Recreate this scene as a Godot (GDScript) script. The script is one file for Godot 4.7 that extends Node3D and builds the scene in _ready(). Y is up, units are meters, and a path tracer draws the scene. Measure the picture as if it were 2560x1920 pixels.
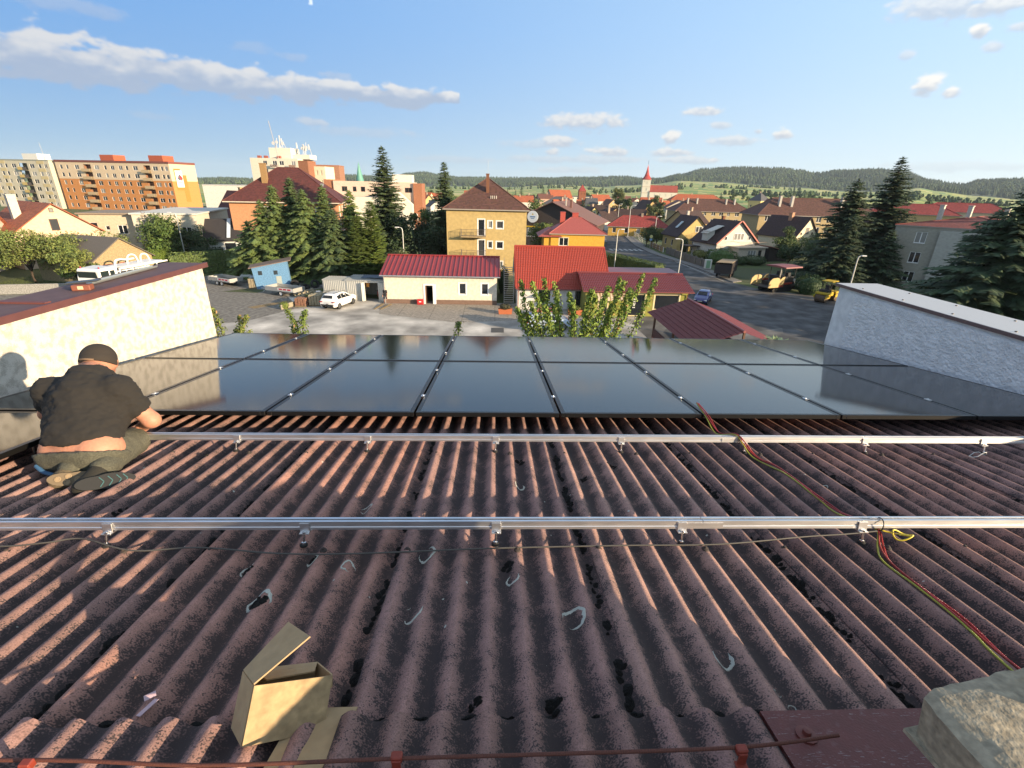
extends Node3D

class MB:
	var v := PackedVector3Array()
	var n := PackedVector3Array()
	var uv := PackedVector2Array()
	var c := PackedColorArray()
	var col := Color(1, 1, 1)
	var xf := Transform3D()
	var colored := false
	func put(p: Vector3, nn: Vector3, t: Vector2) -> void:
		v.append(xf * p)
		n.append((xf.basis * nn).normalized())
		uv.append(t)
		if colored:
			c.append(col)
	func tri(a: Vector3, b: Vector3, d: Vector3, ta := Vector2(0, 0), tb := Vector2(1, 0), td := Vector2(1, 1)) -> void:
		var nn := (b - a).cross(d - a).normalized()
		put(a, nn, ta)
		put(d, nn, td)
		put(b, nn, tb)
	func tris(a: Vector3, b: Vector3, d: Vector3, na: Vector3, nb: Vector3, nd: Vector3, ta := Vector2.ZERO, tb := Vector2.ZERO, td := Vector2.ZERO) -> void:
		put(a, na, ta)
		put(d, nd, td)
		put(b, nb, tb)
	func quad(a: Vector3, b: Vector3, d: Vector3, e: Vector3) -> void:
		var w := a.distance_to(b)
		var h := a.distance_to(e)
		var nn := (b - a).cross(e - a)
		if nn.length_squared() < 1e-14:
			nn = (d - b).cross(e - b)
		nn = nn.normalized()
		put(a, nn, Vector2(0, 0))
		put(d, nn, Vector2(w, h))
		put(b, nn, Vector2(w, 0))
		put(a, nn, Vector2(0, 0))
		put(e, nn, Vector2(0, h))
		put(d, nn, Vector2(w, h))
	func quads(p: Array, nn: Array, t: Array) -> void:
		tris(p[0], p[1], p[2], nn[0], nn[1], nn[2], t[0], t[1], t[2])
		tris(p[0], p[2], p[3], nn[0], nn[2], nn[3], t[0], t[2], t[3])
	func box(o: Vector3, s: Vector3, b := Basis()) -> void:
		var h := s * 0.5
		var k := []
		for i in 8:
			k.append(o + b * Vector3(h.x if i & 1 else -h.x, h.y if i & 2 else -h.y, h.z if i & 4 else -h.z))
		quad(k[4], k[5], k[7], k[6])
		quad(k[1], k[0], k[2], k[3])
		quad(k[5], k[1], k[3], k[7])
		quad(k[0], k[4], k[6], k[2])
		quad(k[6], k[7], k[3], k[2])
		quad(k[0], k[1], k[5], k[4])
	func bx(a: Vector3, b: Vector3) -> void:
		box((a + b) * 0.5, (b - a).abs())
	func cbox(o: Vector3, s: Vector3, r: float, b := Basis()) -> void:
		var h := s * 0.5
		var q := Vector3(h.x - r, h.y - r, h.z - r)
		var P := func(x, y, z, ax) -> Vector3:
			var p := Vector3(x * q.x, y * q.y, z * q.z)
			p[ax] = [x, y, z][ax] * h[ax]
			return o + b * p
		for ax in 3:
			var u := (ax + 1) % 3
			var w := (ax + 2) % 3
			for s1 in [-1.0, 1.0]:
				var pts := []
				for k in [[-1.0, -1.0], [1.0, -1.0], [1.0, 1.0], [-1.0, 1.0]]:
					var sg := [0.0, 0.0, 0.0]
					sg[ax] = s1
					sg[u] = k[0]
					sg[w] = k[1]
					pts.append(P.call(sg[0], sg[1], sg[2], ax))
				if s1 < 0:
					pts.reverse()
				quad(pts[0], pts[1], pts[2], pts[3])
		for ax in 3:
			var u := (ax + 1) % 3
			var w := (ax + 2) % 3
			for su in [-1.0, 1.0]:
				for sw in [-1.0, 1.0]:
					var lo := [0.0, 0.0, 0.0]
					lo[ax] = -1.0
					lo[u] = su
					lo[w] = sw
					var hi := lo.duplicate()
					hi[ax] = 1.0
					var a: Vector3 = P.call(lo[0], lo[1], lo[2], u)
					var bb: Vector3 = P.call(hi[0], hi[1], hi[2], u)
					var cc: Vector3 = P.call(hi[0], hi[1], hi[2], w)
					var dd: Vector3 = P.call(lo[0], lo[1], lo[2], w)
					if su * sw < 0:
						quad(dd, cc, bb, a)
					else:
						quad(a, bb, cc, dd)
		for i in 8:
			var x := 1.0 if i & 1 else -1.0
			var y := 1.0 if i & 2 else -1.0
			var z := 1.0 if i & 4 else -1.0
			var a: Vector3 = P.call(x, y, z, 0)
			var bb: Vector3 = P.call(x, y, z, 1)
			var cc: Vector3 = P.call(x, y, z, 2)
			if x * y * z > 0:
				tri(a, bb, cc)
			else:
				tri(a, cc, bb)
	func tube(path: Array, r0: float, r1 := -1.0, sides := 6, caps := true) -> void:
		if r1 < 0:
			r1 = r0
		var m := path.size()
		var side := Vector3.ZERO
		var rings := []
		for i in m:
			var t: Vector3 = (path[mini(i + 1, m - 1)] - path[maxi(i - 1, 0)]).normalized()
			if side == Vector3.ZERO:
				side = t.cross(Vector3.UP if absf(t.y) < 0.9 else Vector3.RIGHT).normalized()
			side = (side - t * side.dot(t)).normalized()
			var up := t.cross(side)
			var r := lerpf(r0, r1, float(i) / maxf(m - 1, 1))
			var ring := []
			for k in sides:
				var a := TAU * k / sides
				var d := side * cos(a) + up * sin(a)
				ring.append([path[i] + d * r, d])
			rings.append(ring)
		for i in m - 1:
			for k in sides:
				var a = rings[i][k]
				var b = rings[i][(k + 1) % sides]
				var d = rings[i + 1][(k + 1) % sides]
				var e = rings[i + 1][k]
				tris(a[0], b[0], d[0], a[1], b[1], d[1], Vector2(float(k) / sides, i), Vector2(float(k + 1) / sides, i), Vector2(float(k + 1) / sides, i + 1))
				tris(a[0], d[0], e[0], a[1], d[1], e[1], Vector2(float(k) / sides, i), Vector2(float(k + 1) / sides, i + 1), Vector2(float(k) / sides, i + 1))
		if caps:
			for k in range(1, sides - 1):
				tri(rings[0][0][0], rings[0][k + 1][0], rings[0][k][0])
				tri(rings[m - 1][0][0], rings[m - 1][k][0], rings[m - 1][k + 1][0])
	func cyl(a: Vector3, b: Vector3, r: float, sides := 12) -> void:
		tube([a, b], r, r, sides)
	func extrude(poly: PackedVector2Array, depth: float, m := Transform3D()) -> void:
		var ix := Geometry2D.triangulate_polygon(poly)
		var hz := depth * 0.5
		var P := func(p: Vector2, z: float) -> Vector3: return m * Vector3(p.x, p.y, z)
		for i in range(0, ix.size(), 3):
			var a := poly[ix[i]]
			var b := poly[ix[i + 1]]
			var d := poly[ix[i + 2]]
			if (b - a).cross(d - a) < 0:
				var t := b
				b = d
				d = t
			tri(P.call(a, hz), P.call(b, hz), P.call(d, hz))
			tri(P.call(a, -hz), P.call(d, -hz), P.call(b, -hz))
		for i in poly.size():
			var a := poly[i]
			var b := poly[(i + 1) % poly.size()]
			quad(P.call(a, -hz), P.call(b, -hz), P.call(b, hz), P.call(a, hz))
	func lathe(prof: Array, sides := 20, m := Transform3D()) -> void:
		for i in prof.size() - 1:
			var p: Vector2 = prof[i]
			var q: Vector2 = prof[i + 1]
			var dn := Vector2(q.y - p.y, p.x - q.x).normalized()
			for k in sides:
				var a0 := TAU * k / sides
				var a1 := TAU * (k + 1) / sides
				var e0 := Vector3(cos(a0), 0, -sin(a0))
				var e1 := Vector3(cos(a1), 0, -sin(a1))
				var n0: Vector3 = m.basis * (e0 * dn.x + Vector3.UP * dn.y)
				var n1: Vector3 = m.basis * (e1 * dn.x + Vector3.UP * dn.y)
				var A: Vector3 = m * (e0 * p.x + Vector3.UP * p.y)
				var B: Vector3 = m * (e1 * p.x + Vector3.UP * p.y)
				var D: Vector3 = m * (e1 * q.x + Vector3.UP * q.y)
				var E: Vector3 = m * (e0 * q.x + Vector3.UP * q.y)
				if p.x > 1e-5:
					tris(A, B, D, n0, n1, n1)
				if q.x > 1e-5:
					tris(A, D, E, n0, n1, n0)
	func mesh() -> ArrayMesh:
		var a := []
		a.resize(Mesh.ARRAY_MAX)
		a[Mesh.ARRAY_VERTEX] = v
		a[Mesh.ARRAY_NORMAL] = n
		a[Mesh.ARRAY_TEX_UV] = uv
		if colored:
			a[Mesh.ARRAY_COLOR] = c
		var m := ArrayMesh.new()
		if v.size():
			m.add_surface_from_arrays(Mesh.PRIMITIVE_TRIANGLES, a)
		return m

func colored_mb() -> MB:
	var m := MB.new()
	m.colored = true
	return m

var taken := {}
func numbered(called: String) -> String:
	if not taken.has(called):
		taken[called] = 0
		return called
	taken[called] += 1
	return "%s_%03d" % [called, taken[called]]

func tag(o: Node3D, label: String, category: String, group := "", kind := "") -> Node3D:
	if label:
		o.set_meta("label", label)
	if category:
		o.set_meta("category", category)
	if group:
		o.set_meta("group", group)
	if kind:
		o.set_meta("kind", kind)
	return o

func thing(called: String, label: String, category: String, at := Vector3.ZERO, turn := 0.0, group := "") -> Node3D:
	var o := Node3D.new()
	o.name = numbered(called)
	add_child(o)
	o.position = at
	o.rotation.y = turn
	return tag(o, label, category, group)

func part(called: String, m, material: Material, parent: Node3D, at := Vector3.ZERO, turn := 0.0) -> MeshInstance3D:
	var o := MeshInstance3D.new()
	o.name = called
	o.mesh = m.mesh() if m is MB else m
	o.material_override = material
	parent.add_child(o, true)
	o.position = at
	o.rotation.y = turn
	return o

func solo(called: String, m, material: Material, label: String, category: String, at := Vector3.ZERO, turn := 0.0, group := "") -> MeshInstance3D:
	var o := MeshInstance3D.new()
	o.name = numbered(called)
	o.mesh = m.mesh() if m is MB else m
	o.material_override = material
	add_child(o)
	o.position = at
	o.rotation.y = turn
	tag(o, label, category, group)
	return o

func struct(called: String, m, material: Material) -> MeshInstance3D:
	var o := solo(called, m, material, "", "")
	o.set_meta("kind", "structure")
	return o

func copy_of(o: Node3D, label: String, at: Vector3, turn := 0.0) -> Node3D:
	var base := String(o.name)
	if base.length() > 4 and base[base.length() - 4] == "_" and base.right(3).is_valid_int():
		base = base.left(base.length() - 4)
	var d: Node3D = o.duplicate()
	d.name = numbered(base)
	add_child(d)
	d.position = at
	d.rotation = Vector3(0, turn, 0)
	if label:
		d.set_meta("label", label)
	return d

func lin(r: float, g: float, b: float) -> Color:
	return Color(r, g, b).linear_to_srgb()

func noise_tex(freq: float, lo: float, hi: float, seed_ := 1, octaves := 4, size := 512, kind := FastNoiseLite.TYPE_SIMPLEX_SMOOTH, mid := 0.5) -> NoiseTexture2D:
	var f := FastNoiseLite.new()
	f.seed = seed_
	f.noise_type = kind
	f.frequency = freq
	f.fractal_octaves = octaves
	var t := NoiseTexture2D.new()
	t.width = size
	t.height = size
	t.seamless = true
	t.noise = f
	var g := Gradient.new()
	g.set_color(0, Color(lo, lo, lo))
	g.set_color(1, Color(hi, hi, hi))
	if mid != 0.5:
		g.set_offset(0, mid - 0.12)
		g.set_offset(1, mid + 0.12)
	t.color_ramp = g
	return t

var T := {}
func textures() -> void:
	T.soft = noise_tex(0.012, 0.88, 1.0, 11, 5)
	T.mottle = noise_tex(0.03, 0.62, 1.0, 12, 5)
	T.grain = noise_tex(0.12, 0.7, 1.0, 13, 3)
	T.blotch = noise_tex(0.008, 0.5, 1.0, 14, 6)
	T.bump = noise_tex(0.08, 0.0, 1.0, 15, 4)
	T.cell = noise_tex(0.05, 0.0, 1.0, 16, 2, 512, FastNoiseLite.TYPE_CELLULAR)
	T.weave = noise_tex(0.2, 0.8, 1.0, 17, 2)

func mat(color: Color, rough := 0.8, tex: Texture2D = null, scale := 1.0, bump := 0.0, btex: Texture2D = null) -> StandardMaterial3D:
	var m := StandardMaterial3D.new()
	m.albedo_color = color
	m.roughness = rough
	if tex:
		m.albedo_texture = tex
	if bump > 0.0:
		m.heightmap_enabled = true
		m.heightmap_scale = bump
		m.heightmap_texture = btex if btex else T.bump
	if tex or bump > 0.0:
		m.uv1_triplanar = true
		m.uv1_world_triplanar = true
		m.uv1_scale = Vector3.ONE * scale
	return m

func vmat(rough := 0.85, back := 0.0) -> StandardMaterial3D:
	var m := StandardMaterial3D.new()
	m.vertex_color_use_as_albedo = true
	m.roughness = rough
	if back > 0.0:
		m.backlight_enabled = true
		m.backlight = Color(back, back, back)
	return m

func metal(color: Color, rough := 0.35, metallic := 1.0) -> StandardMaterial3D:
	var m := StandardMaterial3D.new()
	m.albedo_color = color
	m.metallic = metallic
	m.roughness = rough
	return m

func rn(rng: RandomNumberGenerator, s: float) -> float:
	return rng.randf_range(-s, s)

const BAND := [[-60.0, 7.6, 1.0], [-42.4, 7.98, 1.37], [-38.0, 8.41, 1.6], [-33.1, 8.29, 1.57], [-28.9, 8.36, 1.35], [-24.3, 8.23, 1.2], [-19.2, 8.13, 0.99], [-13.7, 8.08, 0.85], [-7.8, 8.12, 0.87], [-3.75, 8.19, 0.42]]
const PUFFS := [[9.42, 6.41, 4.11, 0.8, 0.9], [6.83, 4.56, 1.9, 0.49, 0.9], [12.17, 3.64, 1.99, 0.46, 0.95], [18.28, 4.97, 0.7, 0.54, 1.0], [20.98, 7.23, 1.48, 0.44, 0.9], [22.67, 6.03, 0.92, 0.28, 0.7], [26.2, 5.42, 0.42, 0.24, 0.9], [28.42, 5.18, 0.81, 0.47, 1.0], [24.02, 4.62, 2.26, 0.46, 0.75], [18.48, 3.62, 1.77, 0.41, 0.9], [20.16, 2.89, 2.53, 0.37, 0.7], [6.04, 3.48, 0.94, 0.35, 0.9], [22.65, 2.9, 0.45, 0.22, 0.9], [7.86, 1.75, 3.02, 0.32, 0.5], [8.65, 2.82, 8.05, 0.39, 0.55], [4.29, 4.21, 3.4, 0.38, 0.5], [38.4, 8.38, 0.89, 0.71, 1.0], [39.98, 7.76, 0.76, 0.42, 1.0], [40.58, 11.79, 0.52, 0.46, 1.0], [37.63, 13.66, 3.24, 0.97, 0.75], [41.23, 13.29, 2.03, 0.83, 0.85], [36.33, 10.6, 0.59, 0.33, 0.6], [41.73, 10.65, 0.56, 0.34, 0.7], [42.74, 11.66, 0.88, 0.35, 0.7], [-18.5, 5.39, 1.55, 0.31, 0.6], [-14.02, 4.74, 5.08, 0.43, 0.35], [-31.39, 4.97, 1.76, 0.28, 0.25], [-35.69, 12.04, 3.12, 0.51, 0.35], [42.16, 2.38, 4.81, 0.42, 0.35], [-3.85, 2.55, 5.12, 0.31, 0.4], [-19.4, 10.61, 1.38, 0.31, 0.3], [-15.62, 9.44, 1.47, 0.46, 0.4], [-23.19, 10.97, 1.61, 0.42, 0.25]]
const SUN_AZ := 121.0      # degrees from straight ahead, to the right
const SUN_EL := 12.3
var row_puffs := []
var cloud_noise := FastNoiseLite.new()

func sky_color(az: float, el: float) -> Color:
	var low := exp(-el / 8.0)
	var toward := 0.5 + 0.5 * cos(deg_to_rad(az - SUN_AZ))
	var top := Color(0.040, 0.128, 0.300).lerp(Color(0.28, 0.39, 0.48), toward)
	top = top.lerp(Color(0.145, 0.178, 0.225), clampf((el - 14.0) / 45.0, 0.0, 1.0))
	var hor := Color(0.165, 0.235, 0.275).lerp(Color(0.47, 0.49, 0.44), toward)
	return top.lerp(hor, low)

func cloud_at(az: float, el: float) -> Vector2:
	var inband := az > -60.0 and az < -2.5 and el > 4.0 and el < 13.0
	var near := []
	for p in row_puffs:
		if absf(az - p[0]) < p[2] * 1.6:
			near.append(p)
	if not inband and near.is_empty():
		return Vector2.ZERO
	var n1 := cloud_noise.get_noise_2d(az * 9.0, el * 22.0)
	var n2 := cloud_noise.get_noise_2d(az * 30.0 + 300.0, el * 60.0)
	var n3 := cloud_noise.get_noise_2d(az * 3.0 - 700.0, el * 6.0)
	var cover := 0.0
	var lit := 0.0
	if inband:
		for i in BAND.size() - 1:
			if az >= BAND[i][0] and az < BAND[i + 1][0]:
				var f: float = (az - BAND[i][0]) / (BAND[i + 1][0] - BAND[i][0])
				var ce: float = lerpf(BAND[i][1], BAND[i + 1][1], f)
				var th: float = lerpf(BAND[i][2], BAND[i + 1][2], f)
				var q: float = (el - ce) / th + n3 * 0.35
				var d := 1.15 - absf(q) + n1 * 0.75 + n2 * 0.22
				var k := smoothstep(0.02, 0.42, d)
				if k > cover:
					cover = k * 0.88
					lit = smoothstep(-0.45, 1.15, q + n1 * 0.8 + n2 * 0.3)
	for p in near:
		var dx: float = (az - p[0]) / p[2]
		var dy: float = (el - p[1]) / p[3]
		if absf(dx) > 1.6 or absf(dy) > 1.7:
			continue
		var d := 1.3 - sqrt(dx * dx + dy * dy) + n1 * 0.7 + n2 * 0.35
		var k: float = smoothstep(0.0, 0.7, d) * p[4]
		if k > cover:
			cover = k
			lit = clampf(0.2 + 0.75 * p[4] * smoothstep(-0.9, 0.7, dy + n2 * 0.8 + n1 * 0.4), 0.0, 1.0)
	return Vector2(cover, lit)

func build_sky() -> Sky:
	cloud_noise.seed = 5
	cloud_noise.frequency = 0.03
	cloud_noise.fractal_octaves = 4
	var lw := 512
	var small := Image.create(lw, lw / 2, false, Image.FORMAT_RGBF)
	for y in lw / 2:
		var el := 90.0 - 180.0 * (y + 0.5) / (lw / 2.0)
		for x in lw:
			var az := wrapf(360.0 * (x + 0.5) / lw, -180.0, 180.0)
			if el < 0.0:
				var g := sky_color(az, 0.0)
				small.set_pixel(x, y, g.lerp(Color(0.08, 0.08, 0.06), clampf(-el / 6.0, 0.0, 1.0)))
				continue
			var c := sky_color(az, el)
			if absf(az) > 50.0 or el > 17.0:
				var w := cloud_noise.get_noise_3d(cos(deg_to_rad(az)) * cos(deg_to_rad(el)) * 60.0, el * 2.2, sin(deg_to_rad(az)) * cos(deg_to_rad(el)) * 60.0)
				c = c.lerp(Color(0.38, 0.375, 0.37), smoothstep(0.0, 0.45, w) * 0.65)
			small.set_pixel(x, y, c)
	var W := 4096
	small.resize(W, W / 2, Image.INTERPOLATE_CUBIC)
	var ppd := W / 360.0
	for y in range(int((90.0 - 17.0) * ppd), int(90.0 * ppd)):
		var el := 90.0 - (y + 0.5) / ppd
		row_puffs = PUFFS.filter(func(p): return absf(el - p[1]) < p[3] * 1.7)
		for i in range(int(-52 * ppd), int(52 * ppd)):
			var az := (i + 0.5) / ppd
			var c := sky_color(az, el)
			var k := cloud_at(az, el)
			if k.x > 0.003:
				var toward := 0.5 + 0.5 * cos(deg_to_rad(az - SUN_AZ))
				var dark := Color(0.165, 0.185, 0.225).lerp(c, 0.2)
				var bright := Color(0.28, 0.28, 0.28).lerp(Color(0.46, 0.45, 0.42), toward)
				c = c.lerp(dark.lerp(bright, k.y), k.x)
			small.set_pixel(posmod(i, W), y, c)
	var mp := Vector2(-17.5, 14.9)
	for y in range(-4, 5):
		for x in range(-4, 5):
			var q := Vector2(x, y) / 3.0
			if q.length() < 1.0 and q.x + 0.3 * q.y > -0.15:
				small.set_pixel(posmod(int(mp.x * ppd) + x, W), int((90.0 - mp.y) * ppd) + y, Color(0.33, 0.37, 0.42))
	var pm := PanoramaSkyMaterial.new()
	pm.panorama = ImageTexture.create_from_image(small)
	var s := Sky.new()
	s.sky_material = pm
	return s

func build_view() -> void:
	var cam := Camera3D.new()
	cam.name = "camera"
	cam.fov = 77.32
	cam.near = 0.05
	cam.far = 9000.0
	cam.position = Vector3(0, 12.6, 0)
	cam.basis = Basis(Vector3.UP, deg_to_rad(-2.35)) * Basis(Vector3.RIGHT, deg_to_rad(-22.4)) * Basis(Vector3.BACK, deg_to_rad(1.4))
	add_child(cam)
	cam.current = true
	var we := WorldEnvironment.new()
	we.name = "surroundings"
	var e := Environment.new()
	e.background_mode = Environment.BG_SKY
	e.sky = build_sky()
	e.tonemap_mode = Environment.TONE_MAPPER_LINEAR
	e.tonemap_exposure = EXPOSURE
	e.sdfgi_enabled = true
	e.ssao_enabled = true
	e.ssil_enabled = true
	e.fog_enabled = true
	e.fog_density = 0.00008
	e.fog_light_color = Color(0.80, 0.87, 0.95)
	we.environment = e
	add_child(we)
	var sun := DirectionalLight3D.new()
	sun.name = "sun"
	sun.light_energy = 1.3
	sun.light_color = Color(1.0, 0.89, 0.74)
	sun.light_angular_distance = 0.53
	sun.shadow_enabled = true
	add_child(sun)
	var a := deg_to_rad(SUN_AZ)
	var h := cos(deg_to_rad(SUN_EL))
	sun.look_at_from_position(Vector3(sin(a) * h, sin(deg_to_rad(SUN_EL)), -cos(a) * h) * 100.0, Vector3.ZERO)

const EXPOSURE := 2.75

const T8 := 0.14054
const PITCH := 0.12786        # one wave
const SHEET := 0.895          # seven waves
const DEEP := 0.046
const SEAM0 := -0.43
var RS := Basis(Vector3.RIGHT, deg_to_rad(-8.0))

func crest(z: float) -> float:
	return 11.275 + T8 * z

func wave(x: float) -> float:
	return -DEEP * (0.5 - 0.5 * cos(TAU * (x - SEAM0 - 0.035) / PITCH))

func roof_at(x: float, z: float, off := 0.0) -> Vector3:
	return Vector3(x, crest(z) + wave(x) + off, z)

func sheet_texture(seed_: int) -> ImageTexture:
	var W := 768
	var H := 1536
	var f := FastNoiseLite.new()
	f.seed = seed_
	f.frequency = 0.16
	f.fractal_octaves = 3
	var fine := f.get_seamless_image(W, H).get_data()
	f.seed = seed_ + 1
	f.frequency = 0.035
	f.fractal_octaves = 4
	var mid := f.get_seamless_image(W, H).get_data()
	f.seed = seed_ + 2
	f.frequency = 0.006
	var big := f.get_seamless_image(W, H).get_data()
	var out := PackedByteArray()
	out.resize(W * H * 3)
	var valley_tone := PackedFloat32Array()
	valley_tone.resize(W)
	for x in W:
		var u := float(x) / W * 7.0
		valley_tone[x] = 0.5 - 0.5 * cos(TAU * (u - 0.274))  # rises with wave phase, so the colour darkens towards each valley
	var k := 0
	for y in H:
		for x in W:
			var i := y * W + x
			var a := fine[i] / 255.0
			var b := mid[i] / 255.0
			var g := big[i] / 255.0
			var d := (a - 0.5) * 1.7 + (b - 0.5) * 1.0 + (g - 0.5) * 0.9 + valley_tone[x] * 0.98 - 0.36
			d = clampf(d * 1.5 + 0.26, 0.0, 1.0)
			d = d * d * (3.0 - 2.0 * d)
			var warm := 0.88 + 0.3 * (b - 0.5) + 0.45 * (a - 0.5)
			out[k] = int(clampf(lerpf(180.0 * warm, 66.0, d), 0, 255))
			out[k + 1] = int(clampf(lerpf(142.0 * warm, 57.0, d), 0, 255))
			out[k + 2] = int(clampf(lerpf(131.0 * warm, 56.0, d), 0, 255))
			k += 3
	return ImageTexture.create_from_image(Image.create_from_data(W, H, false, Image.FORMAT_RGB8, out))

func wave_strip(m: MB, x0: float, x1: float, z0: float, z1: float, off: float, rng: RandomNumberGenerator, thick := 0.007, lift := 0.012, nz := 5, sag := 0.0) -> void:
	var nx := int((x1 - x0) / PITCH * 12.0)
	var v0 := rng.randf()
	var ph := rng.randf() * 9.0
	var grid := []
	for j in nz + 1:
		var row := []
		var z := lerpf(z0, z1, float(j) / nz)
		for i in nx + 1:
			var x := lerpf(x0, x1, float(i) / nx)
			var e := lift * (1.0 - smoothstep(0.0, PITCH * 1.2, x - x0))
			var wob := 0.0022 * sin(z * 3.1 + ph + x * 2.0) + 0.0013 * sin(z * 8.3 + ph * 2.0)
			row.append(Vector3(x, crest(z) + wave(x) + off + e + wob - sag * (z - z0) * (z - z0), z))
		grid.append(row)
	var nrm := []
	for j in nz + 1:
		var row := []
		for i in nx + 1:
			var dx: Vector3 = grid[j][mini(i + 1, nx)] - grid[j][maxi(i - 1, 0)]
			var dz: Vector3 = grid[mini(j + 1, nz)][i] - grid[maxi(j - 1, 0)][i]
			row.append(dx.cross(dz).normalized() * (1.0 if dx.cross(dz).y > 0 else -1.0))
		nrm.append(row)
	var uvof := func(p: Vector3) -> Vector2:
		return Vector2((p.x - SEAM0) / SHEET, v0 - p.z / (SHEET * 2.0))
	for j in nz:
		for i in nx:
			var p := [grid[j][i], grid[j][i + 1], grid[j + 1][i + 1], grid[j + 1][i]]
			m.quads(p, [nrm[j][i], nrm[j][i + 1], nrm[j + 1][i + 1], nrm[j + 1][i]], [uvof.call(p[0]), uvof.call(p[1]), uvof.call(p[2]), uvof.call(p[3])])
	var dn := Vector3(0, -thick, 0)
	for i in nx:
		for jj in [0, nz]:
			var a: Vector3 = grid[jj][i]
			var b: Vector3 = grid[jj][i + 1]
			var p := [a + dn, b + dn, b, a] if jj == 0 else [b + dn, a + dn, a, b]
			var nn := Vector3(0, 0, 1 if jj == 0 else -1)
			m.quads(p, [nn, nn, nn, nn], [uvof.call(p[0]), uvof.call(p[1]), uvof.call(p[2]), uvof.call(p[3])])
	for j in nz:
		for ii in [0, nx]:
			var a: Vector3 = grid[j][ii]
			var b: Vector3 = grid[j + 1][ii]
			var p := [b + dn, a + dn, a, b] if ii == 0 else [a + dn, b + dn, b, a]
			var nn := Vector3(-1 if ii == 0 else 1, 0, 0)
			m.quads(p, [nn, nn, nn, nn], [uvof.call(p[0]), uvof.call(p[1]), uvof.call(p[2]), uvof.call(p[3])])

func blob(m: MB, x: float, z: float, r: float, h: float, rng: RandomNumberGenerator, stretch := 1.0) -> void:
	var sides := 14
	var amp := []
	for k in sides:
		amp.append(rng.randf_range(0.7, 1.15))
	var prev := []
	for ring in 5:
		var f := 1.0 - ring / 4.0
		var row := []
		for k in sides:
			var a := TAU * k / sides
			var rr: float = r * f * (amp[k] * 0.75 + 0.25 * amp[(k + 1) % sides])
			var px := x + cos(a) * rr
			var pz := z + sin(a) * rr * stretch
			row.append(roof_at(px, pz, h * (1.0 - f * f) * rng.randf_range(0.7, 1.2) - 0.002 * f + 0.001))
		if prev.size():
			for k in sides:
				m.quad(prev[(k + 1) % sides], prev[k], row[k], row[(k + 1) % sides])
		prev = row

func lichen_ring(m: MB, x: float, z: float, r: float, rng: RandomNumberGenerator) -> void:
	var n := 56
	var start := rng.randf() * TAU
	var arc := rng.randf_range(0.7, 0.97) * TAU
	var f := FastNoiseLite.new()
	f.seed = rng.randi()
	f.frequency = 0.5
	for k in n:
		var t0 := float(k) / n
		var t1 := float(k + 1) / n
		var q := []
		for t in [t0, t1]:
			var a: float = start + arc * t
			var ro: float = r * (1.0 + 0.22 * f.get_noise_1d(t * 5.0) + 0.06 * f.get_noise_1d(t * 22.0))
			var w: float = r * (0.30 + 0.2 * f.get_noise_1d(t * 9.0 + 50.0)) * minf(1.0, minf(t, 1.0 - t) * 7.0)
			q.append(Vector2(cos(a), sin(a) * 1.15) * ro)
			q.append(Vector2(cos(a), sin(a) * 1.15) * (ro - w))
		var P := func(p: Vector2, up: float) -> Vector3: return roof_at(x + p.x, z + p.y, up)
		var A: Vector3 = P.call(q[0], 0.0)
		var B: Vector3 = P.call(q[2], 0.0)
		var mo: Vector3 = P.call(q[0].lerp(q[1], 0.3), 0.0045)
		var mo2: Vector3 = P.call(q[2].lerp(q[3], 0.3), 0.0045)
		m.quad(A, mo, mo2, B)
		m.quad(mo, P.call(q[1], 0.002), P.call(q[3], 0.002), mo2)

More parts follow.
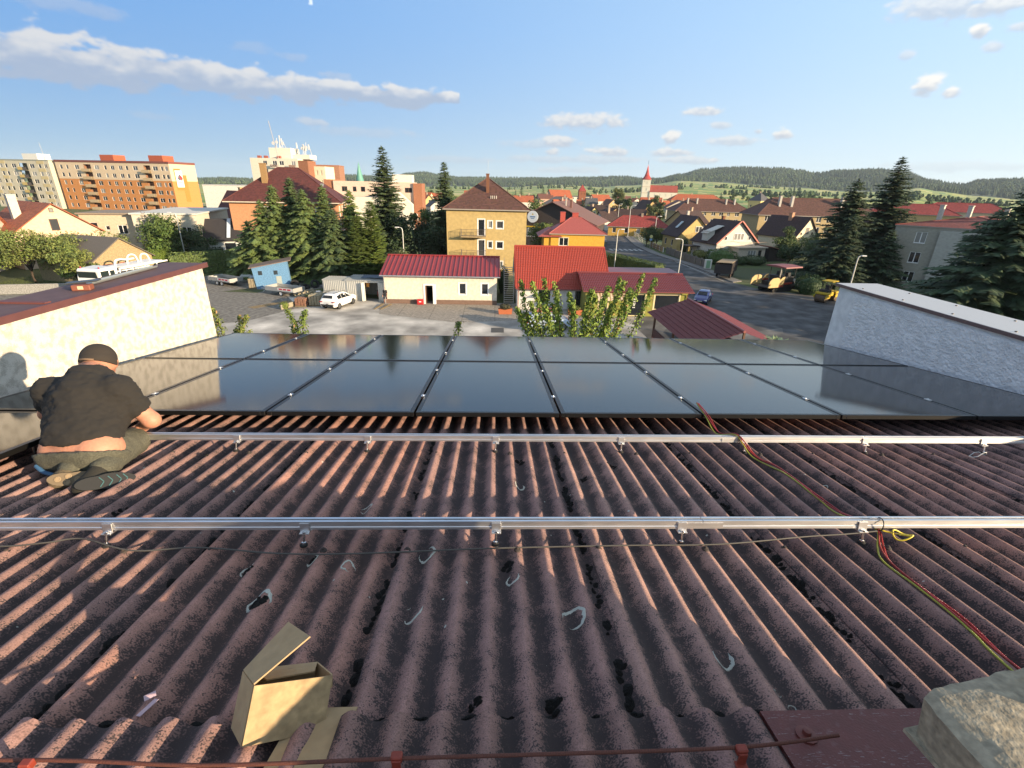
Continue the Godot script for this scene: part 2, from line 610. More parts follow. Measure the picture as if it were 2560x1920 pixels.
func build_roof() -> void:
	var rng := RandomNumberGenerator.new()
	rng.seed = 71
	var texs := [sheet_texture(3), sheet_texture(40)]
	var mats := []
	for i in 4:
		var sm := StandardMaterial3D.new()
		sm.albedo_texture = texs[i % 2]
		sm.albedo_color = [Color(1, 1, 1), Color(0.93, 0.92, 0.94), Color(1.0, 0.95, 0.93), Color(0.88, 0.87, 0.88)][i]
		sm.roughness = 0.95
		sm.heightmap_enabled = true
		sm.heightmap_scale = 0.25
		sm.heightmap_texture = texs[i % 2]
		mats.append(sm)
	var roof := thing("corrugated_roof", "weathered pinkish brown corrugated fibre cement roof in the foreground", "roof")
	var k := 0
	for i in range(-5, 7):
		var x0 := SEAM0 + SHEET * i
		var m := MB.new()
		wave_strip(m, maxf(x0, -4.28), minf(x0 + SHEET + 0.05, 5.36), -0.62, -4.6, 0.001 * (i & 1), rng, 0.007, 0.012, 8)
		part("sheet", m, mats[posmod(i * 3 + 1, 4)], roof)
		m = MB.new()
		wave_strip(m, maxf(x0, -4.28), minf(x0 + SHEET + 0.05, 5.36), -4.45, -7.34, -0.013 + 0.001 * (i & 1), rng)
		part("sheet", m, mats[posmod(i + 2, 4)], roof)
		k += 1
	for i in range(-5, 2):
		var x0 := SEAM0 + SHEET * i
		var m := MB.new()
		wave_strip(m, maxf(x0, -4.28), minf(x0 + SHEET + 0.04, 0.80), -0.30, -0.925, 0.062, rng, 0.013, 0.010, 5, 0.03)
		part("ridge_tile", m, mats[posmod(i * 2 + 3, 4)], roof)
	var back := MB.new()
	back.quad(Vector3(-4.28, 11.225, -0.31), Vector3(-4.28, 10.2, 7.4), Vector3(5.36, 10.2, 7.4), Vector3(5.36, 11.225, -0.31))
	back.bx(Vector3(-4.27, 10.9, -0.5), Vector3(5.35, 11.13, -0.3))
	part("back_slope", back, mats[1], roof)
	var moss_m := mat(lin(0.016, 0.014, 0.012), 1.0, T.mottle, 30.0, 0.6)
	var spots := [[-0.92, -1.453, 0.034, 1.2], [-1.064, -1.656, 0.026, 1.0], [0.071, -1.689, 0.034, 1.5], [0.199, -1.0, 0.032, 1.5], [-0.05, -1.005, 0.022, 1.2], [0.184, -2.851, 0.036, 1.4], [0.576, -2.571, 0.04, 1.2], [0.804, -2.775, 0.034, 1.3], [-0.816, -1.74, 0.018, 1.0], [-1.961, -2.869, 0.036, 1.4], [-0.03, -0.905, 0.024, 0.8], [0.191, -0.905, 0.018, 0.8], [-2.0, -2.2, 0.03, 2.0]]
	for s in spots:
		var m := MB.new()
		for q in 9:
			var an := rng.randf() * TAU
			var rr: float = s[2] * sqrt(rng.randf()) * 0.75
			blob(m, s[0] + cos(an) * rr, s[1] + sin(an) * rr * s[3], s[2] * rng.randf_range(0.3, 0.6), 0.011, rng, 1.0)
		part("moss", m, moss_m, roof)
	for i in range(-3, 5):
		var xs := SEAM0 + SHEET * i - 0.024
		var z := -0.95
		while z > -4.3:
			var m := MB.new()
			var n := rng.randi_range(4, 14)
			for q in n:
				blob(m, xs + rn(rng, 0.013), z, rng.randf_range(0.008, 0.021), 0.012, rng, rng.randf_range(0.8, 1.8))
				z -= rng.randf_range(0.010, 0.032)
			part("moss", m, moss_m, roof)
			z -= rng.randf_range(0.01, 0.16)
	for i in range(-18, 10):  # a black clump in every valley just beyond the ridge tile edge
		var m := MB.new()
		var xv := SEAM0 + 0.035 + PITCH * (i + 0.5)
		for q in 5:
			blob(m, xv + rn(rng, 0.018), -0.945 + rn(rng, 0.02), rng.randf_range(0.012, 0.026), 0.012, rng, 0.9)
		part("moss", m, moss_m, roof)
	var lich_m := mat(lin(0.70, 0.72, 0.64), 0.95, T.mottle, 24.0)
	for s in [[-0.926, -1.465, 0.047], [-0.816, -1.74, 0.03], [-0.636, -1.674, 0.03], [-1.334, -1.61, 0.025], [-1.079, -1.678, 0.03], [-0.304, -1.773, 0.042], [-0.383, -1.543, 0.045], [-0.309, -1.401, 0.042], [0.089, -1.59, 0.028], [0.318, -1.371, 0.046], [0.815, -1.166, 0.037], [0.166, -2.486, 0.032], [-0.695, -2.206, 0.033], [1.42, -2.346, 0.037], [-2.147, -2.915, 0.037], [2.729, -2.578, 0.027], [-2.25, -2.75, 0.02], [0.95, -0.98, 0.012], [0.93, -1.03, 0.012], [2.1, -2.5, 0.02]]:
		var m := MB.new()
		lichen_ring(m, s[0], s[1], s[2], rng)
		part("lichen", m, lich_m, roof)
	for s in 70:   # small pale flecks
		var m := MB.new()
		var x := rng.randf_range(-2.6, 3.2)
		var z := rng.randf_range(-3.1, -0.95)
		blob(m, x, z, rng.randf_range(0.003, 0.008), 0.002, rng, rng.randf_range(0.6, 1.6))
		part("lichen", m, lich_m, roof)
	var big := MB.new()
	for q in 3:
		blob(big, 0.184 + q * 0.022 - 0.02, -0.80 + 0.01 * (q & 1), 0.036, 0.036, rng, 0.9)
	part("lichen", big, lich_m, roof)
	var screw := MB.new()
	screw.lathe([Vector2(0.017, 0.0), Vector2(0.015, 0.006), Vector2(0.008, 0.009), Vector2(0.007, 0.016), Vector2(0.0, 0.018)], 10)
	var screw_mesh := screw.mesh()
	var screw_m := mat(lin(0.06, 0.045, 0.04), 0.8, T.grain, 20.0)
	for z in [-1.76, -2.9]:
		for i in range(-6, 10):
			var x := SEAM0 + 0.035 + PITCH * (i * 3.5 + (0.5 if i & 1 else 0.0))
			if x > -2.9 and x < 3.6:
				part("screw", screw_mesh, screw_m, roof, roof_at(x, z - 0.02, 0.0))

func build_parapets() -> void:
	var f := FastNoiseLite.new()
	f.seed = 9
	f.frequency = 0.011
	f.fractal_octaves = 6
	var W := 1024
	var a := f.get_seamless_image(W, W).get_data()
	f.seed = 10
	f.frequency = 0.1
	f.fractal_octaves = 3
	var b := f.get_seamless_image(W, W).get_data()
	var out := PackedByteArray()
	out.resize(W * W * 3)
	for i in W * W:
		var d := smoothstep(0.42, 0.70, a[i] / 255.0 * 0.66 + b[i] / 255.0 * 0.34)
		out[i * 3] = int(lerpf(238.0, 200.0, d))
		out[i * 3 + 1] = int(lerpf(236.0, 197.0, d))
		out[i * 3 + 2] = int(lerpf(228.0, 188.0, d))
	var lime := StandardMaterial3D.new()
	lime.albedo_texture = ImageTexture.create_from_image(Image.create_from_data(W, W, false, Image.FORMAT_RGB8, out))
	lime.albedo_color = Color(0.83, 0.82, 0.81)
	lime.roughness = 0.95
	lime.uv1_triplanar = true
	lime.uv1_world_triplanar = true
	lime.uv1_scale = Vector3.ONE * 0.75
	lime.heightmap_enabled = true
	lime.heightmap_scale = 0.15
	lime.heightmap_texture = T.bump
	var sheet_red := mat(lin(0.12, 0.070, 0.072), 0.7, T.soft, 0.6)
	var lw := thing("parapet_wall", "limewashed sunlit parapet wall with dark red sheet top left of the roof", "wall")
	var m := MB.new()
	m.bx(Vector3(-4.78, 9.9, -7.28), Vector3(-4.28, 11.43, 3.0))
	part("wall", m, lime, lw)
	m = MB.new()
	m.bx(Vector3(-4.83, 11.432, -7.36), Vector3(-4.25, 11.452, 3.0))
	part("sheet_top", m, sheet_red, lw)
	m = MB.new()
	m.bx(Vector3(-4.278, 11.395, -7.36), Vector3(-4.235, 11.462, 3.0))
	part("edge_strip", m, mat(lin(0.115, 0.045, 0.045), 0.6, T.soft, 1.0), lw)
	m = MB.new()
	m.bx(Vector3(-4.82, 11.4525, -4.75), Vector3(-4.30, 11.468, -4.68))
	part("seam_strip", m, mat(lin(0.16, 0.05, 0.04), 0.6, T.soft, 2.0), lw)
	var white := mat(lin(0.84, 0.84, 0.84), 0.92, T.soft, 0.8, 0.15)
	var rough := mat(lin(0.84, 0.84, 0.84), 0.95, T.soft, 0.7, 0.9, T.bump)
	var rw := thing("parapet_wall", "rough white parapet wall with pale sheet coping right of the roof", "wall")
	m = MB.new()
	m.bx(Vector3(5.36, 9.9, -7.30), Vector3(5.92, 11.30, 3.0))
	part("wall", m, white, rw)
	m = MB.new()
	var rng := RandomNumberGenerator.new()
	rng.seed = 4
	var fz := FastNoiseLite.new()
	fz.seed = 77
	fz.frequency = 2.4
	fz.fractal_octaves = 4
	var ny := 44
	var nz := 150
	for j in nz:
		for i in ny:
			var P := func(ii: int, jj: int) -> Vector3:
				var y := lerpf(10.0, 11.235, float(ii) / ny)
				var z := lerpf(-6.95, -0.2, float(jj) / nz)
				var edge := 0.0 if ii == 0 or ii == ny or jj == 0 or jj == nz else 1.0
				return Vector3(5.353 - edge * (0.008 + 0.008 * fz.get_noise_2d(y * 9.0, z * 5.0)), y + 0.02 * fz.get_noise_1d(jj * 0.35) * float(ii == ny), z + 0.03 * fz.get_noise_1d(ii * 0.4) * float(jj == 0))
			m.quad(P.call(i, j), P.call(i, j + 1), P.call(i + 1, j + 1), P.call(i + 1, j))
	part("roughcast", m, rough, rw)
	m = MB.new()
	m.bx(Vector3(5.33, 11.303, -7.36), Vector3(5.99, 11.318, 3.0))
	part("coping", m, metal(lin(0.52, 0.51, 0.50), 0.45, 0.35), rw)
	m = MB.new()
	m.bx(Vector3(5.318, 11.275, -7.36), Vector3(5.338, 11.314, 3.0))
	part("edge_strip", m, mat(lin(0.16, 0.10, 0.095), 0.6, T.soft, 2.0), rw)
	var sc := MB.new()
	sc.lathe([Vector2(0.014, 0), Vector2(0.012, 0.008), Vector2(0, 0.01)], 8)
	var scm := sc.mesh()
	for i in 7:
		part("screw", scm, metal(lin(0.12, 0.11, 0.1), 0.5), rw, Vector3(5.42, 11.3181, -6.9 + i * 0.75))
		part("screw", scm, metal(lin(0.12, 0.11, 0.1), 0.5), rw, Vector3(5.88, 11.3181, -6.6 + i * 0.75))
	var ladder := solo("zinc_gutter", gutter_mesh(), metal(lin(0.45, 0.50, 0.50), 0.45, 0.7), "pale zinc gutter length lying on the dark red wall top", "gutter", Vector3(-4.60, 11.4725, -6.2))
	ladder.rotation.y = deg_to_rad(3.0)
	var tb := thing("tool_case", "small open tool case with orange rim on the dark red wall top", "tool case", Vector3(-4.46, 11.4525, -5.35), 0.3)
	m = MB.new()
	m.cbox(Vector3(0, 0.03, 0), Vector3(0.17, 0.06, 0.11), 0.008)
	part("base", m, mat(lin(0.30, 0.10, 0.06), 0.6, T.grain, 6.0), tb)
	m = MB.new()
	m.cbox(Vector3(0.0, 0.033, 0.056), Vector3(0.05, 0.035, 0.006), 0.002)
	part("latch", m, mat(lin(0.6, 0.5, 0.3), 0.5), tb)
	m = MB.new()
	m.cbox(Vector3(-0.02, 0.075, -0.09), Vector3(0.3, 0.014, 0.13), 0.004, Basis(Vector3.BACK, 0.08))
	part("lid", m, mat(lin(0.05, 0.055, 0.06), 0.4), tb)
	var hs := thing("host_house", "plain rendered house body below the corrugated roof", "house")
	m = MB.new()
	m.bx(Vector3(-4.78, 0, -7.2), Vector3(-4.3, 9.9, 8.0))
	m.bx(Vector3(-4.3, 0, -7.2), Vector3(5.36, 9.75, 8.0))
	m.bx(Vector3(5.36, 0, -7.2), Vector3(5.92, 9.9, 8.0))
	part("wall", m, mat(lin(0.55, 0.53, 0.48), 0.9, T.soft, 0.5), hs)
	m = MB.new()
	m.bx(Vector3(-4.28, 10.02, -7.48), Vector3(5.35, 10.12, -7.36))
	part("eaves_gutter", m, metal(lin(0.3, 0.3, 0.3), 0.5, 0.8), hs)

func gutter_mesh() -> MB:
	var m := MB.new()
	for k in 8:
		var a0 := PI + PI * k / 8.0
		var a1 := PI + PI * (k + 1) / 8.0
		for s in [[0.035, 1.0], [0.033, -1.0]]:
			var p := Vector3(cos(a0) * s[0], sin(a0) * s[0] + 0.02, 0)
			var q := Vector3(cos(a1) * s[0], sin(a1) * s[0] + 0.02, 0)
			var z := Vector3(0, 0, 0.62)
			if s[1] > 0:
				m.quad(q - z, p - z, p + z, q + z)
			else:
				m.quad(p - z, q - z, q + z, p + z)
	return m

func slope_node(o: Node3D, x: float, z: float, off: float) -> void:
	o.position = Vector3(x, crest(z) + off, z)
	o.basis = RS

func cell_texture() -> ImageTexture:
	var W := 720
	var H := 1200
	var im := Image.create(W, H, false, Image.FORMAT_RGB8)
	im.fill(Color8(40, 42, 47))
	for i in range(1, 6):
		im.fill_rect(Rect2i(i * 120 - 1, 0, 2, H), Color8(24, 25, 27))
	for j in range(1, 22):
		im.fill_rect(Rect2i(0, int(j * H / 22.0) - 1, W, 2), Color8(24, 25, 27))
	im.fill_rect(Rect2i(0, H / 2 - 4, W, 8), Color8(22, 23, 25))
	for i in 6:
		for q in range(1, 10):
			im.fill_rect(Rect2i(i * 120 + q * 12, 0, 1, H), Color8(58, 60, 64))
	return ImageTexture.create_from_image(im)

func build_panels() -> void:
	var pw := 1.134
	var pl := 1.965
	var frame := MB.new()
	var hw := pw / 2
	var hl := pl / 2
	for s in [-1.0, 1.0]:
		frame.cbox(Vector3(s * (hw - 0.0175), 0, 0), Vector3(0.035, 0.035, pl), 0.002)
		frame.cbox(Vector3(0, 0, s * (hl - 0.0175)), Vector3(pw - 0.0705, 0.035, 0.035), 0.002)
	var fmesh := frame.mesh()
	var glass := MB.new()
	var g := [Vector3(-hw + 0.012, 0.0165, hl - 0.012), Vector3(hw - 0.012, 0.0165, hl - 0.012), Vector3(hw - 0.012, 0.0165, -hl + 0.012), Vector3(-hw + 0.012, 0.0165, -hl + 0.012)]
	var up := Vector3.UP
	glass.quads(g, [up, up, up, up], [Vector2(0, 1), Vector2(1, 1), Vector2(1, 0), Vector2(0, 0)])
	var gl2 := MB.new()
	gl2.bx(Vector3(-hw + 0.036, -0.012, -hl + 0.036), Vector3(hw - 0.036, -0.006, hl - 0.036))
	var gmesh := glass.mesh()
	var bmesh := gl2.mesh()
	var clamp := MB.new()
	clamp.cbox(Vector3(0, 0.021, 0), Vector3(0.034, 0.005, 0.055), 0.0015)
	clamp.cbox(Vector3(0, 0.0, 0), Vector3(0.010, 0.04, 0.05), 0.001)
	clamp.lathe([Vector2(0.0075, 0.0), Vector2(0.0075, 0.008), Vector2(0.0, 0.0085)], 8, Transform3D(Basis(), Vector3(0, 0.0235, 0)))
	var cmesh := clamp.mesh()
	var mount := MB.new()
	mount.box(Vector3(0, -0.0175 - 0.02, 0), Vector3(pw * 0.99, 0.039, 0.04))
	for s in [-0.42, 0.42]:
		mount.cyl(Vector3(s, -0.12, 0), Vector3(s, -0.056, 0), 0.006, 6)
	var mmesh := mount.mesh()
	var gm := StandardMaterial3D.new()
	gm.albedo_texture = cell_texture()
	gm.albedo_color = Color(0.62, 0.62, 0.62)
	gm.roughness = 0.085
	gm.metallic_specular = 0.55
	var fm := metal(lin(0.022, 0.022, 0.023), 0.35, 0.7)
	var alu := metal(lin(0.72, 0.72, 0.73), 0.3, 1.0)
	var backm := mat(lin(0.02, 0.02, 0.02), 0.6)
	var cols := ["first", "second", "third", "fourth", "fifth", "sixth", "seventh", "eighth"]
	var zr := [-4.395, -6.385]
	for r in 2:
		for c in 8:
			var x := -4.07 + 1.15 * (c + 0.5)
			var lab := "black solar panel, %s from the left in the %s row" % [cols[c], ["nearer full", "far"][r]]
			var o := thing("solar_module", lab, "solar panel", Vector3.ZERO, 0.0, "solar panels laid in two full rows")
			slope_node(o, x, zr[r], 0.1275)
			part("frame", fmesh, fm, o)
			part("glass", gmesh, gm, o)
			part("backsheet", bmesh, backm, o)
			for s in [-0.5, 0.5]:
				part("mount", mmesh, alu, o, Vector3(0, 0, s * pl * 0.52))
				if c < 7:
					part("clamp", cmesh, alu, o, Vector3(0.575, 0, s * pl * 0.52))
	var o := thing("solar_module", "black solar panel nearest the camera, beside the kneeling man on the left", "solar panel", Vector3.ZERO)
	slope_node(o, -3.495, -2.41, 0.1275)
	part("frame", fmesh, fm, o)
	part("glass", gmesh, gm, o)
	part("backsheet", bmesh, backm, o)
	for s in [-0.5, 0.5]:
		part("mount", mmesh, alu, o, Vector3(0, 0, s * pl * 0.52))

func rail_profile() -> PackedVector2Array:
	return PackedVector2Array([Vector2(-0.02, 0), Vector2(0.02, 0), Vector2(0.02, 0.012), Vector2(0.017, 0.015), Vector2(0.017, 0.021), Vector2(0.02, 0.024), Vector2(0.02, 0.042), Vector2(0.0075, 0.042), Vector2(0.0075, 0.037), Vector2(0.013, 0.034), Vector2(0.013, 0.026), Vector2(-0.013, 0.026), Vector2(-0.013, 0.034), Vector2(-0.0075, 0.037), Vector2(-0.0075, 0.042), Vector2(-0.02, 0.042), Vector2(-0.02, 0.024), Vector2(-0.017, 0.021), Vector2(-0.017, 0.015), Vector2(-0.02, 0.012)])

func build_rails() -> void:
	var alu := metal(lin(0.86, 0.86, 0.87), 0.42, 1.0)
	alu.albedo_texture = T.soft
	alu.uv1_triplanar = true
	alu.uv1_world_triplanar = true
	alu.uv1_scale = Vector3(0.7, 5, 5)
	var steel := metal(lin(0.62, 0.62, 0.63), 0.22, 1.0)
	var rubber := mat(lin(0.012, 0.012, 0.012), 0.8)
	var lb := ["aluminium mounting rail crossing the roof nearest the camera", "aluminium mounting rail in front of the solar panels, reaching the kneeling man"]
	var zs := [-1.87, -3.01]
	var xr := [[-3.4, 5.2], [-2.42, 5.2]]
	for r in 2:
		var o := thing("mounting_rail", lb[r], "rail", Vector3.ZERO, 0.0, "bare mounting rails across the roof")
		slope_node(o, 0, zs[r], 0.0)
		var m := MB.new()
		var cut: float = [1.02, 1.75][r]
		for seg in [[xr[r][0], cut - 0.0015], [cut + 0.0015, xr[r][1]]]:
			m.extrude(rail_profile(), seg[1] - seg[0], Transform3D(Basis(Vector3(0, 0, -1), Vector3.UP, Vector3.RIGHT), Vector3((seg[0] + seg[1]) * 0.5, 0.066, 0)))
		part("rail", m, alu, o)
		m = MB.new()
		m.bx(Vector3(cut - 0.1, 0.068, 0.0205), Vector3(cut + 0.1, 0.098, 0.0225))
		part("splice", m, alu, o)
		for i in range(-3, 6):
			var x := 0.9 * i + 0.018
			if x < xr[r][0] + 0.1 or x > xr[r][1] - 0.1:
				continue
			m = MB.new()
			m.cbox(Vector3(x, 0.055, 0.018), Vector3(0.045, 0.006, 0.045), 0.001)
			m.cbox(Vector3(x, 0.080, 0.0245), Vector3(0.045, 0.045, 0.004), 0.001)
			var b := part("bracket", m, alu, o)
			m = MB.new()
			m.cyl(Vector3(x - 0.004, -0.004, 0.044), Vector3(x, 0.066, 0.033), 0.0055, 8)
			m.cyl(Vector3(x, 0.0582, 0.033), Vector3(x, 0.064, 0.033), 0.011, 6)
			m.cyl(Vector3(x - 0.0035, 0.008, 0.0435), Vector3(x - 0.003, 0.014, 0.0425), 0.0115, 6)
			part("hanger_bolt", m, steel, o)
			m = MB.new()
			m.lathe([Vector2(0.018, -0.004), Vector2(0.018, 0.004), Vector2(0.012, 0.009), Vector2(0.0, 0.009)], 12, Transform3D(Basis(), Vector3(x - 0.0038, 0, 0.044)))
			part("washer", m, rubber, o)

func smooth_path(p: Array, n := 8) -> Array:
	var c := Curve3D.new()
	for i in p.size():
		var t: Vector3 = (p[mini(i + 1, p.size() - 1)] - p[maxi(i - 1, 0)]) / 6.0
		c.add_point(p[i], -t, t)
	var out := []
	for i in p.size() - 1:
		for k in n:
			out.append(c.sample(i, float(k) / n))
	out.append(p[p.size() - 1])
	return out

func laid(p: Vector3, up: float) -> Vector3:
	return Vector3(p.x, maxf(p.y, crest(p.z) + wave(p.x) + up), p.z)

func build_cables() -> void:
	var main := [Vector3(1.70, 10.955, -3.60), Vector3(1.705, 10.93, -3.40), Vector3(1.715, 10.90, -3.18), Vector3(1.765, 10.965, -3.035), Vector3(1.79, 10.93, -2.97), Vector3(1.861, 10.865, -2.88), Vector3(1.914, 10.905, -2.62), Vector3(1.895, 10.955, -2.29), Vector3(1.905, 10.98, -2.106), Vector3(1.92, 11.06, -1.92), Vector3(1.905, 11.06, -1.86), Vector3(1.87, 11.03, -1.79), Vector3(1.825, 11.042, -1.67), Vector3(1.81, 11.068, -1.496), Vector3(1.803, 11.094, -1.31), Vector3(1.792, 11.11, -1.15), Vector3(1.78, 11.13, -0.95), Vector3(1.80, 11.15, -0.80)]
	var kinds := [["red", lin(0.30, 0.016, 0.014), "red solar cable"], ["red", lin(0.26, 0.02, 0.016), "second red solar cable"], ["green", lin(0.30, 0.30, 0.03), "yellow green earth cable"]]
	var rng := RandomNumberGenerator.new()
	rng.seed = 12
	var labels := ["red solar cable on the chimney side of the bundle crossing both rails", "darker red solar cable in the middle of the bundle crossing both rails", "yellow green earth cable of the bundle crossing both rails"]
	for k in 3:
		var pts := []
		for i in main.size():
			var sp: float = [0.012, 0.0, -0.014][k] * (1.0 + 0.9 * sin(i * 1.9 + k * 2.0))
			pts.append(main[i] + Vector3(sp, 0.004 * (k & 1), rn(rng, 0.006)))
		var sm := smooth_path(pts, 8)
		for i in sm.size():
			sm[i] = laid(sm[i], 0.006)
		var m := MB.new()
		m.tube(sm, 0.0042, 0.0042, 7)
		solo("solar_cable", m, mat(kinds[k][1], 0.45), labels[k], "cable", Vector3.ZERO, 0.0, "cable bundle running down the roof")
	var g := [Vector3(-3.0, 11.06, -1.72), Vector3(-2.6, 11.05, -1.82), Vector3(-2.229, 11.042, -1.799), Vector3(-2.031, 11.05, -1.813), Vector3(-1.897, 11.045, -1.844), Vector3(-1.627, 11.04, -1.77), Vector3(-1.34, 11.036, -1.792), Vector3(-0.958, 11.043, -1.743), Vector3(-0.6, 11.043, -1.741), Vector3(-0.002, 11.038, -1.777), Vector3(0.624, 11.036, -1.795), Vector3(1.087, 11.037, -1.80), Vector3(1.519, 11.05, -1.835), Vector3(1.735, 11.06, -1.842), Vector3(1.887, 11.075, -1.845)]
	var sm := smooth_path(g, 10)
	for i in sm.size():
		sm[i] = laid(sm[i], 0.005)
	var m := MB.new()
	m.tube(sm, 0.0038, 0.0038, 7)
	solo("grey_cable", m, mat(lin(0.075, 0.07, 0.062), 0.5), "thin dark grey cable wandering below the nearest rail", "cable")
	for t in [[1.772, -3.01, "black zip tie holding the cables on the rail by the panels"], [1.905, -1.87, "black zip tie holding the cables on the rail nearest the camera"]]:
		m = MB.new()
		var c := Vector3(t[0], crest(t[1]) + 0.085, t[1])
		var loop := []
		for k in 17:
			var a := TAU * k / 16.0
			loop.append(c + Vector3(0.012 * sin(a * 0.5), 0.031 * sin(a), 0.030 * cos(a)))
		m.tube(loop, 0.0028, 0.0028, 5)
		m.tube([c + Vector3(0, 0.031, 0.01), c + Vector3(-0.06, 0.052, 0.03), c + Vector3(-0.15, 0.05, 0.04)], 0.0018, 0.0012, 4)
		m.tube([c + Vector3(0.003, 0.0, 0.03), c + Vector3(0.05, -0.012, 0.05), c + Vector3(0.08, -0.028, 0.052)], 0.0018, 0.0012, 4)
		solo("zip_tie", m, mat(lin(0.012, 0.012, 0.012), 0.5), t[2], "zip tie")
	m = MB.new()
	var lp := []
	for k in 24:
		var a := TAU * k / 24.0 * 1.2
		lp.append(Vector3(1.99 + 0.045 * cos(a), 11.075 + 0.012 * sin(a * 2.0), -1.815 + 0.03 * sin(a)))
	m.tube(smooth_path(lp, 2), 0.0038, 0.0038, 6)
	m.tube(smooth_path([lp[23], Vector3(1.95, 11.07, -1.84), Vector3(1.91, 11.075, -1.855)], 4), 0.0038, 0.0038, 6)
	solo("yellow_cable", m, mat(lin(0.62, 0.48, 0.03), 0.45), "short yellow cable loop at the rail nearest the camera", "cable")
	m = MB.new()
	var wl := []
	for k in 14:
		var a := TAU * k / 13.0
		var q := Vector3(3.545 + 0.06 * cos(a), 0, -2.945 + 0.03 * sin(a))
		wl.append(roof_at(q.x, q.z, 0.02 + 0.012 * sin(a)))
	m.tube(wl, 0.0025, 0.0025, 5)
	solo("white_wire", m, mat(lin(0.7, 0.7, 0.68), 0.5), "small white wire loop beside a bolt at the far right rail end", "wire")

func build_box() -> void:
	var f := FastNoiseLite.new()
	f.seed = 21
	f.frequency = 0.02
	var card := mat(lin(0.54, 0.385, 0.205), 0.9, T.mottle, 1.6, 0.05)
	var card2 := mat(lin(0.44, 0.31, 0.17), 0.9, T.soft, 3.0)
	var bare := mat(lin(0.62, 0.44, 0.24), 0.9, T.grain, 8.0)
	var o := thing("cardboard_box", "open brown cardboard box lying near the ridge in the foreground", "box")
	o.position = Vector3(-0.6437, 11.2413, -0.8116)
	o.basis = Basis(Vector3.UP, 0.748) * Basis(Vector3.RIGHT, -0.463) * Basis(Vector3.BACK, -0.497)
	var w := 0.2113
	var h := 0.1409
	var d := 0.1322
	var t := 0.004
	var panel := func(called: String, pts: Array, mm: Material, par: Node3D) -> MeshInstance3D:
		var m := MB.new()
		var n := 8
		var nn: Vector3 = (pts[1] - pts[0]).cross(pts[3] - pts[0]).normalized()
		var G := func(i: int, j: int, side: float) -> Vector3:
			var a := float(i) / n
			var b := float(j) / n
			var p: Vector3 = pts[0].lerp(pts[1], a).lerp(pts[3].lerp(pts[2], a), b)
			return p + nn * (side * t * 0.5 + 0.004 * f.get_noise_2d(a * 90.0 + pts[0].x * 700.0, b * 90.0 + pts[0].y * 500.0) * sin(PI * a) * sin(PI * b) * 2.0)
		for i in n:
			for j in n:
				m.quad(G.call(i, j, 1), G.call(i + 1, j, 1), G.call(i + 1, j + 1, 1), G.call(i, j + 1, 1))
				m.quad(G.call(i, j, -1), G.call(i, j + 1, -1), G.call(i + 1, j + 1, -1), G.call(i + 1, j, -1))
		for i in n:
			m.quad(G.call(i, 0, -1), G.call(i + 1, 0, -1), G.call(i + 1, 0, 1), G.call(i, 0, 1))
			m.quad(G.call(i + 1, n, -1), G.call(i, n, -1), G.call(i, n, 1), G.call(i + 1, n, 1))
			m.quad(G.call(0, i + 1, -1), G.call(0, i, -1), G.call(0, i, 1), G.call(0, i + 1, 1))
			m.quad(G.call(n, i, -1), G.call(n, i + 1, -1), G.call(n, i + 1, 1), G.call(n, i, 1))
		return part(called, m, mm, par)
	panel.call("front_panel", [Vector3(0, 0, 0), Vector3(w, 0, 0), Vector3(w, h, 0), Vector3(0, h, 0)], card, o)
	panel.call("side_panel", [Vector3(0, 0, -d), Vector3(0, 0, -t), Vector3(0, h, -t), Vector3(0, h, -d)], card2, o)
	panel.call("side_panel", [Vector3(w, 0, -t), Vector3(w, 0, -d), Vector3(w, h, -d), Vector3(w, h, -t)], card2, o)
	panel.call("back_panel", [Vector3(w, 0, -d), Vector3(0, 0, -d), Vector3(0, h, -d), Vector3(w, h, -d)], card2, o)
	panel.call("bottom_panel", [Vector3(0, 0.003, -d), Vector3(w, 0.003, -d), Vector3(w, 0.003, -t), Vector3(0, 0.003, -t)], card2, o)
	panel.call("flap", [Vector3(0, h + 0.002, -t), Vector3(0, h + 0.002, -d), Vector3(0.099, 0.265, -0.127), Vector3(0.121, 0.254, 0.016)], card2, o)
	panel.call("flap", [Vector3(w, h + 0.001, -d), Vector3(0.02, h + 0.001, -d), Vector3(0.05, h - 0.012, -d + 0.062), Vector3(w - 0.03, h - 0.004, -d + 0.066)], card2, o)
	panel.call("flap", [Vector3(w, h + 0.001, -t), Vector3(w, h + 0.001, -d), Vector3(w + 0.012, h - 0.03, -d + 0.02), Vector3(w + 0.014, h - 0.04, -t - 0.02)], bare, o)
	var s := thing("cardboard_sheet", "flat torn cardboard piece under the open box at the ridge", "cardboard")
	s.position = Vector3(0, 0.0, 0)
	var P := func(x: float, z: float, up: float) -> Vector3: return Vector3(x, crest(z) + up, z)
	panel.call("sheet", [P.call(-0.585, -0.70, 0.052), P.call(-0.45, -0.685, 0.052), P.call(-0.395, -0.965, 0.02), P.call(-0.565, -0.955, 0.03)], card2, s)
	var m := MB.new()
	for q in [[-0.545, -0.985, 0.5], [-0.525, -1.0, 1.7], [-0.515, -0.975, 2.6]]:
		m.box(Vector3(q[0], crest(q[1]) + 0.014, q[1]), Vector3(0.03, 0.003, 0.014), Basis(Vector3.UP, q[2]) * Basis(Vector3.RIGHT, 0.5 * q[2]))
	solo("paper_scrap", m, bare, "torn brown cardboard scraps behind the open box", "cardboard")
	m = MB.new()
	m.box(roof_at(-1.02, -0.985, 0.012), Vector3(0.022, 0.002, 0.055), Basis(Vector3.UP, -0.4) * Basis(Vector3.BACK, 0.4))
	m.box(roof_at(-1.035, -1.02, 0.012), Vector3(0.03, 0.002, 0.016), Basis(Vector3.UP, 0.6) * Basis(Vector3.RIGHT, 0.4))
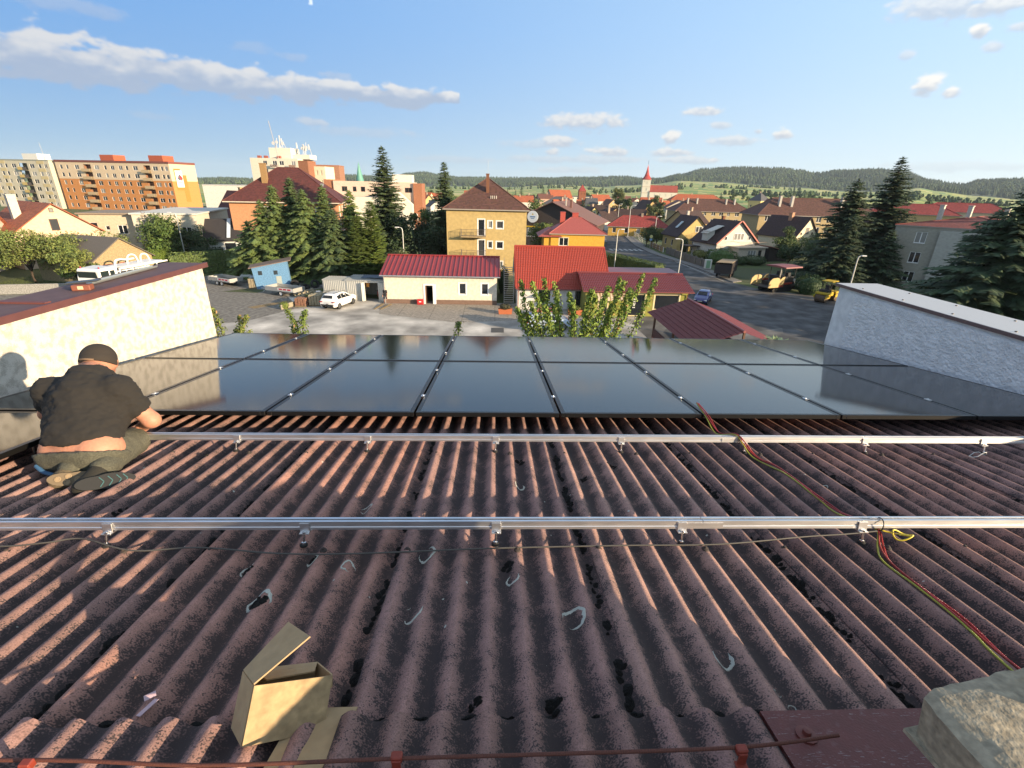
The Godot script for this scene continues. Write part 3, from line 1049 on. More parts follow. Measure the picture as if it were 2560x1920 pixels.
	solo("wrapper", m, mat(lin(0.5, 0.36, 0.4), 0.4), "small pinkish plastic wrapper lying by the ridge tiles", "litter")

func build_chimney() -> void:
	var conc := mat(lin(0.46, 0.40, 0.29), 0.95, T.mottle, 2.2, 0.12)
	var ch := thing("brick_chimney", "stubby chimney of grey beige bricks with rough concrete cap", "chimney", Vector3(1.387, 10.95, -0.313), deg_to_rad(8.5))
	var rng := RandomNumberGenerator.new()
	rng.seed = 88
	var brick_ms := []
	for i in 4:
		brick_ms.append(mat(lin(0.42 + 0.04 * i, 0.35 + 0.035 * i, 0.24 + 0.02 * i), 0.95, T.mottle, 3.0, 0.15))
	var meshes := []
	for i in 4:
		var m := MB.new()
		m.cbox(Vector3.ZERO, Vector3(0.236, 0.062, 0.108), 0.006)
		meshes.append(m.mesh())
	var y := 0.031
	var half := Vector3(0.40, 0, 0.36)
	for row in 8:
		var set_in := 0.02 if row < 3 else 0.012 * (7 - row) * 0.5
		for side in 4:
			var length: float = (half.z if side % 2 == 0 else half.x) * 2.0 - 0.11
			var n := int(length / 0.248)
			for k in n + 1:
				var along := -length * 0.5 + 0.06 + k * 0.248 + (0.11 if row & 1 else 0.0)
				if along > length * 0.5 + 0.05:
					continue
				var p: Vector3
				var turn := 0.0
				if side == 0:
					p = Vector3(-half.x + 0.054 + set_in + rn(rng, 0.006), y, along)
					turn = PI / 2
				elif side == 2:
					p = Vector3(half.x - 0.054 - set_in, y, -along)
					turn = PI / 2
				elif side == 1:
					p = Vector3(along, y, -half.z + 0.054 + set_in + rn(rng, 0.004))
				else:
					p = Vector3(-along, y, half.z - 0.054 - set_in)
				part("brick", meshes[0], brick_ms[rng.randi() % 4], ch, p, turn + rn(rng, 0.015))
		y += 0.073
	var m := MB.new()
	m.bx(Vector3(-0.36, -0.1, -0.32), Vector3(0.36, y - 0.036, 0.32))
	part("mortar_core", m, conc, ch)
	m = MB.new()
	var fz := FastNoiseLite.new()
	fz.seed = 31
	fz.frequency = 3.5
	fz.fractal_octaves = 4
	var nx := 36
	var nz := 36
	var sx := 0.46
	var sz := 0.42
	var cy := y - 0.036
	var top := func(i: int, j: int) -> Vector3:
		var u := float(i) / nx * 2.0 - 1.0
		var w := float(j) / nz * 2.0 - 1.0
		var e := maxf(absf(u), absf(w))
		var round_ := pow(e, 14.0) * 0.016
		return Vector3(u * (sx - 0.012 * absf(fz.get_noise_2d(w * 2.0, 9.0)) - pow(absf(u * w), 6.0) * 0.018), cy + 0.13 - round_ + 0.004 * fz.get_noise_2d(u * 1.5, w * 1.5), w * (sz - 0.012 * absf(fz.get_noise_2d(u * 2.0, 3.0)) - pow(absf(u * w), 6.0) * 0.018))
	for i in nx:
		for j in nz:
			m.quad(top.call(i, j + 1), top.call(i + 1, j + 1), top.call(i + 1, j), top.call(i, j))
	for i in nx:
		for e in [[i, nz, i + 1, nz], [i + 1, 0, i, 0], [nx, nz - i, nx, nz - i - 1], [0, i, 0, i + 1]]:
			var a: Vector3 = top.call(e[0], e[1])
			var b: Vector3 = top.call(e[2], e[3])
			var a2 := Vector3(a.x * 0.97, cy, a.z * 0.97)
			var b2 := Vector3(b.x * 0.97, cy, b.z * 0.97)
			m.quad(a2, b2, b, a)
	m.bx(Vector3(-sx * 0.96, cy, -sz * 0.96), Vector3(sx * 0.96, cy + 0.01, sz * 0.96))
	part("cap", m, conc, ch)
	var pale := mat(lin(0.38, 0.38, 0.36), 0.95, T.mottle, 12.0)
	for q in 26:
		m = MB.new()
		var p := Vector3(rng.randf_range(-0.2, 0.42), cy + 0.128, rng.randf_range(-0.38, 0.2))
		m.lathe([Vector2(0.018 * rng.randf_range(0.4, 1.2), 0), Vector2(0.012, 0.006), Vector2(0, 0.009)], 7, Transform3D(Basis().scaled(Vector3(rng.randf_range(0.6, 1.6), 1, 1)), p))
		part("lichen", m, pale, ch)
	m = MB.new()
	m.cbox(Vector3.ZERO, Vector3(0.16, 0.035, 0.07), 0.006)
	m.cbox(Vector3(0.03, 0.026, 0), Vector3(0.08, 0.018, 0.05), 0.004)
	solo("spirit_level", m, mat(lin(0.75, 0.52, 0.015), 0.4), "bright yellow plastic tool lying on the chimney cap", "tool", Vector3(1.20, 10.95 + cy + 0.150, -0.635), 0.35)
	var fl := thing("red_flashing", "dark red painted sheet flashing with a bolt beside the chimney", "flashing")
	m = MB.new()
	var F := func(x: float, z: float, up: float) -> Vector3: return Vector3(x, crest(z) + up, z)
	var za := -0.925
	var zb := -0.55
	m.quad(F.call(0.80, zb, 0.045), F.call(1.9, zb, 0.045), F.call(1.9, za, 0.028), F.call(0.80, za, 0.028))
	m.quad(F.call(0.80, za, 0.002), F.call(0.80, za, 0.028), F.call(1.9, za, 0.028), F.call(1.9, za, 0.002))
	m.quad(F.call(0.80, zb, 0.02), F.call(0.80, zb, 0.045), F.call(0.80, za, 0.028), F.call(0.80, za, 0.002))
	part("sheet", m, flash_mat(), fl)
	m = MB.new()
	m.lathe([Vector2(0.028, 0), Vector2(0.028, 0.004), Vector2(0.012, 0.006), Vector2(0.011, 0.018), Vector2(0.0, 0.02)], 12, Transform3D(RS, F.call(0.888, -0.845, 0.0335)))
	part("bolt", m, mat(lin(0.13, 0.03, 0.022), 0.5), fl)
	var lc := thing("lightning_conductor", "rusty lightning conductor wire held by red clips along the ridge", "wire")
	m = MB.new()
	var wire := smooth_path([Vector3(-3.6, 11.262, -0.78), Vector3(-2.4, 11.268, -0.775), Vector3(-1.207, 11.266, -0.778), Vector3(-0.714, 11.262, -0.759), Vector3(-0.237, 11.266, -0.763), Vector3(0.156, 11.268, -0.765), Vector3(0.647, 11.266, -0.773), Vector3(0.93, 11.262, -0.80)], 6)
	m.tube(wire, 0.0048, 0.0048, 8)
	part("conductor", m, mat(lin(0.16, 0.05, 0.032), 0.75, T.mottle, 14.0), lc)
	var clip_m := mat(lin(0.26, 0.04, 0.022), 0.55, T.soft, 10.0)
	for x in [-2.1, -1.13, -0.235, 0.647]:
		m = MB.new()
		var zz := -0.765
		var base := crest(zz) + 0.03
		m.cbox(Vector3(x, (base + 11.272) * 0.5 - 0.006, zz + 0.012), Vector3(0.022, 11.272 - base + 0.012, 0.005), 0.001)
		m.cbox(Vector3(x, 11.268, zz), Vector3(0.028, 0.022, 0.02), 0.003)
		m.cbox(Vector3(x, base + 0.034, zz + 0.03), Vector3(0.03, 0.006, 0.05), 0.001)
		part("clip", m, clip_m, lc)

func flash_mat() -> StandardMaterial3D:
	var m := mat(lin(0.135, 0.030, 0.026), 0.55, T.soft, 2.5, 0.08)
	m.detail_enabled = true
	m.detail_blend_mode = BaseMaterial3D.BLEND_MODE_MIX
	var f := FastNoiseLite.new()
	f.seed = 66
	f.frequency = 0.02
	f.fractal_octaves = 5
	var im := f.get_seamless_image(512, 512)
	im.convert(Image.FORMAT_RGBA8)
	for y in 512:
		for x in 512:
			var v := im.get_pixel(x, int(y * 8) % 512).r
			im.set_pixel(x, y, Color(0.55, 0.5, 0.5, smoothstep(0.70, 0.76, v) * 0.8))
	m.detail_albedo = ImageTexture.create_from_image(im)
	m.detail_mask = noise_tex(0.005, 1.0, 1.0, 3, 1, 16)
	return m

func field_mesh(bones: Array, k: float, cell: float, clips := [], wrinkle := 0.0, seed_ := 1) -> ArrayMesh:
	var lo := Vector3.INF
	var hi := -Vector3.INF
	for b in bones:
		var r := maxf(b[2], b[3])
		lo = lo.min(b[0] - Vector3.ONE * r).min(b[1] - Vector3.ONE * r)
		hi = hi.max(b[0] + Vector3.ONE * r).max(b[1] + Vector3.ONE * r)
	lo -= Vector3.ONE * cell * 3.0
	hi += Vector3.ONE * cell * 3.0
	var n := Vector3i(((hi - lo) / cell).ceil()) + Vector3i.ONE
	var f := PackedFloat32Array()
	f.resize(n.x * n.y * n.z)
	f.fill(1.0)
	var sy := n.x
	var sz := n.x * n.y
	for b in bones:
		var a: Vector3 = b[0]
		var ab: Vector3 = b[1] - a
		var l2 := maxf(ab.length_squared(), 1e-9)
		var ra: float = b[2]
		var rb: float = b[3]
		var r := maxf(ra, rb) + k + cell * 2.5
		var i0 := Vector3i(((a.min(b[1]) - Vector3.ONE * r - lo) / cell).floor()).clamp(Vector3i.ZERO, n - Vector3i.ONE)
		var i1 := Vector3i(((a.max(b[1]) + Vector3.ONE * r - lo) / cell).ceil()).clamp(Vector3i.ZERO, n - Vector3i.ONE)
		for z in range(i0.z, i1.z + 1):
			for y in range(i0.y, i1.y + 1):
				for x in range(i0.x, i1.x + 1):
					var p := lo + Vector3(x, y, z) * cell - a
					var t := clampf(p.dot(ab) / l2, 0.0, 1.0)
					var d := (p - ab * t).length() - lerpf(ra, rb, t)
					var i := x + y * sy + z * sz
					var e := f[i]
					var h := clampf(0.5 + 0.5 * (e - d) / k, 0.0, 1.0)
					f[i] = lerpf(e, d, h) - k * h * (1.0 - h)
	for c in clips:
		for z in n.z:
			for y in n.y:
				for x in n.x:
					var i := x + y * sy + z * sz
					if f[i] < cell * 2.0:
						f[i] = maxf(f[i], c.distance_to(lo + Vector3(x, y, z) * cell))
	var idx := PackedInt32Array()
	idx.resize(f.size())
	idx.fill(-1)
	var V := PackedVector3Array()
	var N := PackedVector3Array()
	var ns := FastNoiseLite.new()
	ns.seed = seed_
	ns.frequency = 7.0
	ns.fractal_octaves = 2
	var off := [0, 1, sy, sy + 1, sz, sz + 1, sz + sy, sz + sy + 1]
	for z in n.z - 1:
		for y in n.y - 1:
			for x in n.x - 1:
				var i := x + y * sy + z * sz
				var neg := 0
				for o in off:
					if f[i + o] < 0.0:
						neg += 1
				if neg == 0 or neg == 8:
					continue
				var s := Vector3.ZERO
				var cnt := 0
				for e in [[0, 1], [2, 3], [4, 5], [6, 7], [0, 2], [1, 3], [4, 6], [5, 7], [0, 4], [1, 5], [2, 6], [3, 7]]:
					var u: float = f[i + off[e[0]]]
					var w: float = f[i + off[e[1]]]
					if (u < 0.0) != (w < 0.0):
						var t := u / (u - w)
						var pa := Vector3(e[0] & 1, (e[0] >> 1) & 1, e[0] >> 2)
						var pb := Vector3(e[1] & 1, (e[1] >> 1) & 1, e[1] >> 2)
						s += pa.lerp(pb, t)
						cnt += 1
				var g := Vector3(
					f[i + 1] + f[i + sy + 1] + f[i + sz + 1] + f[i + sz + sy + 1] - f[i] - f[i + sy] - f[i + sz] - f[i + sz + sy],
					f[i + sy] + f[i + sy + 1] + f[i + sz + sy] + f[i + sz + sy + 1] - f[i] - f[i + 1] - f[i + sz] - f[i + sz + 1],
					f[i + sz] + f[i + sz + 1] + f[i + sz + sy] + f[i + sz + sy + 1] - f[i] - f[i + 1] - f[i + sy] - f[i + sy + 1]).normalized()
				idx[i] = V.size()
				var p := lo + (Vector3(x, y, z) + s / cnt) * cell
				if wrinkle > 0.0:
					p += g * wrinkle * (ns.get_noise_3d(p.x * 1.2, p.y * 3.4, p.z * 2.0) + 0.5 * absf(ns.get_noise_3d(p.x * 3.0 + 9.0, p.y * 7.0, p.z * 3.0)))
				V.append(p)
				N.append(g)
	var ix := PackedInt32Array()
	for z in range(1, n.z - 1):
		for y in range(1, n.y - 1):
			for x in range(1, n.x - 1):
				var i := x + y * sy + z * sz
				var a := f[i] < 0.0
				for ax in 3:
					var st: int = [1, sy, sz][ax]
					if a == (f[i + st] < 0.0):
						continue
					var u: int = [sy, sz, 1][ax]
					var w: int = [sz, 1, sy][ax]
					var q := [idx[i - u - w], idx[i - w], idx[i], idx[i - u]]
					if q.has(-1):
						continue
					if a:
						ix.append_array(PackedInt32Array([q[0], q[2], q[1], q[0], q[3], q[2]]))
					else:
						ix.append_array(PackedInt32Array([q[0], q[1], q[2], q[0], q[2], q[3]]))
	if wrinkle > 0.0:
		var acc := PackedVector3Array()
		acc.resize(V.size())
		for t in range(0, ix.size(), 3):
			var nn := (V[ix[t + 2]] - V[ix[t]]).cross(V[ix[t + 1]] - V[ix[t]])
			for q in 3:
				acc[ix[t + q]] += nn
		for i in V.size():
			N[i] = acc[i].normalized() if acc[i].length_squared() > 0 else N[i]
	var arr := []
	arr.resize(Mesh.ARRAY_MAX)
	arr[Mesh.ARRAY_VERTEX] = V
	arr[Mesh.ARRAY_NORMAL] = N
	arr[Mesh.ARRAY_INDEX] = ix
	var m := ArrayMesh.new()
	m.add_surface_from_arrays(Mesh.PRIMITIVE_TRIANGLES, arr)
	return m

func hand_bones(wrist: Vector3, along: Vector3, palm: Vector3, curl: float, right: bool) -> Array:
	along = along.normalized()
	palm = (palm - along * palm.dot(along)).normalized()
	var side := along.cross(palm) * (1.0 if right else -1.0)
	var b := []
	var kn := wrist + along * 0.085
	b.append([wrist, kn + side * 0.022, 0.026, 0.015])
	b.append([wrist, kn - side * 0.022, 0.026, 0.015])
	b.append([wrist + along * 0.03, kn, 0.022, 0.015])
	var lens := [0.066, 0.078, 0.072, 0.056]
	for i in 4:
		var p := kn + side * (0.032 - 0.021 * i)
		var dir := along
		for s in 3:
			dir = (dir * cos(curl * (0.6 + 0.3 * s)) + palm * sin(curl * (0.6 + 0.3 * s))).normalized()
			var q: Vector3 = p + dir * lens[i] * [0.45, 0.32, 0.25][s]
			b.append([p, q, 0.0095 - 0.0008 * s, 0.0088 - 0.0008 * s])
			p = q
	var tp := wrist + along * 0.025 + side * 0.028
	var td := (along * 0.6 + side * 0.7 + palm * 0.35).normalized()
	var t1 := tp + td * 0.04
	b.append([tp, t1, 0.014, 0.011])
	b.append([t1, t1 + (td + along * 0.6 + palm * 0.5 * curl).normalized() * 0.035, 0.0105, 0.009])
	return b

func build_man() -> void:
	var skin := mat(lin(0.50, 0.235, 0.15), 0.6, T.soft, 6.0)
	skin.subsurf_scatter_enabled = true
	skin.subsurf_scatter_strength = 0.12
	var shirt := mat(lin(0.022, 0.020, 0.018), 0.95, T.weave, 8.0)
	var pants := mat(lin(0.115, 0.115, 0.085), 0.95, T.mottle, 5.0)
	var dark := mat(lin(0.045, 0.042, 0.034), 0.95, T.weave, 8.0)
	var o := thing("person", "kneeling person in black t-shirt, grey work trousers and dark cap beside the left wall", "person")
	var hipL := Vector3(-2.69, 10.995, -2.73)
	var hipR := Vector3(-2.465, 11.01, -2.70)
	var chest := Vector3(-2.665, 11.235, -2.97)
	var up := Vector3(-2.69, 11.325, -3.06)
	var shL := Vector3(-2.905, 11.285, -2.99)
	var shR := Vector3(-2.475, 11.295, -2.985)
	var neck := Vector3(-2.705, 11.375, -3.115)
	var head := Vector3(-2.735, 11.395, -3.22)
	var elR := Vector3(-2.325, 11.075, -3.0)
	var wrR := Vector3(-2.44, 10.995, -3.065)
	var elL := Vector3(-3.07, 11.08, -3.08)
	var wrL := Vector3(-3.03, 10.99, -3.25)
	var pel := Vector3(-2.57, 11.04, -2.74)
	var knL := Vector3(-2.86, 10.925, -3.02)
	var knR := Vector3(-2.46, 10.925, -2.97)
	var anL := Vector3(-2.53, 10.965, -2.56)
	var anR := Vector3(-2.36, 10.965, -2.57)
	var body := [[pel, chest, 0.145, 0.155], [chest, up, 0.155, 0.12], [up, neck, 0.075, 0.06], [neck, head, 0.062, 0.08],
		[head, head + Vector3(-0.02, -0.06, -0.05), 0.092, 0.062], [chest, shL, 0.11, 0.075], [chest, shR, 0.11, 0.075],
		[shL, elL, 0.066, 0.047], [elL, wrL, 0.047, 0.030], [shR, elR, 0.068, 0.050], [elR, wrR, 0.052, 0.032],
		[hipL, hipR, 0.135, 0.135], [hipL, knL, 0.10, 0.062], [hipR, knR, 0.10, 0.062], [knL, anL, 0.06, 0.045], [knR, anR, 0.06, 0.045]]
	var hb := hand_bones(wrR, Vector3(-0.05, -0.05, 0.02), Vector3(0, -1, 0.3), 0.7, true) + hand_bones(wrL, Vector3(0.05, -0.06, -0.06), Vector3(0, -1, -0.2), 0.5, false)
	var face := Vector3(-0.35, -0.45, -0.82).normalized()
	var sideway := face.cross(Vector3.UP).normalized()
	for s in [-1.0, 1.0]:
		hb.append([head + sideway * s * 0.085 + Vector3(0, -0.02, 0), head + sideway * s * 0.092 + Vector3(0, 0.015, 0.005), 0.012, 0.018])
	hb.append([head + face * 0.1, head + face * 0.115 + Vector3(0, -0.03, 0), 0.012, 0.016])
	hb.append([head + face * 0.09 + Vector3(0, -0.07, 0.0), head + face * 0.09 + Vector3(0, -0.075, 0), 0.03, 0.03])
	part("body", field_mesh(body + hb, 0.03, 0.0105), skin, o)
	var sb := [[pel + Vector3(0, 0.015, -0.01), chest, 0.17, 0.178], [chest, up, 0.178, 0.135], [chest, shL, 0.125, 0.085], [chest, shR, 0.13, 0.095], [up, neck, 0.10, 0.075],
		[shL, shL.lerp(elL, 0.55), 0.084, 0.075], [shR, shR.lerp(elR, 0.50), 0.095, 0.082], [chest + Vector3(-0.13, -0.05, 0.0), pel + Vector3(-0.09, 0.03, 0), 0.13, 0.13], [chest + Vector3(0.12, -0.05, 0.0), pel + Vector3(0.09, 0.03, 0), 0.12, 0.12]]
	var waist := Plane(Vector3(0.04, -0.86, 0.50).normalized(), pel + Vector3(0.0, 0.02, 0.07))
	var clips := [waist, Plane((neck - up).normalized(), neck + (neck - up) * 0.05)]
	clips.append(Plane((elR - shR).normalized(), shR.lerp(elR, 0.62)))
	part("t_shirt", field_mesh(sb, 0.05, 0.0125, clips.slice(0, 2), 0.011, 3), shirt, o)
	var tb := [[hipL, hipR, 0.155, 0.155], [hipL, knL, 0.125, 0.082], [hipR, knR, 0.125, 0.082], [knL, anL, 0.08, 0.066], [knR, anR, 0.08, 0.066], [hipL + Vector3(0.03, 0.035, 0), hipR + Vector3(-0.03, 0.035, 0), 0.16, 0.16]]
	var top := Plane(Vector3(-0.06, 0.86, -0.50).normalized(), pel + Vector3(0.0, -0.015, 0.09))
	part("trousers", field_mesh([tb[0], tb[5]], 0.04, 0.0125, [top], 0.006, 8), pants, o)
	part("trouser_leg", field_mesh([tb[1], tb[3]], 0.04, 0.0125, [], 0.006, 9), pants, o)
	part("trouser_leg", field_mesh([tb[2], tb[4]], 0.04, 0.0125, [], 0.006, 10), pants, o)
	var capb := [[head + Vector3(0.0, 0.02, 0.0), head + Vector3(-0.005, 0.035, -0.012), 0.108, 0.104]]
	var cp := part("cap", field_mesh(capb, 0.02, 0.009, [Plane(Vector3(0.06, -0.80, 0.6).normalized(), head + Vector3(0, 0.012, 0.03))]), mat(lin(0.035, 0.028, 0.022), 0.9, T.weave, 10.0), o)
	var m := MB.new()
	m.tube(smooth_path([head + Vector3(-0.05, 0.062, 0.082), head + Vector3(0.0, 0.07, 0.098), head + Vector3(0.045, 0.064, 0.086)], 5), 0.006, 0.006, 6)
	part("strap", m, mat(lin(0.20, 0.13, 0.08), 0.8), cp)
	m = MB.new()
	var wb := Basis(Vector3.RIGHT, -0.55)
	for q in [[-0.016, 0.004, 0.9], [-0.006, -0.004, 0.8], [0.006, 0.003, 1.0], [0.016, 0.0, 0.7], [0.0, 0.006, 0.6]]:
		m.box(Vector3(-2.545 + q[0], 11.0 + q[1], -2.548), Vector3(0.011, 0.007 * q[2], 0.004), wb * Basis(Vector3.BACK, q[0] * 20.0))
	part("waist_tag", m, mat(lin(0.02, 0.22, 0.55), 0.6), o)
	for bt in [[anL, Vector3(-2.46, 10.925, -2.50), lin(0.16, 0.125, 0.075), lin(0.21, 0.16, 0.10)], [anR, Vector3(-2.285, 10.93, -2.46), lin(0.02, 0.02, 0.018), lin(0.022, 0.024, 0.026)]]:
		var an: Vector3 = bt[0]
		var mid: Vector3 = bt[1]
		var leftb: bool = bt[1].x < -2.4
		var fb := Basis(Vector3.UP, 0.5 if leftb else 0.9) * Basis(Vector3.RIGHT, -0.45)
		var la := fb * Vector3(1, -0.25, 0)
		var sn := fb * Vector3(0, 0.25, 1)
		var heel := mid - la * 0.085
		var toe := mid + la * 0.10
		var bb := part("boot", field_mesh([[an, heel - sn * 0.02, 0.056, 0.05], [heel - sn * 0.02, toe - sn * 0.025, 0.05, 0.042]], 0.03, 0.01), mat(bt[2] if leftb else lin(0.03, 0.028, 0.02), 0.85, T.mottle, 8.0), o)
		m = MB.new()
		var out := PackedVector2Array()
		for k in 28:
			var a := TAU * k / 28.0
			var rx := 0.14
			var w := 0.043 + 0.008 * sin(a * 0.5) * (1.0 if cos(a) > 0 else 0.6) - 0.007 * exp(-pow((cos(a) + 0.25) / 0.3, 2.0))
			out.append(Vector2(cos(a) * rx, sin(a) * w))
		var sx := Transform3D(Basis(la.normalized(), sn.cross(la).normalized(), sn.normalized()), (heel + toe) * 0.5 + sn * 0.030)
		m.extrude(out, 0.022, sx)
		var so := part("sole", m, mat(bt[3], 0.8, T.grain, 10.0), bb)
		m = MB.new()
		if leftb:
			for q in [[-0.09, 0.0], [-0.045, 0.017], [-0.045, -0.018], [0.0, 0.0], [0.045, 0.02], [0.05, -0.02], [0.09, 0.0]]:
				m.lathe([Vector2(0.016, 0), Vector2(0.016, 0.005), Vector2(0.011, 0.006), Vector2(0.011, 0.003), Vector2(0, 0.003)], 12, sx * Transform3D(Basis(Vector3.RIGHT, PI / 2), Vector3(q[0], q[1], 0.0105)))
			part("lug", m, mat(lin(0.27, 0.20, 0.12), 0.8), so)
		else:
			for q in [-0.02, 0.02, 0.06, 0.09]:
				for s in [-1.0, 1.0]:
					m.box(sx * Vector3(q, s * 0.015, 0.0125), Vector3(0.005, 0.034, 0.004), sx.basis * Basis(Vector3.BACK, s * 0.6))
			part("chevron", m, mat(lin(0.03, 0.10, 0.11), 0.7), so)
	m = MB.new()
	m.tube(smooth_path([Vector3(-2.76, 10.97, -2.585), Vector3(-2.70, 10.945, -2.555), Vector3(-2.63, 10.93, -2.545), Vector3(-2.56, 10.915, -2.53)], 6), 0.014, 0.012, 6)
	part("strap", m, mat(lin(0.06, 0.17, 0.34), 0.7, T.grain, 9.0), o)

func standing_person(o: Node3D, height: float, skin: Material, shirt: Material, legs: Material, shoes: Material, hair: Material, shorts: bool, pose: Dictionary, cell: float) -> void:
	var s := height / 1.78
	var P := func(x: float, y: float, z: float) -> Vector3: return Vector3(x, y, z) * s
	var lean: float = pose.get("lean", 0.0)
	var pel: Vector3 = P.call(0, 0.95, 0)
	var chest: Vector3 = P.call(0, 1.26, -0.25 * lean)
	var up: Vector3 = P.call(0, 1.42, -0.4 * lean)
	var neck: Vector3 = P.call(0, 1.52, -0.46 * lean)
	var head: Vector3 = P.call(0, 1.655, -0.52 * lean)
	var body := [[pel, chest, 0.12 * s, 0.135 * s], [chest, up, 0.135 * s, 0.10 * s], [up, neck, 0.07 * s, 0.055 * s], [neck, head, 0.055 * s, 0.07 * s], [head, head + P.call(0, -0.05, -0.025), 0.092 * s, 0.065 * s], [head + P.call(0, -0.03, -0.09), head + P.call(0, -0.05, -0.105), 0.014 * s, 0.017 * s]]
	var shirtb := [[pel + P.call(0, 0.02, 0), chest, 0.15 * s, 0.155 * s], [chest, up, 0.155 * s, 0.12 * s]]
	var legb := [[P.call(-0.09, 0.95, 0), P.call(0.09, 0.95, 0), 0.145 * s, 0.145 * s]]
	var shoeb := []
	var hands := []
	for e in [-1.0, 1.0]:
		var ear: Vector3 = head + P.call(e * 0.088, -0.03, 0.0)
		body.append([ear, ear + P.call(0, 0.03, 0), 0.012 * s, 0.016 * s])
		var sh: Vector3 = up + P.call(e * 0.18, -0.02, 0)
		var el: Vector3 = sh + pose.get("el%d" % int(e), Vector3(e * 0.07, -0.28, 0.02)) * s
		var wr: Vector3 = el + pose.get("wr%d" % int(e), Vector3(e * 0.02, -0.24, -0.08)) * s
		body.append([chest, sh, 0.11 * s, 0.062 * s])
		body.append([sh, el, 0.058 * s, 0.044 * s])
		body.append([el, wr, 0.044 * s, 0.029 * s])
		hands += hand_bones(wr, wr - el, Vector3(-e, 0, -0.2), 0.35, e > 0)
		shirtb.append([chest, sh, 0.13 * s, 0.085 * s])
		shirtb.append([sh, sh.lerp(el, 0.6), 0.08 * s, 0.072 * s])
		var st: float = pose.get("step", 0.0) * e
		var hip: Vector3 = P.call(e * 0.09, 0.92, 0)
		var kn: Vector3 = P.call(e * 0.11, 0.50, -0.10 * st - 0.03)
		var an: Vector3 = P.call(e * 0.12, 0.09, -0.22 * st + 0.04)
		body.append([hip, kn, 0.085 * s, 0.056 * s])
		body.append([kn, an, 0.056 * s, 0.04 * s])
		legb.append([hip, kn.lerp(hip, 0.1 if shorts else 0.0), 0.11 * s, 0.085 * s])
		if not shorts:
			legb.append([kn, an, 0.08 * s, 0.07 * s])
		shoeb.append([an + P.call(0, -0.03, 0.01), an + P.call(0, -0.055, -0.15), 0.05 * s, 0.038 * s])
	part("body", field_mesh(body + hands, 0.03 * s, cell), skin, o)
	part("t_shirt", field_mesh(shirtb, 0.05 * s, cell * 1.2, [Plane(Vector3.DOWN, -0.9 * s)], 0.005, 5), shirt, o)
	part("shorts" if shorts else "trousers", field_mesh(legb, 0.03 * s, cell * 1.2, [], 0.004, 6), legs, o)
	part("shoes", field_mesh(shoeb, 0.01, cell), shoes, o)
	part("hair", field_mesh([[head + P.call(0, 0.022, 0.018), head + P.call(0, 0.012, 0.035), 0.092 * s, 0.085 * s]], 0.01, cell * 0.8, [Plane(Vector3(0, -0.55, -0.8).normalized(), head + P.call(0, 0.035, -0.05))]), hair, o)

func build_other_people() -> void:
	var skin := mat(lin(0.48, 0.25, 0.17), 0.6)
	var o := thing("person", "person in black t-shirt and dark shorts standing by the open metal shed", "person", Vector3(-12.3, 0.0, -54.2), deg_to_rad(160.0))
	standing_person(o, 1.82, skin, mat(lin(0.02, 0.02, 0.022), 0.9), mat(lin(0.025, 0.022, 0.03), 0.9), mat(lin(0.06, 0.05, 0.05), 0.8), mat(lin(0.22, 0.15, 0.10), 0.8), true, {"step": 0.5, "lean": 0.06}, 0.022)
	o = thing("person", "person in dark work clothes standing behind the ridge with raised arms", "person", Vector3(0.02, 11.18, 0.42), 0.0)
	standing_person(o, 1.74, skin, mat(lin(0.05, 0.05, 0.06), 0.9), mat(lin(0.05, 0.05, 0.06), 0.9), mat(lin(0.03, 0.03, 0.03), 0.8), mat(lin(0.08, 0.05, 0.03), 0.8), false, {"el1": Vector3(0.13, -0.25, -0.10), "wr1": Vector3(-0.16, 0.12, -0.16), "el-1": Vector3(-0.13, -0.25, -0.10), "wr-1": Vector3(0.16, 0.12, -0.16)}, 0.022)

var pane_ms := []
var win_cache := {}
var W_WHITE: StandardMaterial3D
var W_BROWN: StandardMaterial3D
var FASCIA: StandardMaterial3D
var GUTTER: StandardMaterial3D

func face(m: MB, o: Vector3, xd: Vector3, w: float, h: float, holes: Array, deep := 0.14) -> void:
	var xs := [0.0, w]
	var ys := [0.0, h]
	for q in holes:
		xs.append_array([q[0], q[0] + q[2]])
		ys.append_array([q[1], q[1] + q[3]])
	xs.sort()
	ys.sort()
	var nn := xd.cross(Vector3.UP)
	var P := func(x: float, y: float) -> Vector3: return o + xd * x + Vector3.UP * y
	for i in xs.size() - 1:
		if xs[i + 1] - xs[i] < 1e-4:
			continue
		for j in ys.size() - 1:
			if ys[j + 1] - ys[j] < 1e-4:
				continue
			var cx: float = (xs[i] + xs[i + 1]) * 0.5
			var cy: float = (ys[j] + ys[j + 1]) * 0.5
			var open := false
			for q in holes:
				if cx > q[0] and cx < q[0] + q[2] and cy > q[1] and cy < q[1] + q[3]:
					open = true
					break
			if not open:
				m.quad(P.call(xs[i], ys[j]), P.call(xs[i + 1], ys[j]), P.call(xs[i + 1], ys[j + 1]), P.call(xs[i], ys[j + 1]))
	for q in holes:
		var k := [P.call(q[0], q[1]), P.call(q[0] + q[2], q[1]), P.call(q[0] + q[2], q[1] + q[3]), P.call(q[0], q[1] + q[3])]
		for e in 4:
			var a: Vector3 = k[e]
			var b: Vector3 = k[(e + 1) % 4]
			m.quad(b, a, a - nn * deep, b - nn * deep)

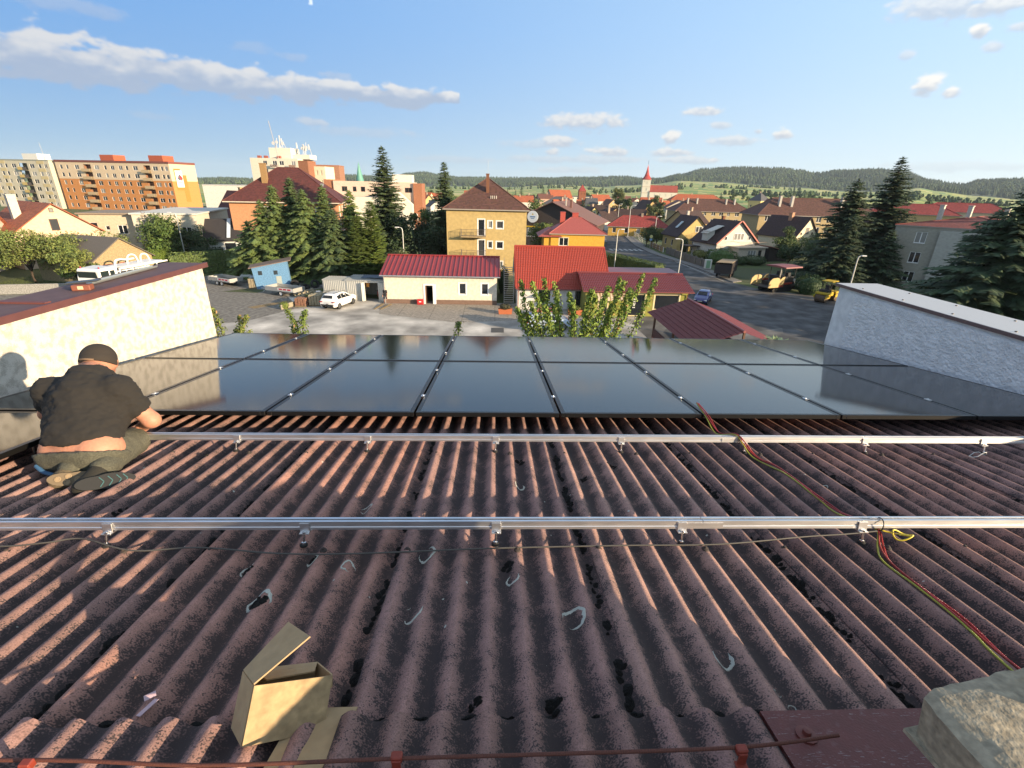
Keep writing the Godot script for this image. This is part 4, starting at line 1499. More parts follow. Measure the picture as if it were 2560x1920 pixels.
func window_meshes(w: float, h: float, style: String) -> Array:
	var key := "%.2f %.2f %s" % [w, h, style]
	if win_cache.has(key):
		return win_cache[key]
	var f := MB.new()
	var b := 0.07
	var z0 := -0.13
	var z1 := -0.06
	f.bx(Vector3(0, 0, z0), Vector3(b, h, z1))
	f.bx(Vector3(w - b, 0, z0), Vector3(w, h, z1))
	f.bx(Vector3(b, 0, z0), Vector3(w - b, b, z1))
	f.bx(Vector3(b, h - b, z0), Vector3(w - b, h, z1))
	var n := 1
	if style.contains("2"):
		n = 2
	elif style.contains("3"):
		n = 3
	for i in range(1, n):
		f.bx(Vector3(w * i / n - 0.05, b, z0 + 0.002), Vector3(w * i / n + 0.05, h - b, z1 - 0.002))
	if style.contains("t"):
		f.bx(Vector3(b, h * 0.68 - 0.03, z0 + 0.004), Vector3(w - b, h * 0.68 + 0.03, z1 - 0.004))
	var p := MB.new()
	p.bx(Vector3(b * 0.5, b * 0.5, -0.105), Vector3(w - b * 0.5, h - b * 0.5, -0.09))
	var s := MB.new()
	s.bx(Vector3(-0.04, -0.05, -0.13), Vector3(w + 0.04, -0.003, 0.05))
	var t := MB.new()
	var q := 0.12
	for r in [[-q, -q, w + q, -0.052], [-q, h, w + q, h + q], [-q, -0.052, 0.0, h], [w, -0.052, w + q, h]]:
		t.bx(Vector3(r[0], r[1], -0.01), Vector3(r[2], r[3], 0.02))
	win_cache[key] = [f.mesh(), p.mesh(), s.mesh(), t.mesh()]
	return win_cache[key]

var win_count := 0
func window(par: Node3D, o: Vector3, xd: Vector3, q: Array, style: String, frame_m: Material, sill_m: Material = null, trim_m: Material = null, called := "window") -> void:
	var ms := window_meshes(q[2], q[3], style)
	var nn := xd.cross(Vector3.UP)
	var w := part(called, ms[0], frame_m, par)
	w.transform = Transform3D(Basis(xd, Vector3.UP, nn), o + xd * q[0] + Vector3.UP * q[1])
	win_count += 1
	var pick := 0 if style.contains("k") else (win_count * 7 + int(q[0] * 13.0)) % 9
	part("pane", ms[1], pane_ms[0 if pick < 4 else 1 if pick < 7 else 2], w)
	if sill_m:
		part("sill", ms[2], sill_m, w)
	if trim_m:
		part("surround", ms[3], trim_m, w)

func poly(m: MB, pts: Array, ud: Vector3, tv := 1.0) -> void:
	var nn: Vector3 = (pts[1] - pts[0]).cross(pts[2] - pts[0]).normalized()
	var vd := nn.cross(ud).normalized()
	var t := []
	for p in pts:
		t.append(Vector2(p.dot(ud), -p.dot(vd)) * tv)
	for i in range(1, pts.size() - 1):
		m.tris(pts[0], pts[i], pts[i + 1], nn, nn, nn, t[0], t[i], t[i + 1])

func roof_shape(kind: String, w: float, d: float, h: float, rise: float, ov: float, thick := 0.14) -> MB:
	var m := MB.new()
	var X := w / 2 + ov
	var Z := d / 2 + ov
	var slope := rise / (d / 2) if kind == "gable_x" else rise / (w / 2)
	if kind == "gable_x" or kind == "gable_z":
		var along_x := kind == "gable_x"
		var half := d / 2 if along_x else w / 2
		var reach := half + ov
		var L := X if along_x else Z
		var y0 := h - slope * ov
		var y1 := h + rise
		for s in [-1.0, 1.0]:
			var P := func(a: float, y: float, l: float) -> Vector3:
				return Vector3(l, y, a * s) if along_x else Vector3(a * s, y, l)
			var up := Vector3(0, thick, 0)
			var q := [P.call(reach, y0, -L), P.call(reach, y0, L), P.call(0.0, y1, L), P.call(0.0, y1, -L)]
			var flip: bool = (s > 0.0) != along_x
			var ud := Vector3.RIGHT if along_x else Vector3.BACK
			var top := [q[0] + up, q[1] + up, q[2] + up, q[3] + up]
			if flip:
				top.reverse()
			poly(m, top, ud)
			var bot := [q[3], q[2], q[1], q[0]]
			if flip:
				bot.reverse()
			poly(m, bot, ud)
			for e in [[0, 1], [1, 2], [3, 0]]:
				if flip:
					m.quad(q[e[1]], q[e[0]], q[e[0]] + up, q[e[1]] + up)
				else:
					m.quad(q[e[0]], q[e[1]], q[e[1]] + up, q[e[0]] + up)
	elif kind == "hip":
		var long_x := w >= d
		var half := (d if long_x else w) / 2
		var sl := rise / half
		var y0 := h - sl * ov * 0.0
		var y1 := y0 + rise + sl * ov
		var rl := absf(w - d) / 2
		var A := Vector3(-X, y0, Z)
		var B := Vector3(X, y0, Z)
		var D := Vector3(X, y0, -Z)
		var E := Vector3(-X, y0, -Z)
		var R0 := Vector3(-rl, y1, 0) if long_x else Vector3(0, y1, rl)
		var R1 := Vector3(rl, y1, 0) if long_x else Vector3(0, y1, -rl)
		if long_x:
			poly(m, [A, B, R1, R0], Vector3.RIGHT)
			poly(m, [D, E, R0, R1], Vector3.LEFT)
			poly(m, [B, D, R1], Vector3.FORWARD)
			poly(m, [E, A, R0], Vector3.BACK)
		else:
			poly(m, [A, B, R0], Vector3.RIGHT)
			poly(m, [B, D, R1, R0], Vector3.FORWARD)
			poly(m, [D, E, R1], Vector3.LEFT)
			poly(m, [E, A, R0, R1], Vector3.BACK)
	return m

func ridge_caps(par: Node3D, kind: String, w: float, d: float, h: float, rise: float, ov: float, mm: Material) -> void:
	if kind != "hip":
		return
	var X := w / 2 + ov
	var Z := d / 2 + ov
	var long_x := w >= d
	var half := (d if long_x else w) / 2
	var y1 := h + rise + rise / half * ov
	var rl := absf(w - d) / 2
	var R := [Vector3(-rl, y1, 0), Vector3(rl, y1, 0)] if long_x else [Vector3(0, y1, rl), Vector3(0, y1, -rl)]
	var m := MB.new()
	if rl > 0.1:
		m.tube([R[0], R[1]], 0.09, 0.09, 6)
	var corners := [Vector3(-X, h, Z), Vector3(X, h, Z), Vector3(X, h, -Z), Vector3(-X, h, -Z)]
	for i in 4:
		var c: Vector3 = corners[i]
		var top: Vector3 = (R[0] if c.x < 0 else R[1]) if long_x else (R[0] if c.z > 0 else R[1])
		m.tube([c, top], 0.08, 0.08, 6)
	part("ridge_cap", m, mm, par)

func house(s: Dictionary) -> Node3D:
	var w: float = s.w
	var d: float = s.d
	var h: float = s.h
	var rise: float = s.get("rise", 0.0)
	var ov: float = s.get("over", 0.4)
	var kind: String = s.get("roof", "hip")
	var o := thing(s.name, s.label, s.get("cat", "house"), s.at, deg_to_rad(s.get("turn", 0.0)), s.get("group", ""))
	var m := MB.new()
	var faces := {
		"front": [Vector3(-w / 2, 0, d / 2), Vector3.RIGHT, w], "right": [Vector3(w / 2, 0, d / 2), Vector3.FORWARD, d],
		"back": [Vector3(w / 2, 0, -d / 2), Vector3.LEFT, w], "left": [Vector3(-w / 2, 0, -d / 2), Vector3.BACK, d]}
	var style: String = s.get("style", "2")
	var fm: Material = s.get("frame", W_WHITE)
	for k in faces:
		var fc: Array = faces[k]
		var holes: Array = s.get(k, [])
		face(m, fc[0], fc[1], fc[2], h, holes)
		for q in holes:
			var st: String = q[4] if q.size() > 4 else style
			if st == "open":
				continue
			window(o, fc[0], fc[1], q, st, q[5] if q.size() > 5 else fm, s.get("sill"), s.get("trim"), "door" if st.contains("d") else "window")
	if kind == "gable_z":
		m.tri(Vector3(-w / 2, h, d / 2), Vector3(w / 2, h, d / 2), Vector3(0, h + rise, d / 2))
		m.tri(Vector3(w / 2, h, -d / 2), Vector3(-w / 2, h, -d / 2), Vector3(0, h + rise, -d / 2))
	elif kind == "gable_x":
		m.tri(Vector3(w / 2, h, d / 2), Vector3(w / 2, h, -d / 2), Vector3(w / 2, h + rise, 0))
		m.tri(Vector3(-w / 2, h, -d / 2), Vector3(-w / 2, h, d / 2), Vector3(-w / 2, h + rise, 0))
	part("wall", m, s.wall, o)
	for q in s.get("attic", []):      # windows set into the front gable: [x, y, w, h, style]
		var p := part("window", window_meshes(q[2], q[3], q[4])[0], fm, o, Vector3(q[0], q[1], d / 2 + 0.14))
		part("pane", window_meshes(q[2], q[3], q[4])[1], pane_ms[win_count % 3], p)
		win_count += 1
		if s.has("trim"):
			part("surround", window_meshes(q[2], q[3], q[4])[3], s.trim, p, Vector3(0, 0, -0.12))
	if kind == "flat":
		m = MB.new()
		m.bx(Vector3(-w / 2 - ov, h, -d / 2 - ov), Vector3(w / 2 + ov, h + 0.22, d / 2 + ov))
		part("roof", m, s.roofm, o)
	else:
		var r := part("roof", roof_shape(kind, w, d, h, rise, ov), s.roofm, o)
		if kind == "hip":
			m = MB.new()
			m.bx(Vector3(-w / 2 - ov + 0.02, h - 0.16, -d / 2 - ov + 0.02), Vector3(w / 2 + ov - 0.02, h - 0.005, d / 2 + ov - 0.02))
			part("eaves", m, s.get("eaves", FASCIA), o)
			ridge_caps(o, kind, w, d, h, rise, ov, s.get("caps", s.roofm))
	if s.has("plinth"):
		m = MB.new()
		var ph: float = s.get("plinth_h", 0.5)
		m.bx(Vector3(-w / 2 - 0.03, -0.3, -d / 2 - 0.03), Vector3(w / 2 + 0.03, ph, d / 2 + 0.03))
		part("plinth", m, s.plinth, o)
	for c in s.get("chimneys", []):   # [x, z, y0, y1, size_x, size_z, material]
		m = MB.new()
		m.bx(Vector3(c[0] - c[4] / 2, c[2], c[1] - c[5] / 2), Vector3(c[0] + c[4] / 2, c[3], c[1] + c[5] / 2))
		m.bx(Vector3(c[0] - c[4] / 2 - 0.06, c[3], c[1] - c[5] / 2 - 0.06), Vector3(c[0] + c[4] / 2 + 0.06, c[3] + 0.1, c[1] + c[5] / 2 + 0.06))
		part("chimney", m, c[6], o)
	return o

func row(n: int, x0: float, step: float, y: float, w: float, h: float) -> Array:
	var a := []
	for i in n:
		a.append([x0 + step * i, y, w, h])
	return a

func tile_mat(c: Color, rough := 0.8) -> StandardMaterial3D:
	if not T.has("tile"):
		var W := 512
		var im := Image.create(W, W, false, Image.FORMAT_RGB8)
		var rng := RandomNumberGenerator.new()
		rng.seed = 55
		for j in 16:
			for i in 16:
				var v := rng.randf_range(0.80, 1.0)
				im.fill_rect(Rect2i(i * 32, j * 32, 32, 32), Color(v, v * rng.randf_range(0.94, 1.0), v * rng.randf_range(0.9, 1.0)))
		T.tile = ImageTexture.create_from_image(im)
		var hb := Image.create(W, W, false, Image.FORMAT_L8)
		for y in W:
			for x in W:
				var v := 0.35 + 0.55 * float(y % 32) / 32.0 - (0.25 if x % 32 < 3 else 0.0)
				hb.set_pixel(x, y, Color(v, v, v))
		T.tileh = ImageTexture.create_from_image(hb)
	var m := StandardMaterial3D.new()
	m.albedo_color = c
	m.albedo_texture = T.tile
	m.roughness = rough
	m.uv1_scale = Vector3(0.22, 0.22, 1)
	m.heightmap_enabled = true
	m.heightmap_scale = 4.0
	m.heightmap_texture = T.tileh
	return m

func plaster(r: float, g: float, b: float, tex: Texture2D = null, scale := 0.35) -> StandardMaterial3D:
	return mat(lin(r, g, b), 0.92, tex if tex else T.soft, scale)

func building_mats() -> void:
	for c in [[0.012, 0.016, 0.022], [0.05, 0.055, 0.06], [0.24, 0.24, 0.23]]:
		var g := mat(lin(c[0], c[1], c[2]), 0.06)
		g.metallic_specular = 0.6
		pane_ms.append(g)
	W_WHITE = mat(lin(0.74, 0.74, 0.73), 0.5)
	W_BROWN = mat(lin(0.10, 0.05, 0.03), 0.6)
	FASCIA = mat(lin(0.30, 0.27, 0.24), 0.7)
	GUTTER = metal(lin(0.4, 0.4, 0.4), 0.5, 0.8)

func balcony(par: Node3D, x0: float, x1: float, y: float, z: float, out: float, slab_m: Material, rail_m: Material, solid: Material = null) -> void:
	var m := MB.new()
	m.bx(Vector3(x0, y - 0.16, z + 0.002), Vector3(x1, y, z + out))
	var b := part("balcony", m, slab_m, par)
	m = MB.new()
	for p in [[Vector3(x0 + 0.03, 0, z + 0.03), Vector3(x0 + 0.03, 0, z + out - 0.03)], [Vector3(x0 + 0.03, 0, z + out - 0.03), Vector3(x1 - 0.03, 0, z + out - 0.03)], [Vector3(x1 - 0.03, 0, z + out - 0.03), Vector3(x1 - 0.03, 0, z + 0.03)]]:
		var a: Vector3 = p[0]
		var c: Vector3 = p[1]
		for hh in [0.95, 0.12]:
			m.cyl(a + Vector3(0, y + hh, 0), c + Vector3(0, y + hh, 0), 0.022, 5)
		var n := int(a.distance_to(c) / 0.13)
		for i in n + 1:
			var q := a.lerp(c, float(i) / n)
			m.cyl(q + Vector3(0, y, 0), q + Vector3(0, y + 0.95, 0), 0.009 if i % 6 else 0.022, 4)
	part("railing", m, rail_m, b)
	if solid:
		m = MB.new()
		m.bx(Vector3(x0 + 0.03, y + 0.1, z + out - 0.055), Vector3(x1 - 0.03, y + 0.9, z + out - 0.045))
		part("screen", m, solid, b)

func build_buildings() -> void:
	building_mats()
	var brown_tile := tile_mat(lin(0.115, 0.055, 0.042))
	var dark_tile := tile_mat(lin(0.05, 0.028, 0.028))
	var red_tile := tile_mat(lin(0.22, 0.05, 0.038))
	var orange_tile := tile_mat(lin(0.36, 0.115, 0.055))
	var maroon := tile_mat(lin(0.105, 0.028, 0.024))
	var brickm := mat(lin(0.26, 0.115, 0.065), 0.95, T.mottle, 1.2)
	var pale_ch := plaster(0.55, 0.52, 0.46)
	var ym := plaster(0.50, 0.375, 0.16, T.soft, 0.25)
	var wins := []
	for fl in 3:
		var y := 0.95 + 2.85 * fl
		wins.append([4.55, y - 0.9, 0.95, 2.3, "1"])
		wins.append([6.0, y + 0.25, 0.62, 0.95, "1"])
		wins.append([7.25, y + 0.2, 0.95, 1.0, "1"])
	var yb := house({"name": "apartment_house", "label": "ochre yellow flats with brown hip roof and two stacked balconies", "cat": "building", "at": Vector3(-1.15, 0, -79.4), "turn": -1.0, "w": 11.6, "d": 12.0, "h": 9.45, "rise": 3.9, "over": 0.5, "roof": "hip", "wall": ym, "roofm": brown_tile, "front": wins, "trim": W_WHITE, "sill": W_WHITE, "plinth": plaster(0.30, 0.24, 0.14), "plinth_h": 0.7,
		"right": row(2, 3.0, 4.0, 1.1, 1.2, 1.4) + row(2, 3.0, 4.0, 3.95, 1.2, 1.4) + row(2, 3.0, 4.0, 6.8, 1.2, 1.4), "chimneys": [[0.05, 2.9, 11.2, 14.1, 0.42, 0.75, brickm]]})
	for fl in [1, 2]:
		balcony(yb, -3.7, -0.05, 2.9 * fl - 0.05, 6.0, 1.1, plaster(0.40, 0.30, 0.16), metal(lin(0.13, 0.12, 0.11), 0.6, 0.3))
	for i in 4:
		var m := MB.new()
		m.cyl(Vector3(0.55 + 0.27 * i, 10.4, 4.4), Vector3(0.55 + 0.27 * i, 11.25, 4.4), 0.06, 8)
		part("vent_pipe", m, pale_ch, yb)
	var ant := MB.new()
	ant.cyl(Vector3(0.1, 14.0, 2.9), Vector3(0.1, 16.0, 2.9), 0.02, 5)
	part("antenna", ant, GUTTER, yb)
	var om := plaster(0.50, 0.245, 0.125)
	var oh := house({"name": "apartment_house", "label": "orange house with wide maroon hip roof behind the spruces", "cat": "building", "at": Vector3(-37.6, 0, -96.5), "turn": 10.0, "w": 17.5, "d": 14.0, "h": 9.2, "rise": 5.0, "over": 0.8, "roof": "hip", "wall": om, "roofm": maroon, "trim": W_WHITE, "sill": W_WHITE, "eaves": plaster(0.6, 0.55, 0.45),
		"front": row(3, 7.0, 3.4, 1.2, 1.3, 1.6) + row(3, 7.0, 3.4, 4.0, 1.3, 1.6) + row(3, 7.0, 3.4, 6.8, 1.3, 1.6) + [[5.3, 3.2, 0.9, 2.3, "1"], [5.3, 6.0, 0.9, 2.3, "1"]],
		"right": row(3, 1.6, 4.2, 1.2, 1.3, 1.6) + row(3, 1.6, 4.2, 4.0, 1.3, 1.6) + row(3, 1.6, 4.2, 6.8, 1.3, 1.6), "chimneys": [[-3.4, 3.2, 10.6, 15.2, 0.9, 1.1, mat(lin(0.40, 0.25, 0.11), 0.95, T.mottle, 0.8)]]})
	balcony(oh, -5.2, -2.0, 3.1, 7.0, 1.2, plaster(0.5, 0.42, 0.3), metal(lin(0.08, 0.06, 0.05), 0.6, 0.3))
	balcony(oh, -5.2, -2.0, 0.45, 7.0, 1.2, plaster(0.5, 0.42, 0.3), metal(lin(0.08, 0.06, 0.05), 0.6, 0.3))
	var sk := MB.new()
	sk.box(Vector3(6.0, 12.0, 3.45), Vector3(0.6, 0.08, 0.8), Basis(Vector3.RIGHT, 0.6))
	part("skylight", sk, pane_ms[2], oh)
	panel_blocks(pale_ch)
	antenna_block()
	modern_complex()
	left_houses(orange_tile, maroon, dark_tile, pale_ch)
	right_houses(dark_tile, brown_tile, red_tile, pale_ch, brickm)
	middle_houses(red_tile, brown_tile, pale_ch)

func panel_blocks(pale_ch: Material) -> void:
	var L := 53.0
	var H := 17.4
	var up := plaster(0.68, 0.54, 0.38)
	var low := plaster(0.58, 0.25, 0.08)
	var o := thing("apartment_block", "long slab of flats, beige above and orange below, with sign on its end wall", "building", Vector3(-146.0, 0, -212.5), deg_to_rad(-14.0))
	var cols := [2.2, 5.4, 10.0, -1, 19.5, 25.0, 28.6, 32.8, 36.2, 40.4, -2, 44.8, 47.9, 50.6]
	var logg := [[13.6, 3.4], [41.6, 2.9]]
	cols = [[2.0, 1.2], [5.0, 1.0], [9.2, 2.0], [18.6, 2.1], [23.2, 1.1], [26.2, 1.7], [30.0, 1.7], [33.2, 1.1], [36.6, 2.1], [45.6, 2.2], [49.2, 1.0], [51.0, 1.3]]
	for part_i in 2:
		var y0: float = [0.0, 11.4][part_i]
		var y1: float = [11.4, H][part_i]
		var holes := []
		for fl in 6:
			var y := 0.9 + 2.8 * fl
			if y + 1.5 > y1 or y < y0:
				continue
			for c in cols:
				holes.append([c[0], y - y0, c[1], 1.5, "2" if c[1] > 1.4 else "1"])
			for g in logg:
				holes.append([g[0], y - y0 - 0.75, g[1], 2.55, "open"])
		var m := MB.new()
		var fo := Vector3(-L / 2, y0, 6)
		face(m, fo, Vector3.RIGHT, L, y1 - y0, holes, 0.16)
		face(m, Vector3(L / 2, y0, 6), Vector3.FORWARD, 12.0, y1 - y0, [])
		face(m, Vector3(L / 2, y0, -6), Vector3.LEFT, L, y1 - y0, [])
		face(m, Vector3(-L / 2, y0, -6), Vector3.BACK, 12.0, y1 - y0, [])
		part("wall", m, [low, up][part_i], o)
		for q in holes:
			if q[4] != "open":
				window(o, fo, Vector3.RIGHT, q, q[4], W_WHITE)
			else:
				m = MB.new()
				var a := fo + Vector3(q[0], q[1], 0)
				var b := a + Vector3(q[2], q[3], 0)
				m.quad(Vector3(a.x, a.y, 4.6), Vector3(b.x, a.y, 4.6), Vector3(b.x, b.y, 4.6), Vector3(a.x, b.y, 4.6))
				m.quad(Vector3(a.x, a.y, 6), Vector3(a.x, a.y, 4.6), Vector3(a.x, b.y, 4.6), Vector3(a.x, b.y, 6))
				m.quad(Vector3(b.x, a.y, 4.6), Vector3(b.x, a.y, 6), Vector3(b.x, b.y, 6), Vector3(b.x, b.y, 4.6))
				m.bx(Vector3(a.x, a.y - 0.1, 4.6), Vector3(b.x, a.y, 6.0))
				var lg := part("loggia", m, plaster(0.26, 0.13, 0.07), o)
				m = MB.new()
				m.bx(Vector3(a.x - 0.7, a.y, 6.03), Vector3(b.x, a.y + 1.0, 6.09))
				m.bx(Vector3(a.x - 0.7, a.y - 0.16, 5.9), Vector3(b.x, a.y - 0.1, 6.9))
				m.bx(Vector3(a.x - 0.7, a.y, 6.84), Vector3(b.x, a.y + 0.95, 6.9))
				part("parapet", m, plaster(0.52, 0.40, 0.24), lg)
	var m := MB.new()
	m.bx(Vector3(-L / 2 - 0.15, H, -6.15), Vector3(L / 2 + 0.15, H + 0.75, 6.15))
	part("roof_edge", m, mat(lin(0.20, 0.065, 0.05), 0.7, T.soft, 0.3), o)
	for x in [-8.2, 14.5]:
		m = MB.new()
		m.bx(Vector3(x, H + 0.75, -2.5), Vector3(x + 6.4, H + 2.9, 2.5))
		part("lift_house", m, mat(lin(0.42, 0.10, 0.045), 0.8, T.soft, 0.3), o)
	var X := L / 2 + 0.004
	m = MB.new()
	var steps := PackedVector2Array([Vector2(-4.4, 11.4), Vector2(-4.4, 15.8), Vector2(-1.4, 15.8), Vector2(-1.4, 13.6), Vector2(0.9, 13.6), Vector2(0.9, 4.0), Vector2(-1.2, 4.0), Vector2(-1.2, 8.2), Vector2(-4.4, 8.2)])
	var fwd := Transform3D(Basis(Vector3.FORWARD, Vector3.UP, Vector3.RIGHT), Vector3(X + 0.02, 0, 0))
	var sp := PackedVector2Array(steps)
	sp.reverse()
	m.extrude(sp, 0.04, fwd)
	part("painted_panel", m, plaster(0.50, 0.21, 0.045), o)
	m = MB.new()
	m.bx(Vector3(X + 0.045, 9.3, 0.9), Vector3(X + 0.07, 15.2, 4.0))
	var sg := part("sign", m, mat(lin(0.78, 0.78, 0.76), 0.6), o)
	m = MB.new()
	for q in [[2.0, 12.0, 1.2, 2.0], [2.9, 11.6, 0.7, 1.2]]:
		m.box(Vector3(X + 0.075, q[1] + 0.7, q[0]), Vector3(0.02, q[3], q[2]), Basis(Vector3.RIGHT, 0.5))
	part("emblem", m, mat(lin(0.09, 0.09, 0.12), 0.6), sg)
	m = MB.new()
	m.box(Vector3(X + 0.08, 12.7, 1.7), Vector3(0.02, 1.1, 1.0), Basis(Vector3.RIGHT, 0.5))
	part("emblem", m, mat(lin(0.55, 0.03, 0.03), 0.6), sg)
	m = MB.new()
	m.bx(Vector3(X + 0.072, 10.9, 1.3), Vector3(X + 0.085, 11.1, 3.6))
	m.bx(Vector3(X + 0.072, 10.3, 1.5), Vector3(X + 0.085, 10.42, 3.4))
	part("caption", m, mat(lin(0.45, 0.05, 0.05), 0.6), sg)
	var pb := plaster(0.56, 0.52, 0.41)
	var holes := []
	for fl in 6:
		for c in [[1.0, 1.0], [3.6, 1.4], [7.0, 1.2], [9.6, 1.2], [13.0, 2.2], [22.2, 2.2], [26.6, 1.2], [29.4, 1.4]]:
			holes.append([c[0], 0.9 + 2.8 * fl, c[1], 1.5, "2" if c[1] > 1.3 else "1"])
		holes.append([16.6, 0.2 + 2.8 * fl, 4.4, 2.5, "open"])
	var b := thing("apartment_block", "pale grey green slab of flats with yellow balcony column at left edge", "building", Vector3(-189.0, 0, -222.0), deg_to_rad(-14.0))
	m = MB.new()
	var fo := Vector3(-16, 0, 6)
	face(m, fo, Vector3.RIGHT, 32.0, 17.6, holes, 0.16)
	face(m, Vector3(16, 0, 6), Vector3.FORWARD, 12.0, 17.6, [])
	face(m, Vector3(-16, 0, -6), Vector3.BACK, 12.0, 17.6, [])
	part("wall", m, pb, b)
	for q in holes:
		if q[4] != "open":
			window(b, fo, Vector3.RIGHT, q, q[4], W_WHITE)
		else:
			m = MB.new()
			var a := fo + Vector3(q[0], q[1], 0)
			m.bx(Vector3(a.x, a.y, 4.4), Vector3(a.x + q[2], a.y + q[3], 4.5))
			m.bx(Vector3(a.x, a.y - 0.12, 4.5), Vector3(a.x + q[2], a.y, 6.8))
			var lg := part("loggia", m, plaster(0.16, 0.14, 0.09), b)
			m = MB.new()
			m.bx(Vector3(a.x, a.y, 6.72), Vector3(a.x + q[2] * 0.55, a.y + 1.05, 6.8))
			part("parapet", m, plaster(0.56, 0.42, 0.16), lg)
			m = MB.new()
			m.bx(Vector3(a.x + q[2] * 0.55, a.y, 6.73), Vector3(a.x + q[2], a.y + 1.05, 6.79))
			part("parapet", m, plaster(0.10, 0.085, 0.08), lg)
	var cm := plaster(0.55, 0.46, 0.26)
	for fl in 6:
		for c in [[2.2, 2.6], [8.2, 3.0], [27.6, 3.6]]:
			m = MB.new()
			m.bx(Vector3(-16 + c[0] - c[1] * 0.45, 2.45 + 2.8 * fl, 6.0), Vector3(-16 + c[0] + c[1] * 0.55, 3.6 + 2.8 * fl, 6.05))
			part("panel", m, cm, b)
	m = MB.new()
	m.bx(Vector3(-16.1, 17.6, -6.1), Vector3(16.1, 18.0, 6.1))
	part("roof_edge", m, plaster(0.3, 0.32, 0.28), b)
	m = MB.new()
	m.bx(Vector3(-1.0, 18.0, -2.5), Vector3(6.5, 20.3, 2.5))
	part("lift_house", m, plaster(0.7, 0.7, 0.66), b)
	m = MB.new()
	m.cyl(Vector3(6.9, 18, 0), Vector3(6.2, 24.5, 0), 0.06, 5)
	part("mast", m, GUTTER, b)

func antenna_block() -> void:
	var wm := plaster(0.72, 0.66, 0.55)
	var o := thing("apartment_tower", "cream tower block with roof antennas behind the maroon roof", "building", Vector3(-84.2, 0, -211.0), deg_to_rad(-6.0))
	var holes := []
	for fl in 7:
		for c in [[5.0, 1.6], [11.5, 1.7], [16.2, 1.6]]:
			holes.append([c[0], 0.9 + 2.85 * fl, c[1], 1.5, "2"])
		holes.append([8.8, 0.9 + 2.85 * fl, 1.7, 1.5, "2"])
	var m := MB.new()
	var fo := Vector3(-9.4, 0, 6)
	face(m, fo, Vector3.RIGHT, 18.8, 20.4, holes)
	face(m, Vector3(9.4, 0, 6), Vector3.FORWARD, 7.0, 20.4, [])
	face(m, Vector3(9.4, 0, -1.0), Vector3.FORWARD, 7.0, 17.0, [])
	face(m, Vector3(-9.4, 0, -8), Vector3.BACK, 14.0, 20.4, [])
	face(m, Vector3(9.4, 0, -8), Vector3.LEFT, 18.8, 20.4, [])
	m.quad(Vector3(-9.4, 20.4, 6), Vector3(9.4, 20.4, 6), Vector3(9.4, 20.4, -8), Vector3(-9.4, 20.4, -8))
	part("wall", m, wm, o)
	for q in holes:
		window(o, fo, Vector3.RIGHT, q, "2", W_WHITE)
	for fl in 7:
		balcony(o, -1.2, 1.6, 0.1 + 2.85 * fl, 6.0, 1.1, wm, GUTTER, mat(lin(0.18, 0.12, 0.09), 0.8))
		balcony(o, 6.2, 8.8, 0.1 + 2.85 * fl, 6.0, 1.1, wm, GUTTER, mat(lin(0.30, 0.16, 0.11), 0.8))
	m = MB.new()
	m.bx(Vector3(9.0, 0, 5.9), Vector3(13.2, 19.8, -1.0))
	part("brick_wing", m, mat(lin(0.38, 0.165, 0.09), 0.9, T.mottle, 0.3), o)
	m = MB.new()
	face(m, Vector3(13.2, 0, 1.0), Vector3.RIGHT, 4.2, 18.0, [[0.7, 15.0, 0.7, 1.6], [2.4, 15.0, 0.7, 1.6], [0.7, 11.5, 0.7, 1.6], [2.4, 11.5, 0.7, 1.6]])
	m.bx(Vector3(13.2, 0, -8), Vector3(17.4, 18.0, 0.8))
	part("side_wing", m, plaster(0.72, 0.66, 0.50), o)
	m = MB.new()
	m.bx(Vector3(-3.0, 20.4, -4), Vector3(5.6, 24.2, 3))
	m.bx(Vector3(5.6, 20.4, -4), Vector3(12.4, 22.0, 2))
	part("lift_house", m, plaster(0.74, 0.70, 0.60), o)
	var rng := RandomNumberGenerator.new()
	rng.seed = 6
	for i in 14:
		m = MB.new()
		var x := rng.randf_range(-2.5, 12.0)
		var y0 := 24.2 if x < 5.6 else 22.0
		var hh := rng.randf_range(2.0, 4.5)
		m.cyl(Vector3(x, y0, rng.randf_range(-2, 2)), Vector3(x, y0 + hh, 0), 0.09, 5)
		if i % 2:
			m.bx(Vector3(x - 0.18, y0 + hh - 2.0, 0.1), Vector3(x + 0.18, y0 + hh, 0.35))
		else:
			m.lathe([Vector2(0.0, 0), Vector2(0.6, 0.12), Vector2(0.62, 0.2), Vector2(0.0, 0.24)], 10, Transform3D(Basis(Vector3.RIGHT, PI / 2), Vector3(x, y0 + hh * 0.6, 0.2)))
		part("antenna", m, mat(lin(0.55, 0.55, 0.55), 0.6), o)
	m = MB.new()
	m.cyl(Vector3(2.2, 20.4, 6.4), Vector3(0.4, 33.0, 6.4), 0.11, 5)
	part("mast", m, mat(lin(0.35, 0.33, 0.33), 0.6), o)
	for x in [-4.6, -7.2, 0.6]:
		m = MB.new()
		m.bx(Vector3(x, 20.4, 3.5), Vector3(x + 1.3, 21.3, 4.5))
		part("roof_vent", m, mat(lin(0.28, 0.08, 0.06), 0.8), o)

